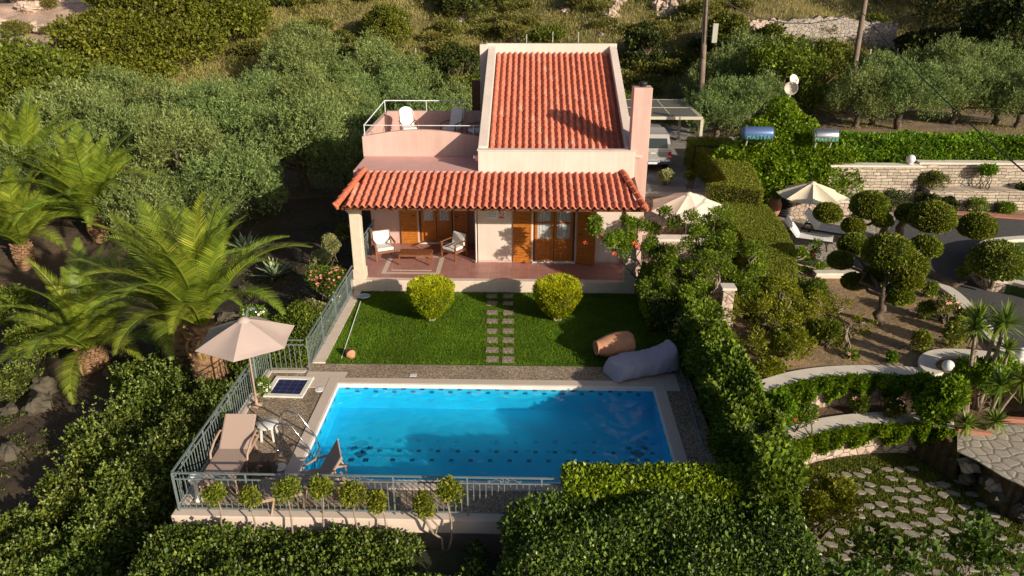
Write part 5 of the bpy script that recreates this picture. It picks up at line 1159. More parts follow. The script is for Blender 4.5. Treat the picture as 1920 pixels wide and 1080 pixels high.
golden((-2.90, 20.35, 0), .68, 1.12, 'golden clipped shrub on the left of the stepping stones', 1); golden((.88, 20.45, 0), .69, 1.15, 'golden clipped shrub on the right of the stepping stones', 4)
# left border planting
def smallbush(name, px, py, Y, w, h, lm, label, cat='shrub', n=3500, L=.06, Wd=.035, flowers=None, group=None, up=.4):
    random.seed(int(px+py)); p_ = Wp(px, py, Y); g = Hs(p_[0], Y); g = min(g, p_[2]-h*.5); zc = p_[2]-g
    return bush(name, (p_[0], Y, g), [(a, b_, c+zc, d, e_, f) for a, b_, c, d, e_, f in rl(7, w, 0, h*.5, .35, .6)], n, L, Wd, lm, label, cat, group, up, .7, flowers=flowers)
smallbush('silver_shrub', 607, 487, 24.4, .46, .75, 'silver', 'silver grey clipped ball shrub nearer the camera left of the porch', n=7000, L=.05, Wd=.022, group='silver shrubs by the porch')
smallbush('silver_shrub', 624, 456, 25.6, .45, .75, 'silver', 'silver grey clipped ball shrub behind the other one left of the porch', n=7000, L=.05, Wd=.022, group='silver shrubs by the porch')
smallbush('oleander', 615, 525, 22.9, .70, .75, 'loose', 'oleander bush with pink flowers beside the railing and the porch column', 'flowering shrub', 6500, .10, .022, (M['pinkfl'], 150, .042), up=.9)
smallbush('oleander', 655, 440, 27.5, .45, .8, 'hedge', 'dark oleander with a few pink flowers behind the left porch column', 'flowering shrub', 4000, .09, .025, (M['pinkfl'], 14, .05))
smallbush('white_oleander', 628, 560, 21.6, .28, .5, 'loose', 'small bush with white flowers beside the railing of the lawn', 'flowering shrub', 1500, .09, .022, (M['whitefl'], 30, .04), up=.8)
smallbush('grey_bush', 593, 578, 21.4, .34, .5, 'silver', 'small grey green ball bush below the pink oleander', 'shrub', 2500, .05, .025)
smallbush('white_oleander', 474, 593, 18.8, .40, .45, 'loose', 'low bush with white flowers just behind the taupe umbrella', 'flowering shrub', 2500, .10, .022, (M['whitefl'], 40, .045), up=.7)
smallbush('white_oleander', 492, 728, 16.1, .22, .5, 'loose', 'white flowers poking through the railing beside the foot bath', 'flowering shrub', 900, .09, .022, (M['whitefl'], 16, .045), up=.7)
def weedmask(x, y): return (nz2(x*1.1, y*1.0, 1, 4)+.5*nz2(x*3, y*2.7) > .12)
blades(52000, -19, -6.9, 11.5, 33, .11, .035, lambda x, y: H(x, y)-.02, LM['weeds'], 'ground_weeds', weedmask, 'patches of weeds and low green undergrowth on the bare slope around the palms', .9)
# garden hose on the left soil
hs = empty('irrigation_pipe', onground(560, 560), 0, 'thin black irrigation pipe curving over the bare soil', 'pipe'); pts = []
for px, py in ((545, 480), (556, 500), (560, 540), (556, 580), (545, 600)): q = Vector(onground(px, py)); pts.append(q-hs.location+Vector((0, 0, .03)))
MB().tube(pts, .012, 5).build('pipe', 'dark', hs)

# ================================================================== RIGHT SIDE: LOOSE TREES AND SHRUBS
def looseTree(name, base, targets, lm, label, nper=1500, rad=.55, L=.085, Wd=.035, tr=.07, seed=0, flowers=None, cat='tree', inner=.1, bark='barkpale'):
    random.seed(seed); b0 = Vector(base); r = empty(name, b0, 0, label, cat); lumps = []; mb = MB()
    fork = Vector((0, 0, .5)); limb(mb, (0, 0, -.3), fork, tr, tr*.8)
    for t_ in targets:
        q = Vector(t_[:3])-b0; rr = t_[3] if len(t_) > 3 else rad; limb(mb, fork, q, tr*.55, .012, .12)
        for k in range(4): d = Vector((random.gauss(0, 1), random.gauss(0, 1), random.gauss(0, .8)))*rr*.5; limb(mb, q*.8+fork*.2, q+d, .014, .005, .1, 5); lumps.append((q.x+d.x, q.y+d.y, q.z+d.z, rr*.55, rr*.55, rr*.5))
    V, Q = lumpleaves(lumps, nper*len(targets), L, Wd, .5, .9, inner); npmesh('crown', V, Q, LM[lm], r); mb.build('branches', bark, r)
    if flowers:
        fl = MB()
        for c in flowers:
            c = Vector(c)-b0
            for k in range(7):
                a = k*.9; d = Vector((math.cos(a), math.sin(a)*.6-.4, math.sin(a))).normalized(); p_ = c+d*.05; s1 = d.orthogonal().normalized()*.02; fl.add([c-s1*.4, p_-s1, p_+d*.04, p_+s1], [(0, 1, 2, 3)])
        fl.build('flowers', 'orange', r)
    return r
looseTree('trumpet_vine', (3.62, 22.3, 0), [Wp(1120, 432, 21.7)+(.36,), Wp(1155, 440, 21.8)+(.42,), Wp(1195, 452, 21.9)+(.42,), Wp(1180, 415, 22.1)+(.32,), Wp(1225, 430, 22.2)+(.38,), Wp(1232, 470, 22.2)+(.36,), Wp(1215, 515, 21.9)+(.30,)], 'loose', 'trumpet vine with orange flowers hanging over the right porch column', 1500, .4, .09, .04, .05, 5,
     [Wp(*q, 21.5) for q in ((1127, 442), (1098, 456), (1152, 476), (1190, 456), (1195, 462))], 'flowering vine', 0)
looseTree('pomegranate_tree', (5.15, 19.9, 0), [Wp(1270, 470, 21)+(.5,), Wp(1300, 430, 21.5)+(.5,), Wp(1340, 420, 21.5)+(.5,), Wp(1375, 445, 21.5)+(.5,), Wp(1260, 530, 20)+(.45,), Wp(1300, 500, 20.5)+(.5,), Wp(1350, 500, 20.5)+(.55,), Wp(1395, 520, 20.5)+(.5,), Wp(1320, 545, 20)+(.45,), Wp(1385, 560, 20)+(.5,), Wp(1240, 500, 20.8)+(.4,), Wp(1225, 560, 20)+(.4,), Wp(1420, 480, 20.8)+(.45,), Wp(1290, 570, 19.6)+(.45,), Wp(1320, 465, 21)+(.5,)], 'loose', 'loose airy pomegranate tree between the porch and the clipped hedge', 2100, .5, .085, .035, .09, 6, None, 'tree', 0)
looseTree('yellow_green_tree', (7.2, 18.3, 0), [Wp(1420, 600, 19)+(.5,), Wp(1470, 585, 19.5)+(.55,), Wp(1430, 650, 18.3)+(.5,), Wp(1490, 630, 18.8)+(.6,), Wp(1480, 690, 18)+(.5,), Wp(1520, 660, 18.6)+(.5,), Wp(1400, 570, 19.6)+(.45,), Wp(1460, 545, 20.2)+(.5,), Wp(1500, 590, 19.8)+(.5,)], 'yel', 'spreading yellow green shrub tree right of the creeper hedge', 1500, .55, .075, .04, .10, 7, None, 'tree', .2)
looseTree('sparse_shrub', (8.8, 18.9, 0), [Wp(1560, 600, 19.8)+(.4,), Wp(1540, 640, 19.2)+(.45,), Wp(1590, 640, 19.4)+(.45,), Wp(1620, 600, 20)+(.3,), Wp(1570, 570, 20.5)+(.35,), Wp(1600, 680, 18.6)+(.35,), Wp(1530, 560, 20.6)+(.4,)], 'yel', 'sparse twiggy shrub with arching bare branches in the garden bed', 800, .5, .07, .035, .05, 8, None, 'shrub', 0)
looseTree('oleander_tree', (8.9, 24.2, 0), [Wp(1500, 480, 25)+(.4,), Wp(1520, 470, 25.2)+(.35,), Wp(1505, 520, 24.4)+(.4,), Wp(1530, 500, 24.6)+(.3,)], 'bright', 'upright shrub with coral flowers beside the paved terrace', 1300, .4, .10, .03, .05, 9, [Wp(*q, 24.3) for q in ((1525, 478), (1515, 515))], 'flowering shrub', .1)
for i, a in enumerate(((1480, 640, 18.2, .5, .6, 'round yellow green bush at the foot of the shrub tree'), (1555, 620, 19.0, .45, .5, 'round dark green bush beside the sparse shrub'), (1445, 690, 17.6, .45, .5, 'leafy bush at the garden corner behind the first curved wall'), (1525, 545, 21.5, .6, .6, 'rounded bush below the paved terrace'), (1475, 560, 21.2, .6, .6, 'bush between the clipped hedge and the garden bed'))):
    smallbush('garden_bush', *a[:5], 'yel' if i % 2 == 0 else 'hedge', a[5], n=5500, L=.065, Wd=.035, group='bushes in the right garden')
# clipped hedges A, B and C
A = [P2(*q, 1.9) for q in ((1291, 262), (1309, 275), (1312, 300), (1366, 340), (1324, 345), (1326, 352), (1431, 366), (1415, 318), (1393, 292), (1362, 286), (1352, 280), (1310, 262))]
hedge('clipped_hedge', [P2(1306, 276, 1.9), P2(1352, 280, 1.9), P2(1393, 291, 1.9), P2(1412, 315, 1.9), P2(1432, 358, 1.9), P2(1324, 345, 1.9), P2(1366, 338, 1.9), P2(1343, 304, 1.9)], -.1, 1.9, 'clipped', 'tall flat topped clipped hedge with an angular notch beside the pergola', 1500, .05, .03, .03, wave=.012, rand=.7)
hedge('clipped_hedge', [P2(1288, 256, 2.0), P2(1372, 260, 2.0), P2(1372, 272, 2.0), P2(1300, 270, 2.0)], 0, 2.0, 'clipped', 'clipped hedge strip crossing behind the pergola posts', 900, .06, .035, .04, wave=.03, rand=.7)
hedge('clipped_hedge', [P2(1338, 378, 1.3), P2(1438, 384, 1.3), P2(1470, 422, 1.3), P2(1493, 470, 1.3), P2(1495, 520, 1.3), P2(1452, 545, 1.3), P2(1405, 522, 1.3), P2(1412, 470, 1.3), P2(1385, 430, 1.3)], -.1, 1.3, 'clipped', 'lower broad clipped hedge curving down beside the paved terrace', 2400, .042, .026, .03, wave=.015, rand=.8)
hedge('long_hedge', [(12.2, 33.3), (27, 32.9), (27, 34.0), (12.2, 34.4)], 0, 2.75, 'bright', 'long bright green hedge along the top of the stone wall', 620, .11, .075, .06, wave=.12, rand=.8)

# ivied outbuilding with tanks and dishes
iv = [(-2.2, 0, 1.3, 1.3, 1.2, 1.3), (-.9, .2, 1.8, 1.5, 1.2, 1.7), (.6, .1, 1.6, 1.4, 1.2, 1.4), (1.9, 0, 1.3, 1.2, 1.1, 1.3), (-.3, .3, 3.0, .95, .9, 1.1), (-.55, .3, 3.9, .6, .6, .6), (.5, .3, 2.7, .8, .8, .9), (-1.4, .2, 2.7, .8, .9, .9), (2.5, -.4, .9, .9, .9, 1.0), (1.3, -.8, .9, 1.0, .9, .9), (-.4, -.9, .9, 1.2, .9, 1.0), (-2.0, -.7, .8, .9, .9, .8)]
ivp = Wp(1478, 300, 33.5)
bush('creeper_mound', (ivp[0], 33.4, 0), iv, 42000, .13, .095, 'bright', 'towering bright green creeper covering the outbuilding below the satellite dishes', 'creeper', None, .3, .8, iv[::3], .72)
hs_ = empty('outbuilding', (ivp[0]+.2, 35.6, 0), 0, 'low flat roofed outbuilding almost hidden by the green creeper', 'building'); MB().box(-2.2, 2.6, -1.0, .9, -.2, 1.75).build('walls', 'cream', hs_); MB().box(-2.3, 2.7, -1.1, 1.0, 1.75, 1.85).build('flat_roof', 'kerb', hs_)
M['tank2'] = mat('blue_painted_tank', (.10, .17, .36), (.08, .14, .3), 2, .35, metal=.3)
def tanker(px, py, Y, L, m_, label, half=False):
    p_ = Wp(px, py, Y); r = empty('water_tank', p_, 0, label, 'solar water tank', 'solar water tanks on the outbuilding'); R_ = .29
    MB().lathe([(.001, -L/2), (R_*.7, -L/2), (R_*.95, -L/2+.04), (R_, -L/2+.10), (R_, L/2-.10), (R_*.95, L/2-.04), (R_*.7, L/2), (.001, L/2)], n=24, T=Matrix.Rotation(PI/2, 4, 'Y')).build('tank_body', m_, r)
    MB().box(L/2, L/2+.07, -.13, .13, -.13, .13).build('end_cap', 'dark', r, .02)
    MB().bar((-L*.3, 0, -R_), (-L*.3, .1, -R_-.25), .05).bar((L*.3, 0, -R_), (L*.3, .1, -R_-.25), .05).build('stand', 'boxgrey', r)
    tx = bpy.data.curves.new('lettering', 'FONT'); tx.body = 'MASTER'; tx.size = .24; tx.align_x = 'CENTER'; tx.extrude = .004; tx.space_character = 1.25
    to = bpy.data.objects.new('lettering', tx); COL.objects.link(to); dg = bpy.context.evaluated_depsgraph_get(); me = bpy.data.meshes.new_from_object(to.evaluated_get(dg)); bpy.data.objects.remove(to)
    me.materials.clear(); me.materials.append(M['green']); lo = bpy.data.objects.new('lettering', me); COL.objects.link(lo); lo.parent = r; lo.location = (0, -R_*.93, -.19); lo.rotation_euler.x = PI/2+.15; return r
tanker(1547, 254, 32.3, 1.05, 'tank', 'steel solar water tank with green lettering on the right of the creeper')
tanker(1420, 250, 32.6, 1.3, 'tank2', 'blue solar water tank with green lettering half hidden left of the creeper')
def dish(px, py, Y, R_, label, tilt, az, m_):
    p_ = Wp(px, py, Y); r = empty('satellite_dish', p_, az, label, 'satellite dish', 'satellite dishes above the creeper'); T = Matrix.Rotation(tilt, 4, 'X')
    MB().lathe([(.001, 0), (R_*.4, .03), (R_*.75, .09), (R_, .17), (R_*1.02, .165), (R_*.75, .07), (R_*.4, .012), (.001, -.02)], n=24, T=T).build('reflector', m_, r)
    MB().tube([T @ Vector((0, -R_, .16)), T @ Vector((0, -.05, R_*1.1))], .012, 6).tube([T @ Vector((0, -.05, R_*1.05)), T @ Vector((0, -.05, R_*1.25))], .035, 8).build('feed_arm', 'boxgrey', r); MB().tube([(0, .02, 0), (0, .05, -1.5)], .025, 8).build('mast', 'rail', r)
dish(1484, 152, 33.8, .24, 'upper white satellite dish seen face on above the creeper', 1.1, .5, 'plastic'); M['dishback'] = mat('beige_dish', (.55, .50, .42), None, 3, .6)
dish(1483, 166, 33.6, .28, 'lower beige satellite dish in front of the white one', 1.35, -.3, M['dishback'])

# ================================================================== STONE WALLS, TERRACE, ROAD
def stonewall(name, x0, x1, y0, y1, z0, z1, label, m_='drystone', cap=True, capm='whitestone', cap2=None):
    r = empty(name, ((x0+x1)/2, (y0+y1)/2, z0), 0, label, 'stone wall'); T = Matrix.Translation((-(x0+x1)/2, -(y0+y1)/2, -z0))
    MB().box(x0, x1, y0, y1, z0, z1).build('masonry', m_, r, .01, T=T)
    if cap: MB().box(x0-.03, x1+.03, y0-.06, y1+.06, z1, z1+.09).build('coping', capm, r, .01, T=T)
    return r
xw = Wp(1722, 320, 32.4)[0]
stonewall('stone_wall', 13.0, xw+.05, 32.35, 32.75, -.2, 1.72, 'pale drystone wall with white coping right of the creeper')
stonewall('stone_wall', xw+.1, 27, 32.6, 33.0, -.2, 1.80, 'upper tier of the pale drystone wall with white coping at the right')
r = stonewall('stone_wall', xw+.35, 27, 31.75, 32.55, -.2, .86, 'lower tier of the drystone wall behind the right flower bed', cap=False)
globe((Wp(1708, 303, 32.5)[0], 32.55, 1.83), .19, .02, 'white globe lamp on top of the stone wall')
stonewall('garden_wall', Wp(1476, 385, 30.6)[0], Wp(1592, 380, 30.6)[0], 30.4, 30.8, -.1, .72, 'low rendered stone wall under the ivory umbrella', 'drystone2', True, 'whitestone')
stonewall('patio_wall', 4.0, 7.9, 31.4, 31.8, -.8, .62, 'stone retaining wall between the small patio and the parking place', 'drystone2', True, 'flag')
stonewall('patio_wall', 4.05, 6.2, 28.2, 28.6, -.8, .30, 'low stone bench wall at the back corner of the villa', 'drystone2', True, 'flag')
stonewall('barbecue_wall', 4.4, 7.2, 25.2, 25.6, -.6, .85, 'stone outdoor kitchen wall with pale worktop under the patio umbrella', 'drystone2', True, 'whitestone')
def sheet(name, poly, z, m_, kind='structure', th=.03):
    a = MB().prism([p_[:2] for p_ in poly], z-th, z).build(name, m_); return tag(a, kind=kind)
sheet('patio_paving', [(3.85, 22.6), (7.4, 22.6), (7.9, 31.4), (3.85, 31.4)], .02, 'crazy')
sheet('parking_ground', [(3.6, 31.7), (9.1, 31.7), (10.2, 48.5), (3.0, 48.5)], .63, 'concrete', th=.5)
sheet('terrace_paving', [P2(*q, .02) for q in ((1440, 400), (1600, 385), (1690, 400), (1640, 470), (1600, 500), (1480, 505), (1470, 450))], .02, 'crazy')
sheet('asphalt_road', [P2(*q, .03) for q in ((1640, 470), (1690, 398), (1780, 398), (1960, 414), (2500, 452), (2700, 1000), (1980, 735), (1915, 665), (1855, 605), (1790, 550), (1745, 525), (1640, 515), (1590, 490))], .03, 'asphalt')
sheet('brick_kerb', [P2(*q, .08) for q in ((1785, 395), (2500, 445), (2500, 452), (1785, 400))], .09, 'brick', th=.1)
sheet('back_road', [(9.9, 36.0), (34, 35.6), (34, 37.6), (10, 38.2)], float(Hs(18, 37))+.05, M['concrete'], th=.4)
def curvewall(name, pts, w, ztop, zbot, label, m_='drystone2', drop=.0):
    """a low wall whose cap follows pts (camera side edge), face of stones below"""
    r = empty(name, (0, 0, 0)); c = Vector((sum(p_[0] for p_ in pts)/len(pts), sum(p_[1] for p_ in pts)/len(pts), zbot)); r.location = c; tag(r, label, 'garden wall')
    P = [Vector((p_[0], p_[1], 0)) for p_ in pts]
    # densify
    Q = []
    for i in range(len(P)-1):
        p0, p1, p2, p3 = P[max(i-1, 0)], P[i], P[i+1], P[min(i+2, len(P)-1)]
        for k in range(6):
            t = k/6; Q.append(.5*((2*p1)+(p2-p0)*t+(2*p0-5*p1+4*p2-p3)*t*t+(3*p1-p0-3*p2+p3)*t**3))
    Q.append(P[-1]); n = len(Q)
    def strip(o0, o1, z0, z1):
        vs = []
        for i, p_ in enumerate(Q):
            d = (Q[min(i+1, n-1)]-Q[max(i-1, 0)]).normalized(); s_ = Vector((-d.y, d.x, 0))
            for o_, z in ((o0, z0), (o1, z0), (o1, z1), (o0, z1)): q = p_+s_*o_; vs.append((q.x-c.x, q.y-c.y, z-c.z))
        fs = [(i*4+k, i*4+(k+1) % 4, (i+1)*4+(k+1) % 4, (i+1)*4+k) for i in range(n-1) for k in range(4)]+[(3, 2, 1, 0), ((n-1)*4, (n-1)*4+1, (n-1)*4+2, (n-1)*4+3)]
        return MB().add(vs, fs)
    strip(-.05, w, ztop-.10, ztop).build('coping', 'whitestone', r, .015); strip(.0, w-.05, zbot, ztop-.10).build('masonry', m_, r)
    return r, Q
cw1, Q1 = curvewall('curved_wall', W1, .42, .07, -1.1, 'upper curved garden wall with whitewashed coping and hanging ivy')
cw2_, Q2 = curvewall('curved_wall', W2, .46, -.83, -2.0, 'lower curved garden wall with whitewashed coping above the paved grass')
def hangivy(name, Q, i0, i1, ztop, drop, label, seed):
    rg = np.random.default_rng(seed); n = 17000; Qa = np.array([(q.x, q.y) for q in Q[i0:i1]]); f = rg.uniform(0, len(Qa)-1.001, n); k = f.astype(int); p = Qa[k]*(1-(f-k))[:, None]+Qa[k+1]*(f-k)[:, None]
    d = unit(np.concatenate([Qa[k+1]-Qa[k], np.zeros((n, 1))], 1)); out = np.stack([d[:, 1], -d[:, 0], np.zeros(n)], 1)
    w = rg.random(n)**.9; ln = drop*(.75+.3*np.sin(f*1.3+seed)+.12*np.sin(f*4)); z = ztop+.05-w*ln; bulge = .06+.30*np.sin(PI*np.clip(w*.9+.12, 0, 1))*(.8+.3*np.sin(f*2+w*3))
    P = np.concatenate([p, z[:, None]], 1)+out*(bulge*rg.uniform(.6, 1.1, n))[:, None]; D = unit(out+rg.normal(size=(n, 3))*.7+np.array([0, 0, .1])); V, Qd = leafquads(P, D, .085*rg.uniform(.7, 1.3, n), .06)
    c = P.mean(0); V = V-c; o_ = npmesh(name, V, Qd, LM['bright']); o_.location = c; return tag(o_, label, 'ivy', 'ivy hanging over the curved walls')
hangivy('hanging_ivy', Q1, 6, len(Q1), .06, .78, 'bright ivy hanging over the upper curved wall', 3)
hangivy('hanging_ivy', Q2, 5, len(Q2), -.84, .66, 'bright ivy hanging over the lower curved wall', 5)
smallbush('ivy_mound', 1755, 745, 16.4, .85, .95, 'bright', 'big bright ivy mound at the right end of the upper curved wall', 'ivy', 12000, .09, .07)
smallbush('ivy_mound', 1850, 705, 17.3, .8, .5, 'bright', 'ivy spreading below the road kerb around the spiky plants', 'ivy', 9000, .09, .06)
smallbush('ivy_mound', 1455, 770, 15.8, .45, .6, 'bright', 'ivy climbing at the left ends of the curved walls', 'ivy', 5000, .09, .06)
# road kerb wall (white) on the right, in two curves
K1 = [P2(*q, .12) for q in ((1738, 520), (1760, 528), (1800, 552), (1845, 600), (1885, 645), (1925, 685), (1980, 735))]
curvewall('road_kerb_wall', [(p_[0], p_[1]) for p_ in K1][::-1], .34, .14, -.3, 'white kerb wall curving between the garden soil and the asphalt road', 'kerb')
K2 = [P2(*q, .12) for q in ((1768, 700), (1752, 690), (1752, 676), (1775, 667), (1830, 668), (1890, 675), (1925, 682))]
curvewall('loop_kerb_wall', [(p_[0], p_[1]) for p_ in K2], .36, .145, -.9, 'white looped coping joining the upper curved wall and the road kerb', 'kerb')
curvewall('terrace_kerb', [P2(*q, .2) for q in ((1530, 512), (1600, 512), (1660, 516), (1700, 520))], .3, .2, -.1, 'low white kerb at the front of the paved terrace', 'kerb')
K3 = [P2(*q, .45) for q in ((1960, 545), (1900, 528), (1850, 520), (1822, 490), (1830, 462), (1865, 447), (1960, 440))]
curvewall('round_planter', [(p_[0], p_[1]) for p_ in K3][::-1], .3, .45, -.1, 'curved stone planter with white coping at the right edge holding the ball topiary', 'drystone2')
sheet('planter_soil', [(p_[0], p_[1]) for p_ in K3], .30, gb, th=.3)
globe(G(1775, 696, .14), .15, .02, 'white globe lamp at the bend of the curved white wall'); globe(G(1912, 672, .14), .15, .02, 'white globe lamp at the right edge by the road kerb')
# topiary: cloud-pruned ficus and balls
def topball(parent, c, R_, name='pom', lm='topi', n=4200, sq=.85):
    P0 = np.array(c); d = unit(RNG.normal(size=(n, 3))); rr = RNG.uniform(.86, 1.02, n)*R_*(1+.04*np.sin(d[:, 0]*6+R_*9)*np.sin(d[:, 1]*7)); P = d*rr[:, None]*np.array([1, 1, sq]); P[:, 2] = np.where(P[:, 2] < 0, P[:, 2]*.6, P[:, 2]); D = unit(d+np.array([0, 0, .2])+RNG.normal(size=(n, 3))*.7)
    V, Q = leafquads(P, D, .085*RNG.uniform(.7, 1.3, n), .055); o_ = npmesh(name, V, Q, LM[lm], parent); o_.location = c; MB().ball((0, 0, R_*.12), R_*.80, 14, sq=sq*.72).build('pad_shade_core', M['core'], o_); return o_
def cloudtree(base, pads, label, tr=.14, seed=0):
    random.seed(seed); b0 = Vector(base); r = empty('cloud_pruned_tree', b0, 0, label, 'topiary tree', 'cloud pruned trees in the right garden'); mb = MB()
    fork = Vector((-.05, .05, .95)); limb(mb, (0, 0, -.1), fork, tr, tr*.7, .09, 9)
    for px, py, Y, R_ in pads:
        q = Vector(Wp(px, py, Y))-b0; topball(r, q, R_*.9, n=int(9000*R_)+1200); limb(mb, fork, q, tr*.5, .03, .13)
    mb.build('trunk', 'bark', r); return r
T1 = G(1648, 610, 0)
cloudtree(T1, ((1665, 478, 21.3, .78), (1708, 500, 21.0, .50), (1700, 525, 20.6, .48), (1735, 465, 23.0, .50), (1575, 490, 22.4, .38), (1600, 462, 23.2, .50), (1685, 555, 20.5, .42), (1640, 520, 21.8, .4), (1600, 530, 22, .35)), 'large cloud pruned tree with many round pads rising from the sandy soil', .14, 2)
T2 = G(1655, 450, 0)
cloudtree(T2, ((1630, 388, 26.8, .72), (1552, 402, 26.2, .50), (1600, 425, 26.5, .42), (1655, 415, 26.5, .35)), 'cloud pruned tree with a crooked trunk left of the road', .16, 4)
T3 = G(1685, 452, 0)
cloudtree(T3, ((1748, 412, 25.8, .82), (1705, 403, 26.5, .50), (1832, 428, 25.6, .66)), 'cloud pruned tree reaching over the road with a thick twisted trunk', .18, 6)
r = empty('ball_topiary', (Wp(1868, 497, 22.8)[0], 22.8, .3), 0, 'big round ball topiary in the curved planter', 'topiary'); topball(r, (0, 0, .75), .82, n=7000); mb = MB(); limb(mb, (0, 0, -.1), (0, 0, .5), .07, .06); mb.build('trunk', 'bark', r)
lt = empty('fallen_trunk', G(1780, 540, .1), 0, 'gnarled grey trunk leaning over the road beside the kerb', 'trunk'); mb = MB(); o0 = Vector(lt.location)
limb(mb, Vector(G(1725, 505, .25))-o0, Vector(G(1790, 535, .15))-o0, .11, .16, .08, 9); limb(mb, Vector(G(1790, 535, .15))-o0, Vector(G(1812, 528, .35))-o0, .1, .03, .1); mb.build('trunk', 'bark', lt)
V, Q = lumpleaves([(Vector(G(1806, 512, .4))-o0)[:]+(.2, .2, .2)], 260, .09, .06, .3, .8, .2); npmesh('leaf_tuft', V, Q, LM['loose'], lt)
# small clipped shrubs on the sandy bed
for i, (px, py, R_, lb, lm) in enumerate(((1722, 647, .33, 'squat clipped shrub on the sand nearest the curved wall lamp', 'topi'), (1783, 640, .40, 'clipped shrub second on the sand beside the kerb', 'topi'), (1735, 585, .30, 'small round shrub in the middle of the sandy bed', 'topi'), (1743, 545, .27, 'small round shrub at the tip of the road kerb', 'topi'), (1790, 615, .30, 'grey shrub in a row along the kerb', 'topi'), (1668, 668, .16, 'tiny rose bush on the sand', 'loose'), (1805, 595, .26, 'dark shrub beside the kerb next to the pale roses', 'topi'))):
    q = G(px, py+12, 0); r = empty('sand_bed_shrub', (q[0], q[1], 0), 0, lb, 'shrub', 'small shrubs on the sandy bed'); V, Q = lumpleaves([(random.uniform(-.06, .06), 0, R_*.9, R_*.85, R_*.85, R_*.9), (.05, .05, R_*1.1, R_*.7, R_*.7, R_*.8)], int(6000*R_), .06, .04, .3, .8, .4); npmesh('foliage', V, Q, LM[lm], r)
    mb = MB(); [limb(mb, (0, 0, -.05), (math.cos(a)*R_*.5, math.sin(a)*R_*.5, R_), .02, .01) for a in (0, 2, 4)]; mb.build('stems', 'bark', r)
smallbush('rose_bush', 1778, 573, 20.6, .42, .35, 'topi', 'rose bush with pale pink blooms against the road kerb', 'rose bush', 1500, .06, .04, (M['rosefl'], 26, .05))
smallbush('rose_bush', 1600, 665, 18.4, .20, .3, 'loose', 'small rose bush with three pink roses on the sand', 'rose bush', 500, .06, .04, (M['rosefl'], 4, .055))
smallbush('rose_bush', 1510, 775, 16.0, .38, .3, 'loose', 'rose bush with pink and red blooms between the curved walls', 'rose bush', 2200, .06, .035, (M['rosefl'], 9, .045))
smallbush('rose_bush', 1470, 785, 15.4, .30, .35, 'loose', 'rose bush with one red bloom at the left end between the curved walls', 'rose bush', 1500, .06, .035, (M['red'], 3, .045))
smallbush('rose_bush', 1610, 758, 16.9, .30, .3, 'hedge', 'green rose bush with a pink bloom in the middle between the curved walls', 'rose bush', 1700, .06, .035, (M['rosefl'], 4, .045))
smallbush('rose_bush', 1680, 765, 16.7, .34, .3, 'hedge', 'green rose bush beside the ivy mound between the curved walls', 'rose bush', 1900, .06, .035, (M['rosefl'], 3, .045))
for i, (px, py, w, h, lb, lm) in enumerate(((1750, 335, .6, .5, 'rust green shrub growing out of the stone wall', 'oak'), (1855, 320, .42, .35, 'green shrub on the upper tier of the stone wall', 'bright'), (1780, 385, .35, .6, 'dark upright shrub at the foot of the stone wall', 'darkoak'), (1740, 375, .5, .4, 'dark plant below the wall beside the upright shrub', 'darkoak'), (1835, 382, .6, .3, 'loose green weeds along the foot of the wall', 'loose'), (1880, 390, .5, .25, 'green weeds at the right foot of the wall', 'loose'), (1915, 355, .4, .3, 'dark shrub on the wall at the right edge', 'darkoak'), (1675, 375, .7, .4, 'dark low shrub below the stone wall behind the topiary', 'darkoak'), (1470, 398, .35, .3, 'dark potted greenery beside the ivory umbrella', 'hedge'))):
    smallbush('wall_shrub', px, py, 31.6 if py > 360 else 32.2, w, h, lm, lb, n=2600, L=.07, Wd=.045, group='shrubs along the stone wall')
# yuccas
def yucca(base, heads, label, seed=0):
    b0 = Vector(base); random.seed(seed); r = empty('yucca', b0, 0, label, 'yucca', 'yuccas beside the right garden path'); mb = MB()
    for px, py, Y, s_ in heads:
        q = Vector(Wp(px, py, Y))-b0; mb.tube([(random.uniform(-.05, .05), 0, -.1), q*.5+Vector((random.uniform(-.06, .06), 0, 0)), q], [.06, .05, .045], 8); n = 70
        d = unit(RNG.normal(size=(n, 3))+np.array([0, 0, .75])); V, Q_ = [], []
        for k in range(n):
            D = d[k]; L = s_*RNG.uniform(.75, 1.1); S = np.cross(D, [0, 0, 1.]); S /= max(np.linalg.norm(S), .1); c = len(V); base_ = np.array(q)
            for t_, w in ((0, .018), (.35, .028), (.75, .017), (1, .001)):
                p_ = base_+D*L*t_+np.array([0, 0, -.10*L*t_*t_]); V += [p_-S*w, p_+S*w]
            Q_ += [(c, c+1, c+3, c+2), (c+2, c+3, c+5, c+4), (c+4, c+5, c+7, c+6)]
        npmesh('leaf_head', np.array(V), np.array(Q_), LM['yucca'], r)
    mb.build('stems', 'barkpale', r)
yucca(G(1812, 770, -.9), ((1833, 600, 17.3, .62), (1830, 618, 17.2, .55)), 'yucca with a thin straight stem left of the two tall ones', 1)
yucca(G(1830, 765, -.9), ((1885, 605, 17.0, .65), (1870, 610, 17.2, .4)), 'tallest yucca with a slanting pale stem near the right edge', 2)
yucca(G(1868, 740, -.8), ((1890, 655, 16.9, .45),), 'short yucca between the tall ones and the road kerb', 3)
yucca(G(1850, 808, -.95), ((1878, 722, 15.9, .55), (1918, 712, 15.8, .5)), 'leaning yucca with two spiky heads at the right edge', 4)
yucca(G(1810, 802, -.95), ((1813, 795, 15.5, .42),), 'stemless yucca at the end of the lower curved wall', 5)
yucca(G(1868, 802, -.95), ((1868, 790, 15.6, .42),), 'stemless yucca beside the brick edging', 6)
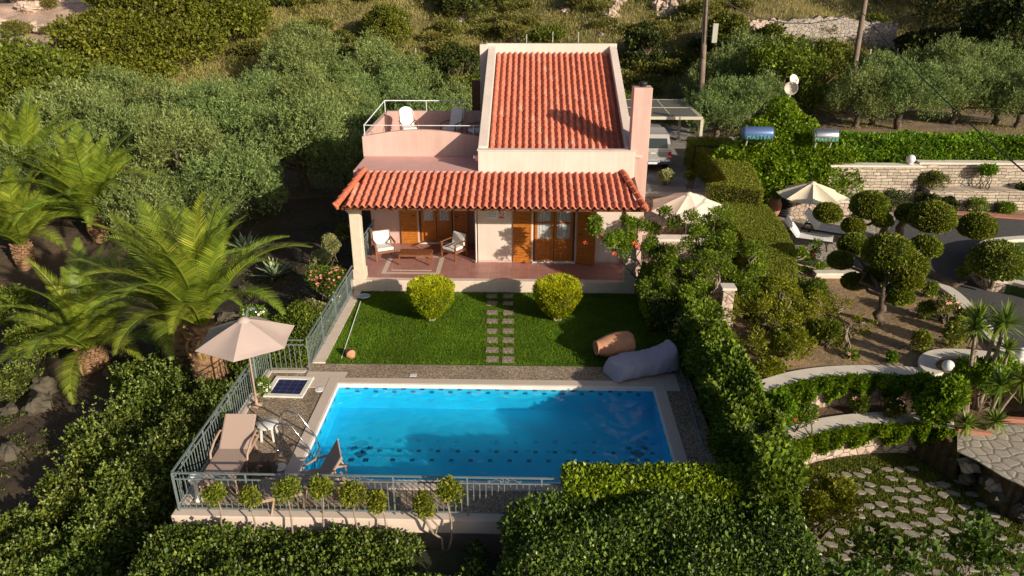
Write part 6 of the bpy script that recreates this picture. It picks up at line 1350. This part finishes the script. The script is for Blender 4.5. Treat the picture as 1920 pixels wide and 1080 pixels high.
# brick edging and crazy paving path
sheet('crazy_paving_path', [P2(*q, -.88) for q in ((1795, 812), (1795, 846), (1830, 862), (1880, 893), (1990, 945), (2350, 1010), (2350, 800), (1860, 795))], -.88, 'crazy')
for i, (a, b_, lb) in enumerate((((1795, 806), (1856, 814), 'long red brick edging beside the stemless yucca'), ((1856, 802), (1868, 800), 'short red brick edging forming a corner'), ((1868, 786), (1990, 792), 'red brick edging running to the right edge of the photo'))):
    A_, B_ = Vector(G(*a, -.86)), Vector(G(*b_, -.86)); o_ = MB().bar(-(B_-A_)/2, (B_-A_)/2, .14, .12).build('brick_edging', 'brick', None, .01); o_.location = (A_+B_)/2; tag(o_, lb, 'edging', 'brick edgings')
random.seed(17)
for i in range(12):
    t = i/11; p_ = Vector(EDGE2[-4]).lerp(Vector(EDGE2[-3]), min(1, t*3)) if t < .333 else (Vector(EDGE2[-3]).lerp(Vector(EDGE2[-2]), (t-.333)*3) if t < .666 else Vector(EDGE2[-2]).lerp(Vector(EDGE2[-1]), (t-.666)*3))
    rock((p_[0]+random.uniform(-.1, .25), p_[1]-.06+random.uniform(-.1, .1), -1.32+random.uniform(-.2, .12)), random.uniform(.13, .23), 'rockdark' if i % 3 else 'rock', 'rough limestone rock in the bank between the crazy paving and the paved grass', 'rocks in the bank below the crazy paving', 300+i)
# stones beneath the ivy of the curved walls
# grass pavers
M['flag2'] = mat('weathered_grey_paver', (.37, .325, .265), (.22, .19, .155), 4, .9, bs=.6, bscale=14)
random.seed(8); PS = []; pn = 0
base_ = G(1700, 960, -1.8); ang = -.62; ca, sa = math.cos(ang), math.sin(ang)
for i in range(-11, 12):
    for j in range(-14, 15):
        x = base_[0]+(i*.52+(.26 if j % 2 else 0))*ca-j*.27*sa+random.uniform(-.10, .10); y = base_[1]+(i*.52+(.26 if j % 2 else 0))*sa+j*.27*ca+random.uniform(-.08, .08)
        if x < 5.2 or x > 14 or y < 8.7: continue
        if y > float(curve(EDGE2, x))-.35: continue
        if random.random() < .10: continue
        PS.append((x, y)); n = 6; hx, hy = random.uniform(.15, .22), random.uniform(.09, .125)
        poly = [(hx*math.cos(2*PI*k/n+.3)*random.uniform(.7, 1.2), hy*math.sin(2*PI*k/n+.3)*random.uniform(.7, 1.25)) for k in range(n)]
        o_ = MB().prism(poly, -.05, .03).build('rough_paver', M['flag2'], None, .012); o_.location = (x, y, -1.795); o_.rotation_euler.z = ang+.35+random.uniform(-.25, .25); tag(o_, 'flat rough stone set among grass on the lower right terrace', 'paving stone', 'flat stones set in the lower grass')
PSa = np.array(PS)
def pavmask(x, y):
    k = (y < curve(EDGE2, x)-.1)
    idx = np.where(k)[0]; d = np.full(len(x), 9.)
    for a, b_ in PS:
        u, v = (x-a)*ca+(y-b_)*sa, -(x-a)*sa+(y-b_)*ca; d = np.minimum(d, (u/.20)**2+(v/.13)**2)
    return k & (d > .85)
blades(150000, 5.1, 14, 8.7, 16.4, 0.085, .018, -1.81, LM['rough'], 'rough_grass', pavmask, 'rough grass growing between the flat stones of the lower terrace', .6)
smallbush('citrus_shrub', 1540, 930, 13.2, .75, .7, 'yel', 'yellow green shrub at the left corner of the paved grass', n=6500, L=.075, Wd=.045)
for i, (px, py, Y, w) in enumerate(((1660, 1020, 10.9, .45), (1740, 1055, 10.5, .45), (1820, 1010, 10.9, .40), (1900, 1045, 10.5, .45), (1600, 1070, 10.3, .40), (1500, 1060, 10.6, .35))):
    p_ = Wp(px, py, Y); random.seed(i); r = empty('fig_shoot', (p_[0], Y, -1.8), 0, 'fig shoots with broad leaves at the bottom edge, '+('leftmost but one, tallest', 'third from the left', 'fourth, palest', 'in the bottom right corner', 'second from the left', 'leftmost beside the big hedge')[i], 'fig shrub', 'fig shoots at the bottom edge')
    n = 230; zc = p_[2]+1.8; lumps = [(random.uniform(-w, w), random.uniform(-w, w), zc-random.uniform(0, .4), .28, .28, .22) for _ in range(6)]; P_ = lumpleaves(lumps, int(n*1.5), .12, .10, .8, .6, .3); npmesh('leaves', *P_, LM['fig'], r); mb = MB()
    for l in lumps: limb(mb, (random.uniform(-.1, .1), 0, -.1), l[:3], .02, .008, .05)
    mb.build('stems', 'barkpale', r)

# umbrellas and loungers in the right garden
up = Wp(1293, 362, 27.6); umbrella('umbrella', (up[0], 27.6, 0), up[2], 1.45, .62, 8, 'umbw', 'rail', 'off white canvas umbrella on the small patio behind the villa corner', rot=.2, tilt=.12)
up = Wp(1525, 342, 29.6); u2 = umbrella('umbrella', (up[0], 29.6, 0), up[2], 1.35, .50, 8, 'umbw2', 'rail', 'ivory sagging umbrella over the two white loungers', rot=.5, sag=.22)
gu = empty('folded_lounger_back', (0, 0, 0)); bpy.data.objects.remove(gu)
q = G(1222, 372, 0.3); gl = lounger('sun_lounger', 'taupe', 'taupeF', 1.05); put(gl, (Wp(1268, 350, 29.4)[0]-.2, 28.0, .02), -.25, 1, 'taupe lounger with upright back behind the off white patio umbrella', 'loungers')
wl = lounger('sun_lounger', 'fabw', 'dark', .85, False, .07); a_ = G(1562, 452, .34); put(wl, (a_[0], a_[1], .02), 1.18, 1.05, 'white cushioned lounger nearer the hedge on the paved terrace', 'white loungers on the paved terrace')
wl2 = copy_tree(wl); a_ = G(1592, 441, .34); put(wl2, (a_[0]+.15, a_[1]+.1, .02), 1.05, 1.05, 'white cushioned lounger behind the umbrella pole on the paved terrace', 'white loungers on the paved terrace')
pt = empty('big_pot', G(1450, 405, 0.1), 0, 'pale terracotta jar with a plant beside the clipped hedge', 'pot'); MB().lathe([(.001, 0), (.16, 0), (.26, .3), (.28, .5), (.2, .72), (.24, .78), (.2, .79), (.001, .74)], n=20).build('pot_body', 'clay', pt)
V, Q = lumpleaves([(0, 0, .95, .25, .25, .2)], 400, .08, .05, .5, .7, .2); npmesh('plant', V, Q, LM['hedge'], pt)
hb = empty('hose_reel', G(1470, 400, .1), 0, 'dark coil of ribbed hose beside the pale jar', 'hose'); mb = MB()
for k in range(7): mb.tube([(.42*math.cos(t), .42*math.sin(t), .06+k*.09) for t in [2*PI*j/24 for j in range(25)]], .045, 6, False)
mb.build('coil', 'dark', hb)
for i, (px, py) in enumerate(((1365, 540), (1362, 600), (1450, 560))):
    q = Wp(px, py, 19.5+i*.6); r = empty('stone_post', (q[0], 19.5+i*.6, 0), 0, ('pale stone gate post behind the pomegranate tree', 'second pale stone post nearer the creeper hedge', 'pale stone half hidden in the shrubs')[i], 'post'); MB().box(-.16, .16, -.16, .16, 0, max(.4, q[2])).build('shaft', 'drystone2', r, .02); MB().box(-.2, .2, -.2, .2, max(.4, q[2]), max(.4, q[2])+.07).build('cap', 'whitestone', r, .01)
smallbush('parking_shrub', 1250, 330, 33.2, .40, .4, 'silver', 'round grey green shrub beside the rear of the pickup', n=4000, L=.07, Wd=.04)
smallbush('parking_shrub', 1292, 330, 32.8, .30, .3, 'hedge', 'little shrub at the foot of the front pergola post', n=1500, L=.07, Wd=.04)

# ================================================================== PERGOLA CARPORT AND PICKUP
zp = .63; pgl = empty('pergola', (6.3, 40, zp), 0, 'cream framed carport with grey translucent roof over the parking place', 'carport'); T0 = Vector(pgl.location)
fr0 = Wp(1318, 219, 37.6); bk0 = Wp(1286, 196, 42.5); X1p = fr0[0]; zr_ = fr0[2]-zp; X0p = 3.6
mb = MB(); mb.box(X0p-6.3, X1p-6.3, -2.45, -2.33, zr_-.14, zr_).box(X0p-6.3, X1p-6.3, 2.4, 2.52, zr_-.10, zr_+.02).box(X1p-6.42, X1p-6.3, -2.33, 2.4, zr_-.12, zr_-.005).build('roof_frame', 'pergola', pgl, .008)
mb = MB()
for i in range(4): x = X0p-6.3+.6+i*1.35; mb.box(x, x+.06, -2.33, 2.4, zr_-.04, zr_+.025)
mb.box(X0p-6.3, X1p-6.42, -.03, .03, zr_-.04, zr_+.028); mb.build('roof_bars', 'pergola', pgl); MB().box(X0p-6.3, X1p-6.42, -2.33, 2.4, zr_-.03, zr_+.012).build('roof_panel', 'pvc', pgl)
for x, y in ((Wp(1308, 310, 37.6)[0]-6.3, -2.39), (Wp(1272, 288, 42)[0]-6.3, 2.46)):
    po = MB().box(x-.07, x+.07, y-.06, y+.06, 0, zr_-.12).bar((x, y, zr_-.6), (x-.4*(1 if y < 0 else 0)-.01, y+(.45 if y < 0 else -.45), zr_-.1), .06).build('post', 'pergola', pgl); MB().box(x-.13, x+.13, y-.13, y+.13, 0, .08).build('post_base', 'concrete', po)
def pickup():
    # rear faces -Y; origin at ground under the tail, centred in X
    r = empty('pickup_truck', (0, 0, 0), 0, 'silver pickup with a hard canopy parked under the carport', 'pickup truck'); w = .88
    def loft(secs, name, m_, parent=r, bevel=0):
        n = len(secs[0]); mb = MB(); vs = [p_ for s_ in secs for p_ in s_]; fs = [(i*n+k, i*n+(k+1) % n, (i+1)*n+(k+1) % n, (i+1)*n+k) for i in range(len(secs)-1) for k in range(n)]
        return mb.add(vs, fs+[tuple(range(n-1, -1, -1)), tuple(range((len(secs)-1)*n, len(secs)*n))]).build(name, m_, parent, bevel)
    def sec(y, w_, z0, z1, inset=.05): return [(-w_, y, z0), (w_, y, z0), (w_+.0, y, z0+(z1-z0)*.55), (w_-inset, y, z1), (-w_+inset, y, z1), (-w_, y, z0+(z1-z0)*.55)]
    loft([sec(.10, w-.03, .48, 1.06), sec(.16, w, .42, 1.08), sec(3.7, w, .42, 1.08), sec(4.0, w-.01, .42, 1.06), sec(4.9, w-.06, .45, .98), sec(5.1, w-.14, .5, .85)], 'body', 'silver', bevel=.03)
    loft([sec(.14, w-.05, 1.06, 1.10, .0), sec(.24, w-.10, 1.10, 1.80, .07), sec(1.70, w-.10, 1.10, 1.84, .08)], 'canopy', 'silver', bevel=.03)
    loft([sec(1.76, w-.06, 1.06, 1.78, .16), sec(3.1, w-.06, 1.06, 1.78, .17), sec(3.8, w-.06, 1.06, 1.12, .05)], 'cab', 'silver', bevel=.03)
    MB().add([(-.70, .135, 1.16), (.70, .135, 1.16), (.62, .205, 1.62), (-.62, .205, 1.62)], [(0, 1, 2, 3)]).build('canopy_rear_window', 'carglass', r)
    MB().add([(-.66, 1.745, 1.30), (.66, 1.745, 1.30), (.58, 1.75, 1.66), (-.58, 1.75, 1.66)], [(0, 1, 2, 3)]).build('cab_rear_window', 'carglass', r)
    for s_ in (-1, 1):
        MB().add([(s_*(w-.085), .42, 1.18), (s_*(w-.085), 1.55, 1.18), (s_*(w-.135), 1.5, 1.66), (s_*(w-.135), .5, 1.66)], [(0, 1, 2, 3)]).build('side_window', 'carglass', r)
        MB().box(s_*(w-.09)-.065, s_*(w-.09)+.065, .075, .13, .68, 1.02).build('tail_light', M['taillight'], r, .01)
        MB().box(s_*(w-.09)-.06, s_*(w-.09)+.06, .070, .076, .76, .82).build('reverse_light', 'plastic', r)
        mi = MB().box(s_*(w+.10)-.10, s_*(w+.10)+.10, 3.35, 3.45, 1.12, 1.30).build('mirror', 'silver', r, .03)
        for yy in (1.05, 4.1):
            T = Matrix.Translation((s_*(w-.10), yy, .36)) @ Matrix.Rotation(PI/2, 4, 'Y'); wh = MB().lathe([(.2, -.11), (.33, -.11), (.36, -.08), (.36, .08), (.33, .11), (.2, .11)], n=24, T=T).build('tyre', 'tyre', r); MB().lathe([(.001, .09), (.2, .1), (.22, .06)], n=16, T=T).lathe([(.001, -.09), (.2, -.1), (.22, -.06)], n=16, T=T).build('rim', 'chrome', wh)
    MB().box(-.82, .82, -.02, .12, .44, .60).box(-.3, .3, -.06, -.02, .46, .58).build('rear_bumper', 'chrome', r, .02); MB().box(-.12, .12, .085, .10, .92, .97).build('tailgate_handle', 'plastic', r); MB().box(-.22, .22, -.075, -.062, .46, .56).build('number_plate', 'paper', r)
    MB().box(-.72, .72, .084, .09, .64, .66).build('tailgate_crease', 'boxgrey', r); MB().box(-.5, .5, .3, 4.7, .25, .44).build('chassis', 'dark', r); return r
M['taillight'] = mat('red_tail_light', (.65, .02, .01), (.55, .02, .01), 6, .2)
tk = pickup(); tk.location = (5.80, 35.2, .635); tk.rotation_euler.z = .0

# ================================================================== POLES, CABLES, WIRE FENCE, FIELD WALL
def upole(bx, tx_, Y, label, seed):
    b_ = Wp(bx, 150, Y); t_ = Wp(tx_, -60, Y); g = Hs(b_[0], Y); k = (b_[2]-g)/(t_[2]-b_[2]); base = Vector(b_)-(Vector(t_)-Vector(b_))*k
    r = empty('utility_pole', base, 0, label, 'utility pole', 'wooden utility poles'); top = (Vector(t_)-base)*1.15; MB().tube([(0, 0, -.3), top*.5, top], [.18, .15, .12], 12).build('shaft', 'pole', r); return r, base, top
pl, b1, t1_ = upole(1316, 1328, 44, 'wooden utility pole carrying a grey meter box and cables', 1); pr, b2_, t2_ = upole(1598, 1632, 45, 'bare wooden utility pole leaning to the right', 2)
q = Vector(Wp(1340, 62, 43.75))-b1; MB().box(q.x-.14, q.x+.14, q.y-.12, q.y+.08, q.z-.50, q.z+.50).build('meter_box', 'boxgrey', pl, .01); MB().tube([(q.x-.3, q.y, q.z+.1), (q.x-.1, q.y, q.z+.1)], .02, 6).build('bracket', 'dark', pl)
MB().tube([Vector(Wp(1322, -20, 43.75))-b1, Vector(Wp(1317, 40, 43.7))-b1, Vector(Wp(1316, 90, 43.7))-b1, Vector(Wp(1318, 110, 43.8))-b1], .025, 6).tube([Vector(Wp(1330, -20, 43.75))-b1, Vector(Wp(1324, 80, 43.75))-b1], .02, 6).build('riser_cables', 'cable', pl)
def cable(pts, r_, label):
    c = Vector(pts[len(pts)//2]); o_ = MB().tube([Vector(p_)-c for p_ in pts], r_, 6).build('overhead_cable', 'cable'); o_.location = c; tag(o_, label, 'cable', 'overhead cables')
cable([Wp(1335, -20, 44), Wp(1375, 12, 44.2), Wp(1420, 32, 44.4), Wp(1470, 43, 44.6), Wp(1520, 44, 44.7), Wp(1570, 36, 44.8), Wp(1612, 22, 44.9)], .028, 'black cable sagging between the two utility poles')
cable([Wp(1618, 25, 44.9), Wp(1660, 75, 40), Wp(1715, 133, 34), Wp(1790, 205, 27), Wp(1850, 262, 23), Wp(1930, 330, 19)], .022, 'long black cable running from the leaning pole down to the right edge')
cable([Wp(1640, -10, 46), Wp(1665, 20, 50), Wp(1700, 60, 56)], .02, 'thin cable crossing the dark bushes behind the leaning pole')
cable([Wp(1860, -10, 40), Wp(1900, 12, 38), Wp(1940, 30, 37)], .02, 'cable cutting the top right corner')
random.seed(4)
wfn = 0
for i, px in enumerate((637, 682, 728, 775, 823, 879, 933, 988, 1038, 1087)):
    Y = 57.5+.6*math.sin(i); x = Wp(px, 0, Y)[0]; o_ = MB().box(-.035, .035, -.035, .035, -.2, 1.45).build('fence_stake', 'boxgrey'); o_.location = (x, Y, Hs(x, Y)); tag(o_, ('first', 'second', 'third', 'fourth', 'fifth', 'sixth', 'seventh', 'eighth', 'ninth', 'tenth')[i]+' pale stake from the left in the line across the hillside', 'stake', 'pale stakes across the hillside')
for i, px in enumerate((1768, 1830, 1895, 1650)):
    Y = 49.5; x = Wp(px, 0, Y)[0]; o_ = MB().box(-.04, .04, -.04, .04, -.2, 2.2).build('fence_stake', 'boxgrey'); o_.location = (x, Y, Hs(x, Y)); tag(o_, ('pale stake left of the middle behind the right olive row', 'pale stake in the middle behind the right olive row', 'pale stake near the right edge behind the olive row', 'pale stake behind the broadest olive tree')[i], 'stake', 'pale stakes behind the right olive row')
def fieldwall(a, b_, Y0, Y1, h, label, m_):
    n = 24; xa, xb = Wp(a, 0, Y0)[0], Wp(b_, 0, Y1)[0]; r = empty('field_wall', ((xa+xb)/2, (Y0+Y1)/2, Hs((xa+xb)/2, (Y0+Y1)/2)), 0, label, 'stone wall'); vs = []; rg = np.random.default_rng(int(a))
    for i in range(n+1):
        t = i/n; x = xa+(xb-xa)*t; y = Y0+(Y1-Y0)*t; z = Hs(x, y); hh = h*(.9+.2*rg.random())
        for dy, zz in ((-.35, -.6), (-.25, hh), (.3, hh), (.35, 0)): vs.append((x-r.location.x, y+dy-r.location.y, z+zz-r.location.z))
    MB().add(vs, [(i*4+k, (i+1)*4+k, (i+1)*4+k+1, i*4+k+1) for i in range(n) for k in range(3)]).build('masonry', m_, r); return r
fieldwall(1360, 1462, 54.6, 55, 1.6, 'collapsed pale heap of field stones left of the grey drystone field wall', 'drystone2'); fieldwall(1462, 1690, 55, 55.6, 1.5, 'grey drystone field wall below the dry field', 'farstone')
random.seed(6)
for i in range(30):
    px = random.uniform(1362, 1462); Y = 54.2+random.uniform(-.5, .6); x = Wp(px, 0, Y)[0]; rock((x, Y-.3, Hs(x, Y)+random.uniform(.2, 1.5)), random.uniform(.18, .35), 'rockpink', 'loose pale stone on the collapsed part of the field wall', 'loose stones on the field wall', 400+i)
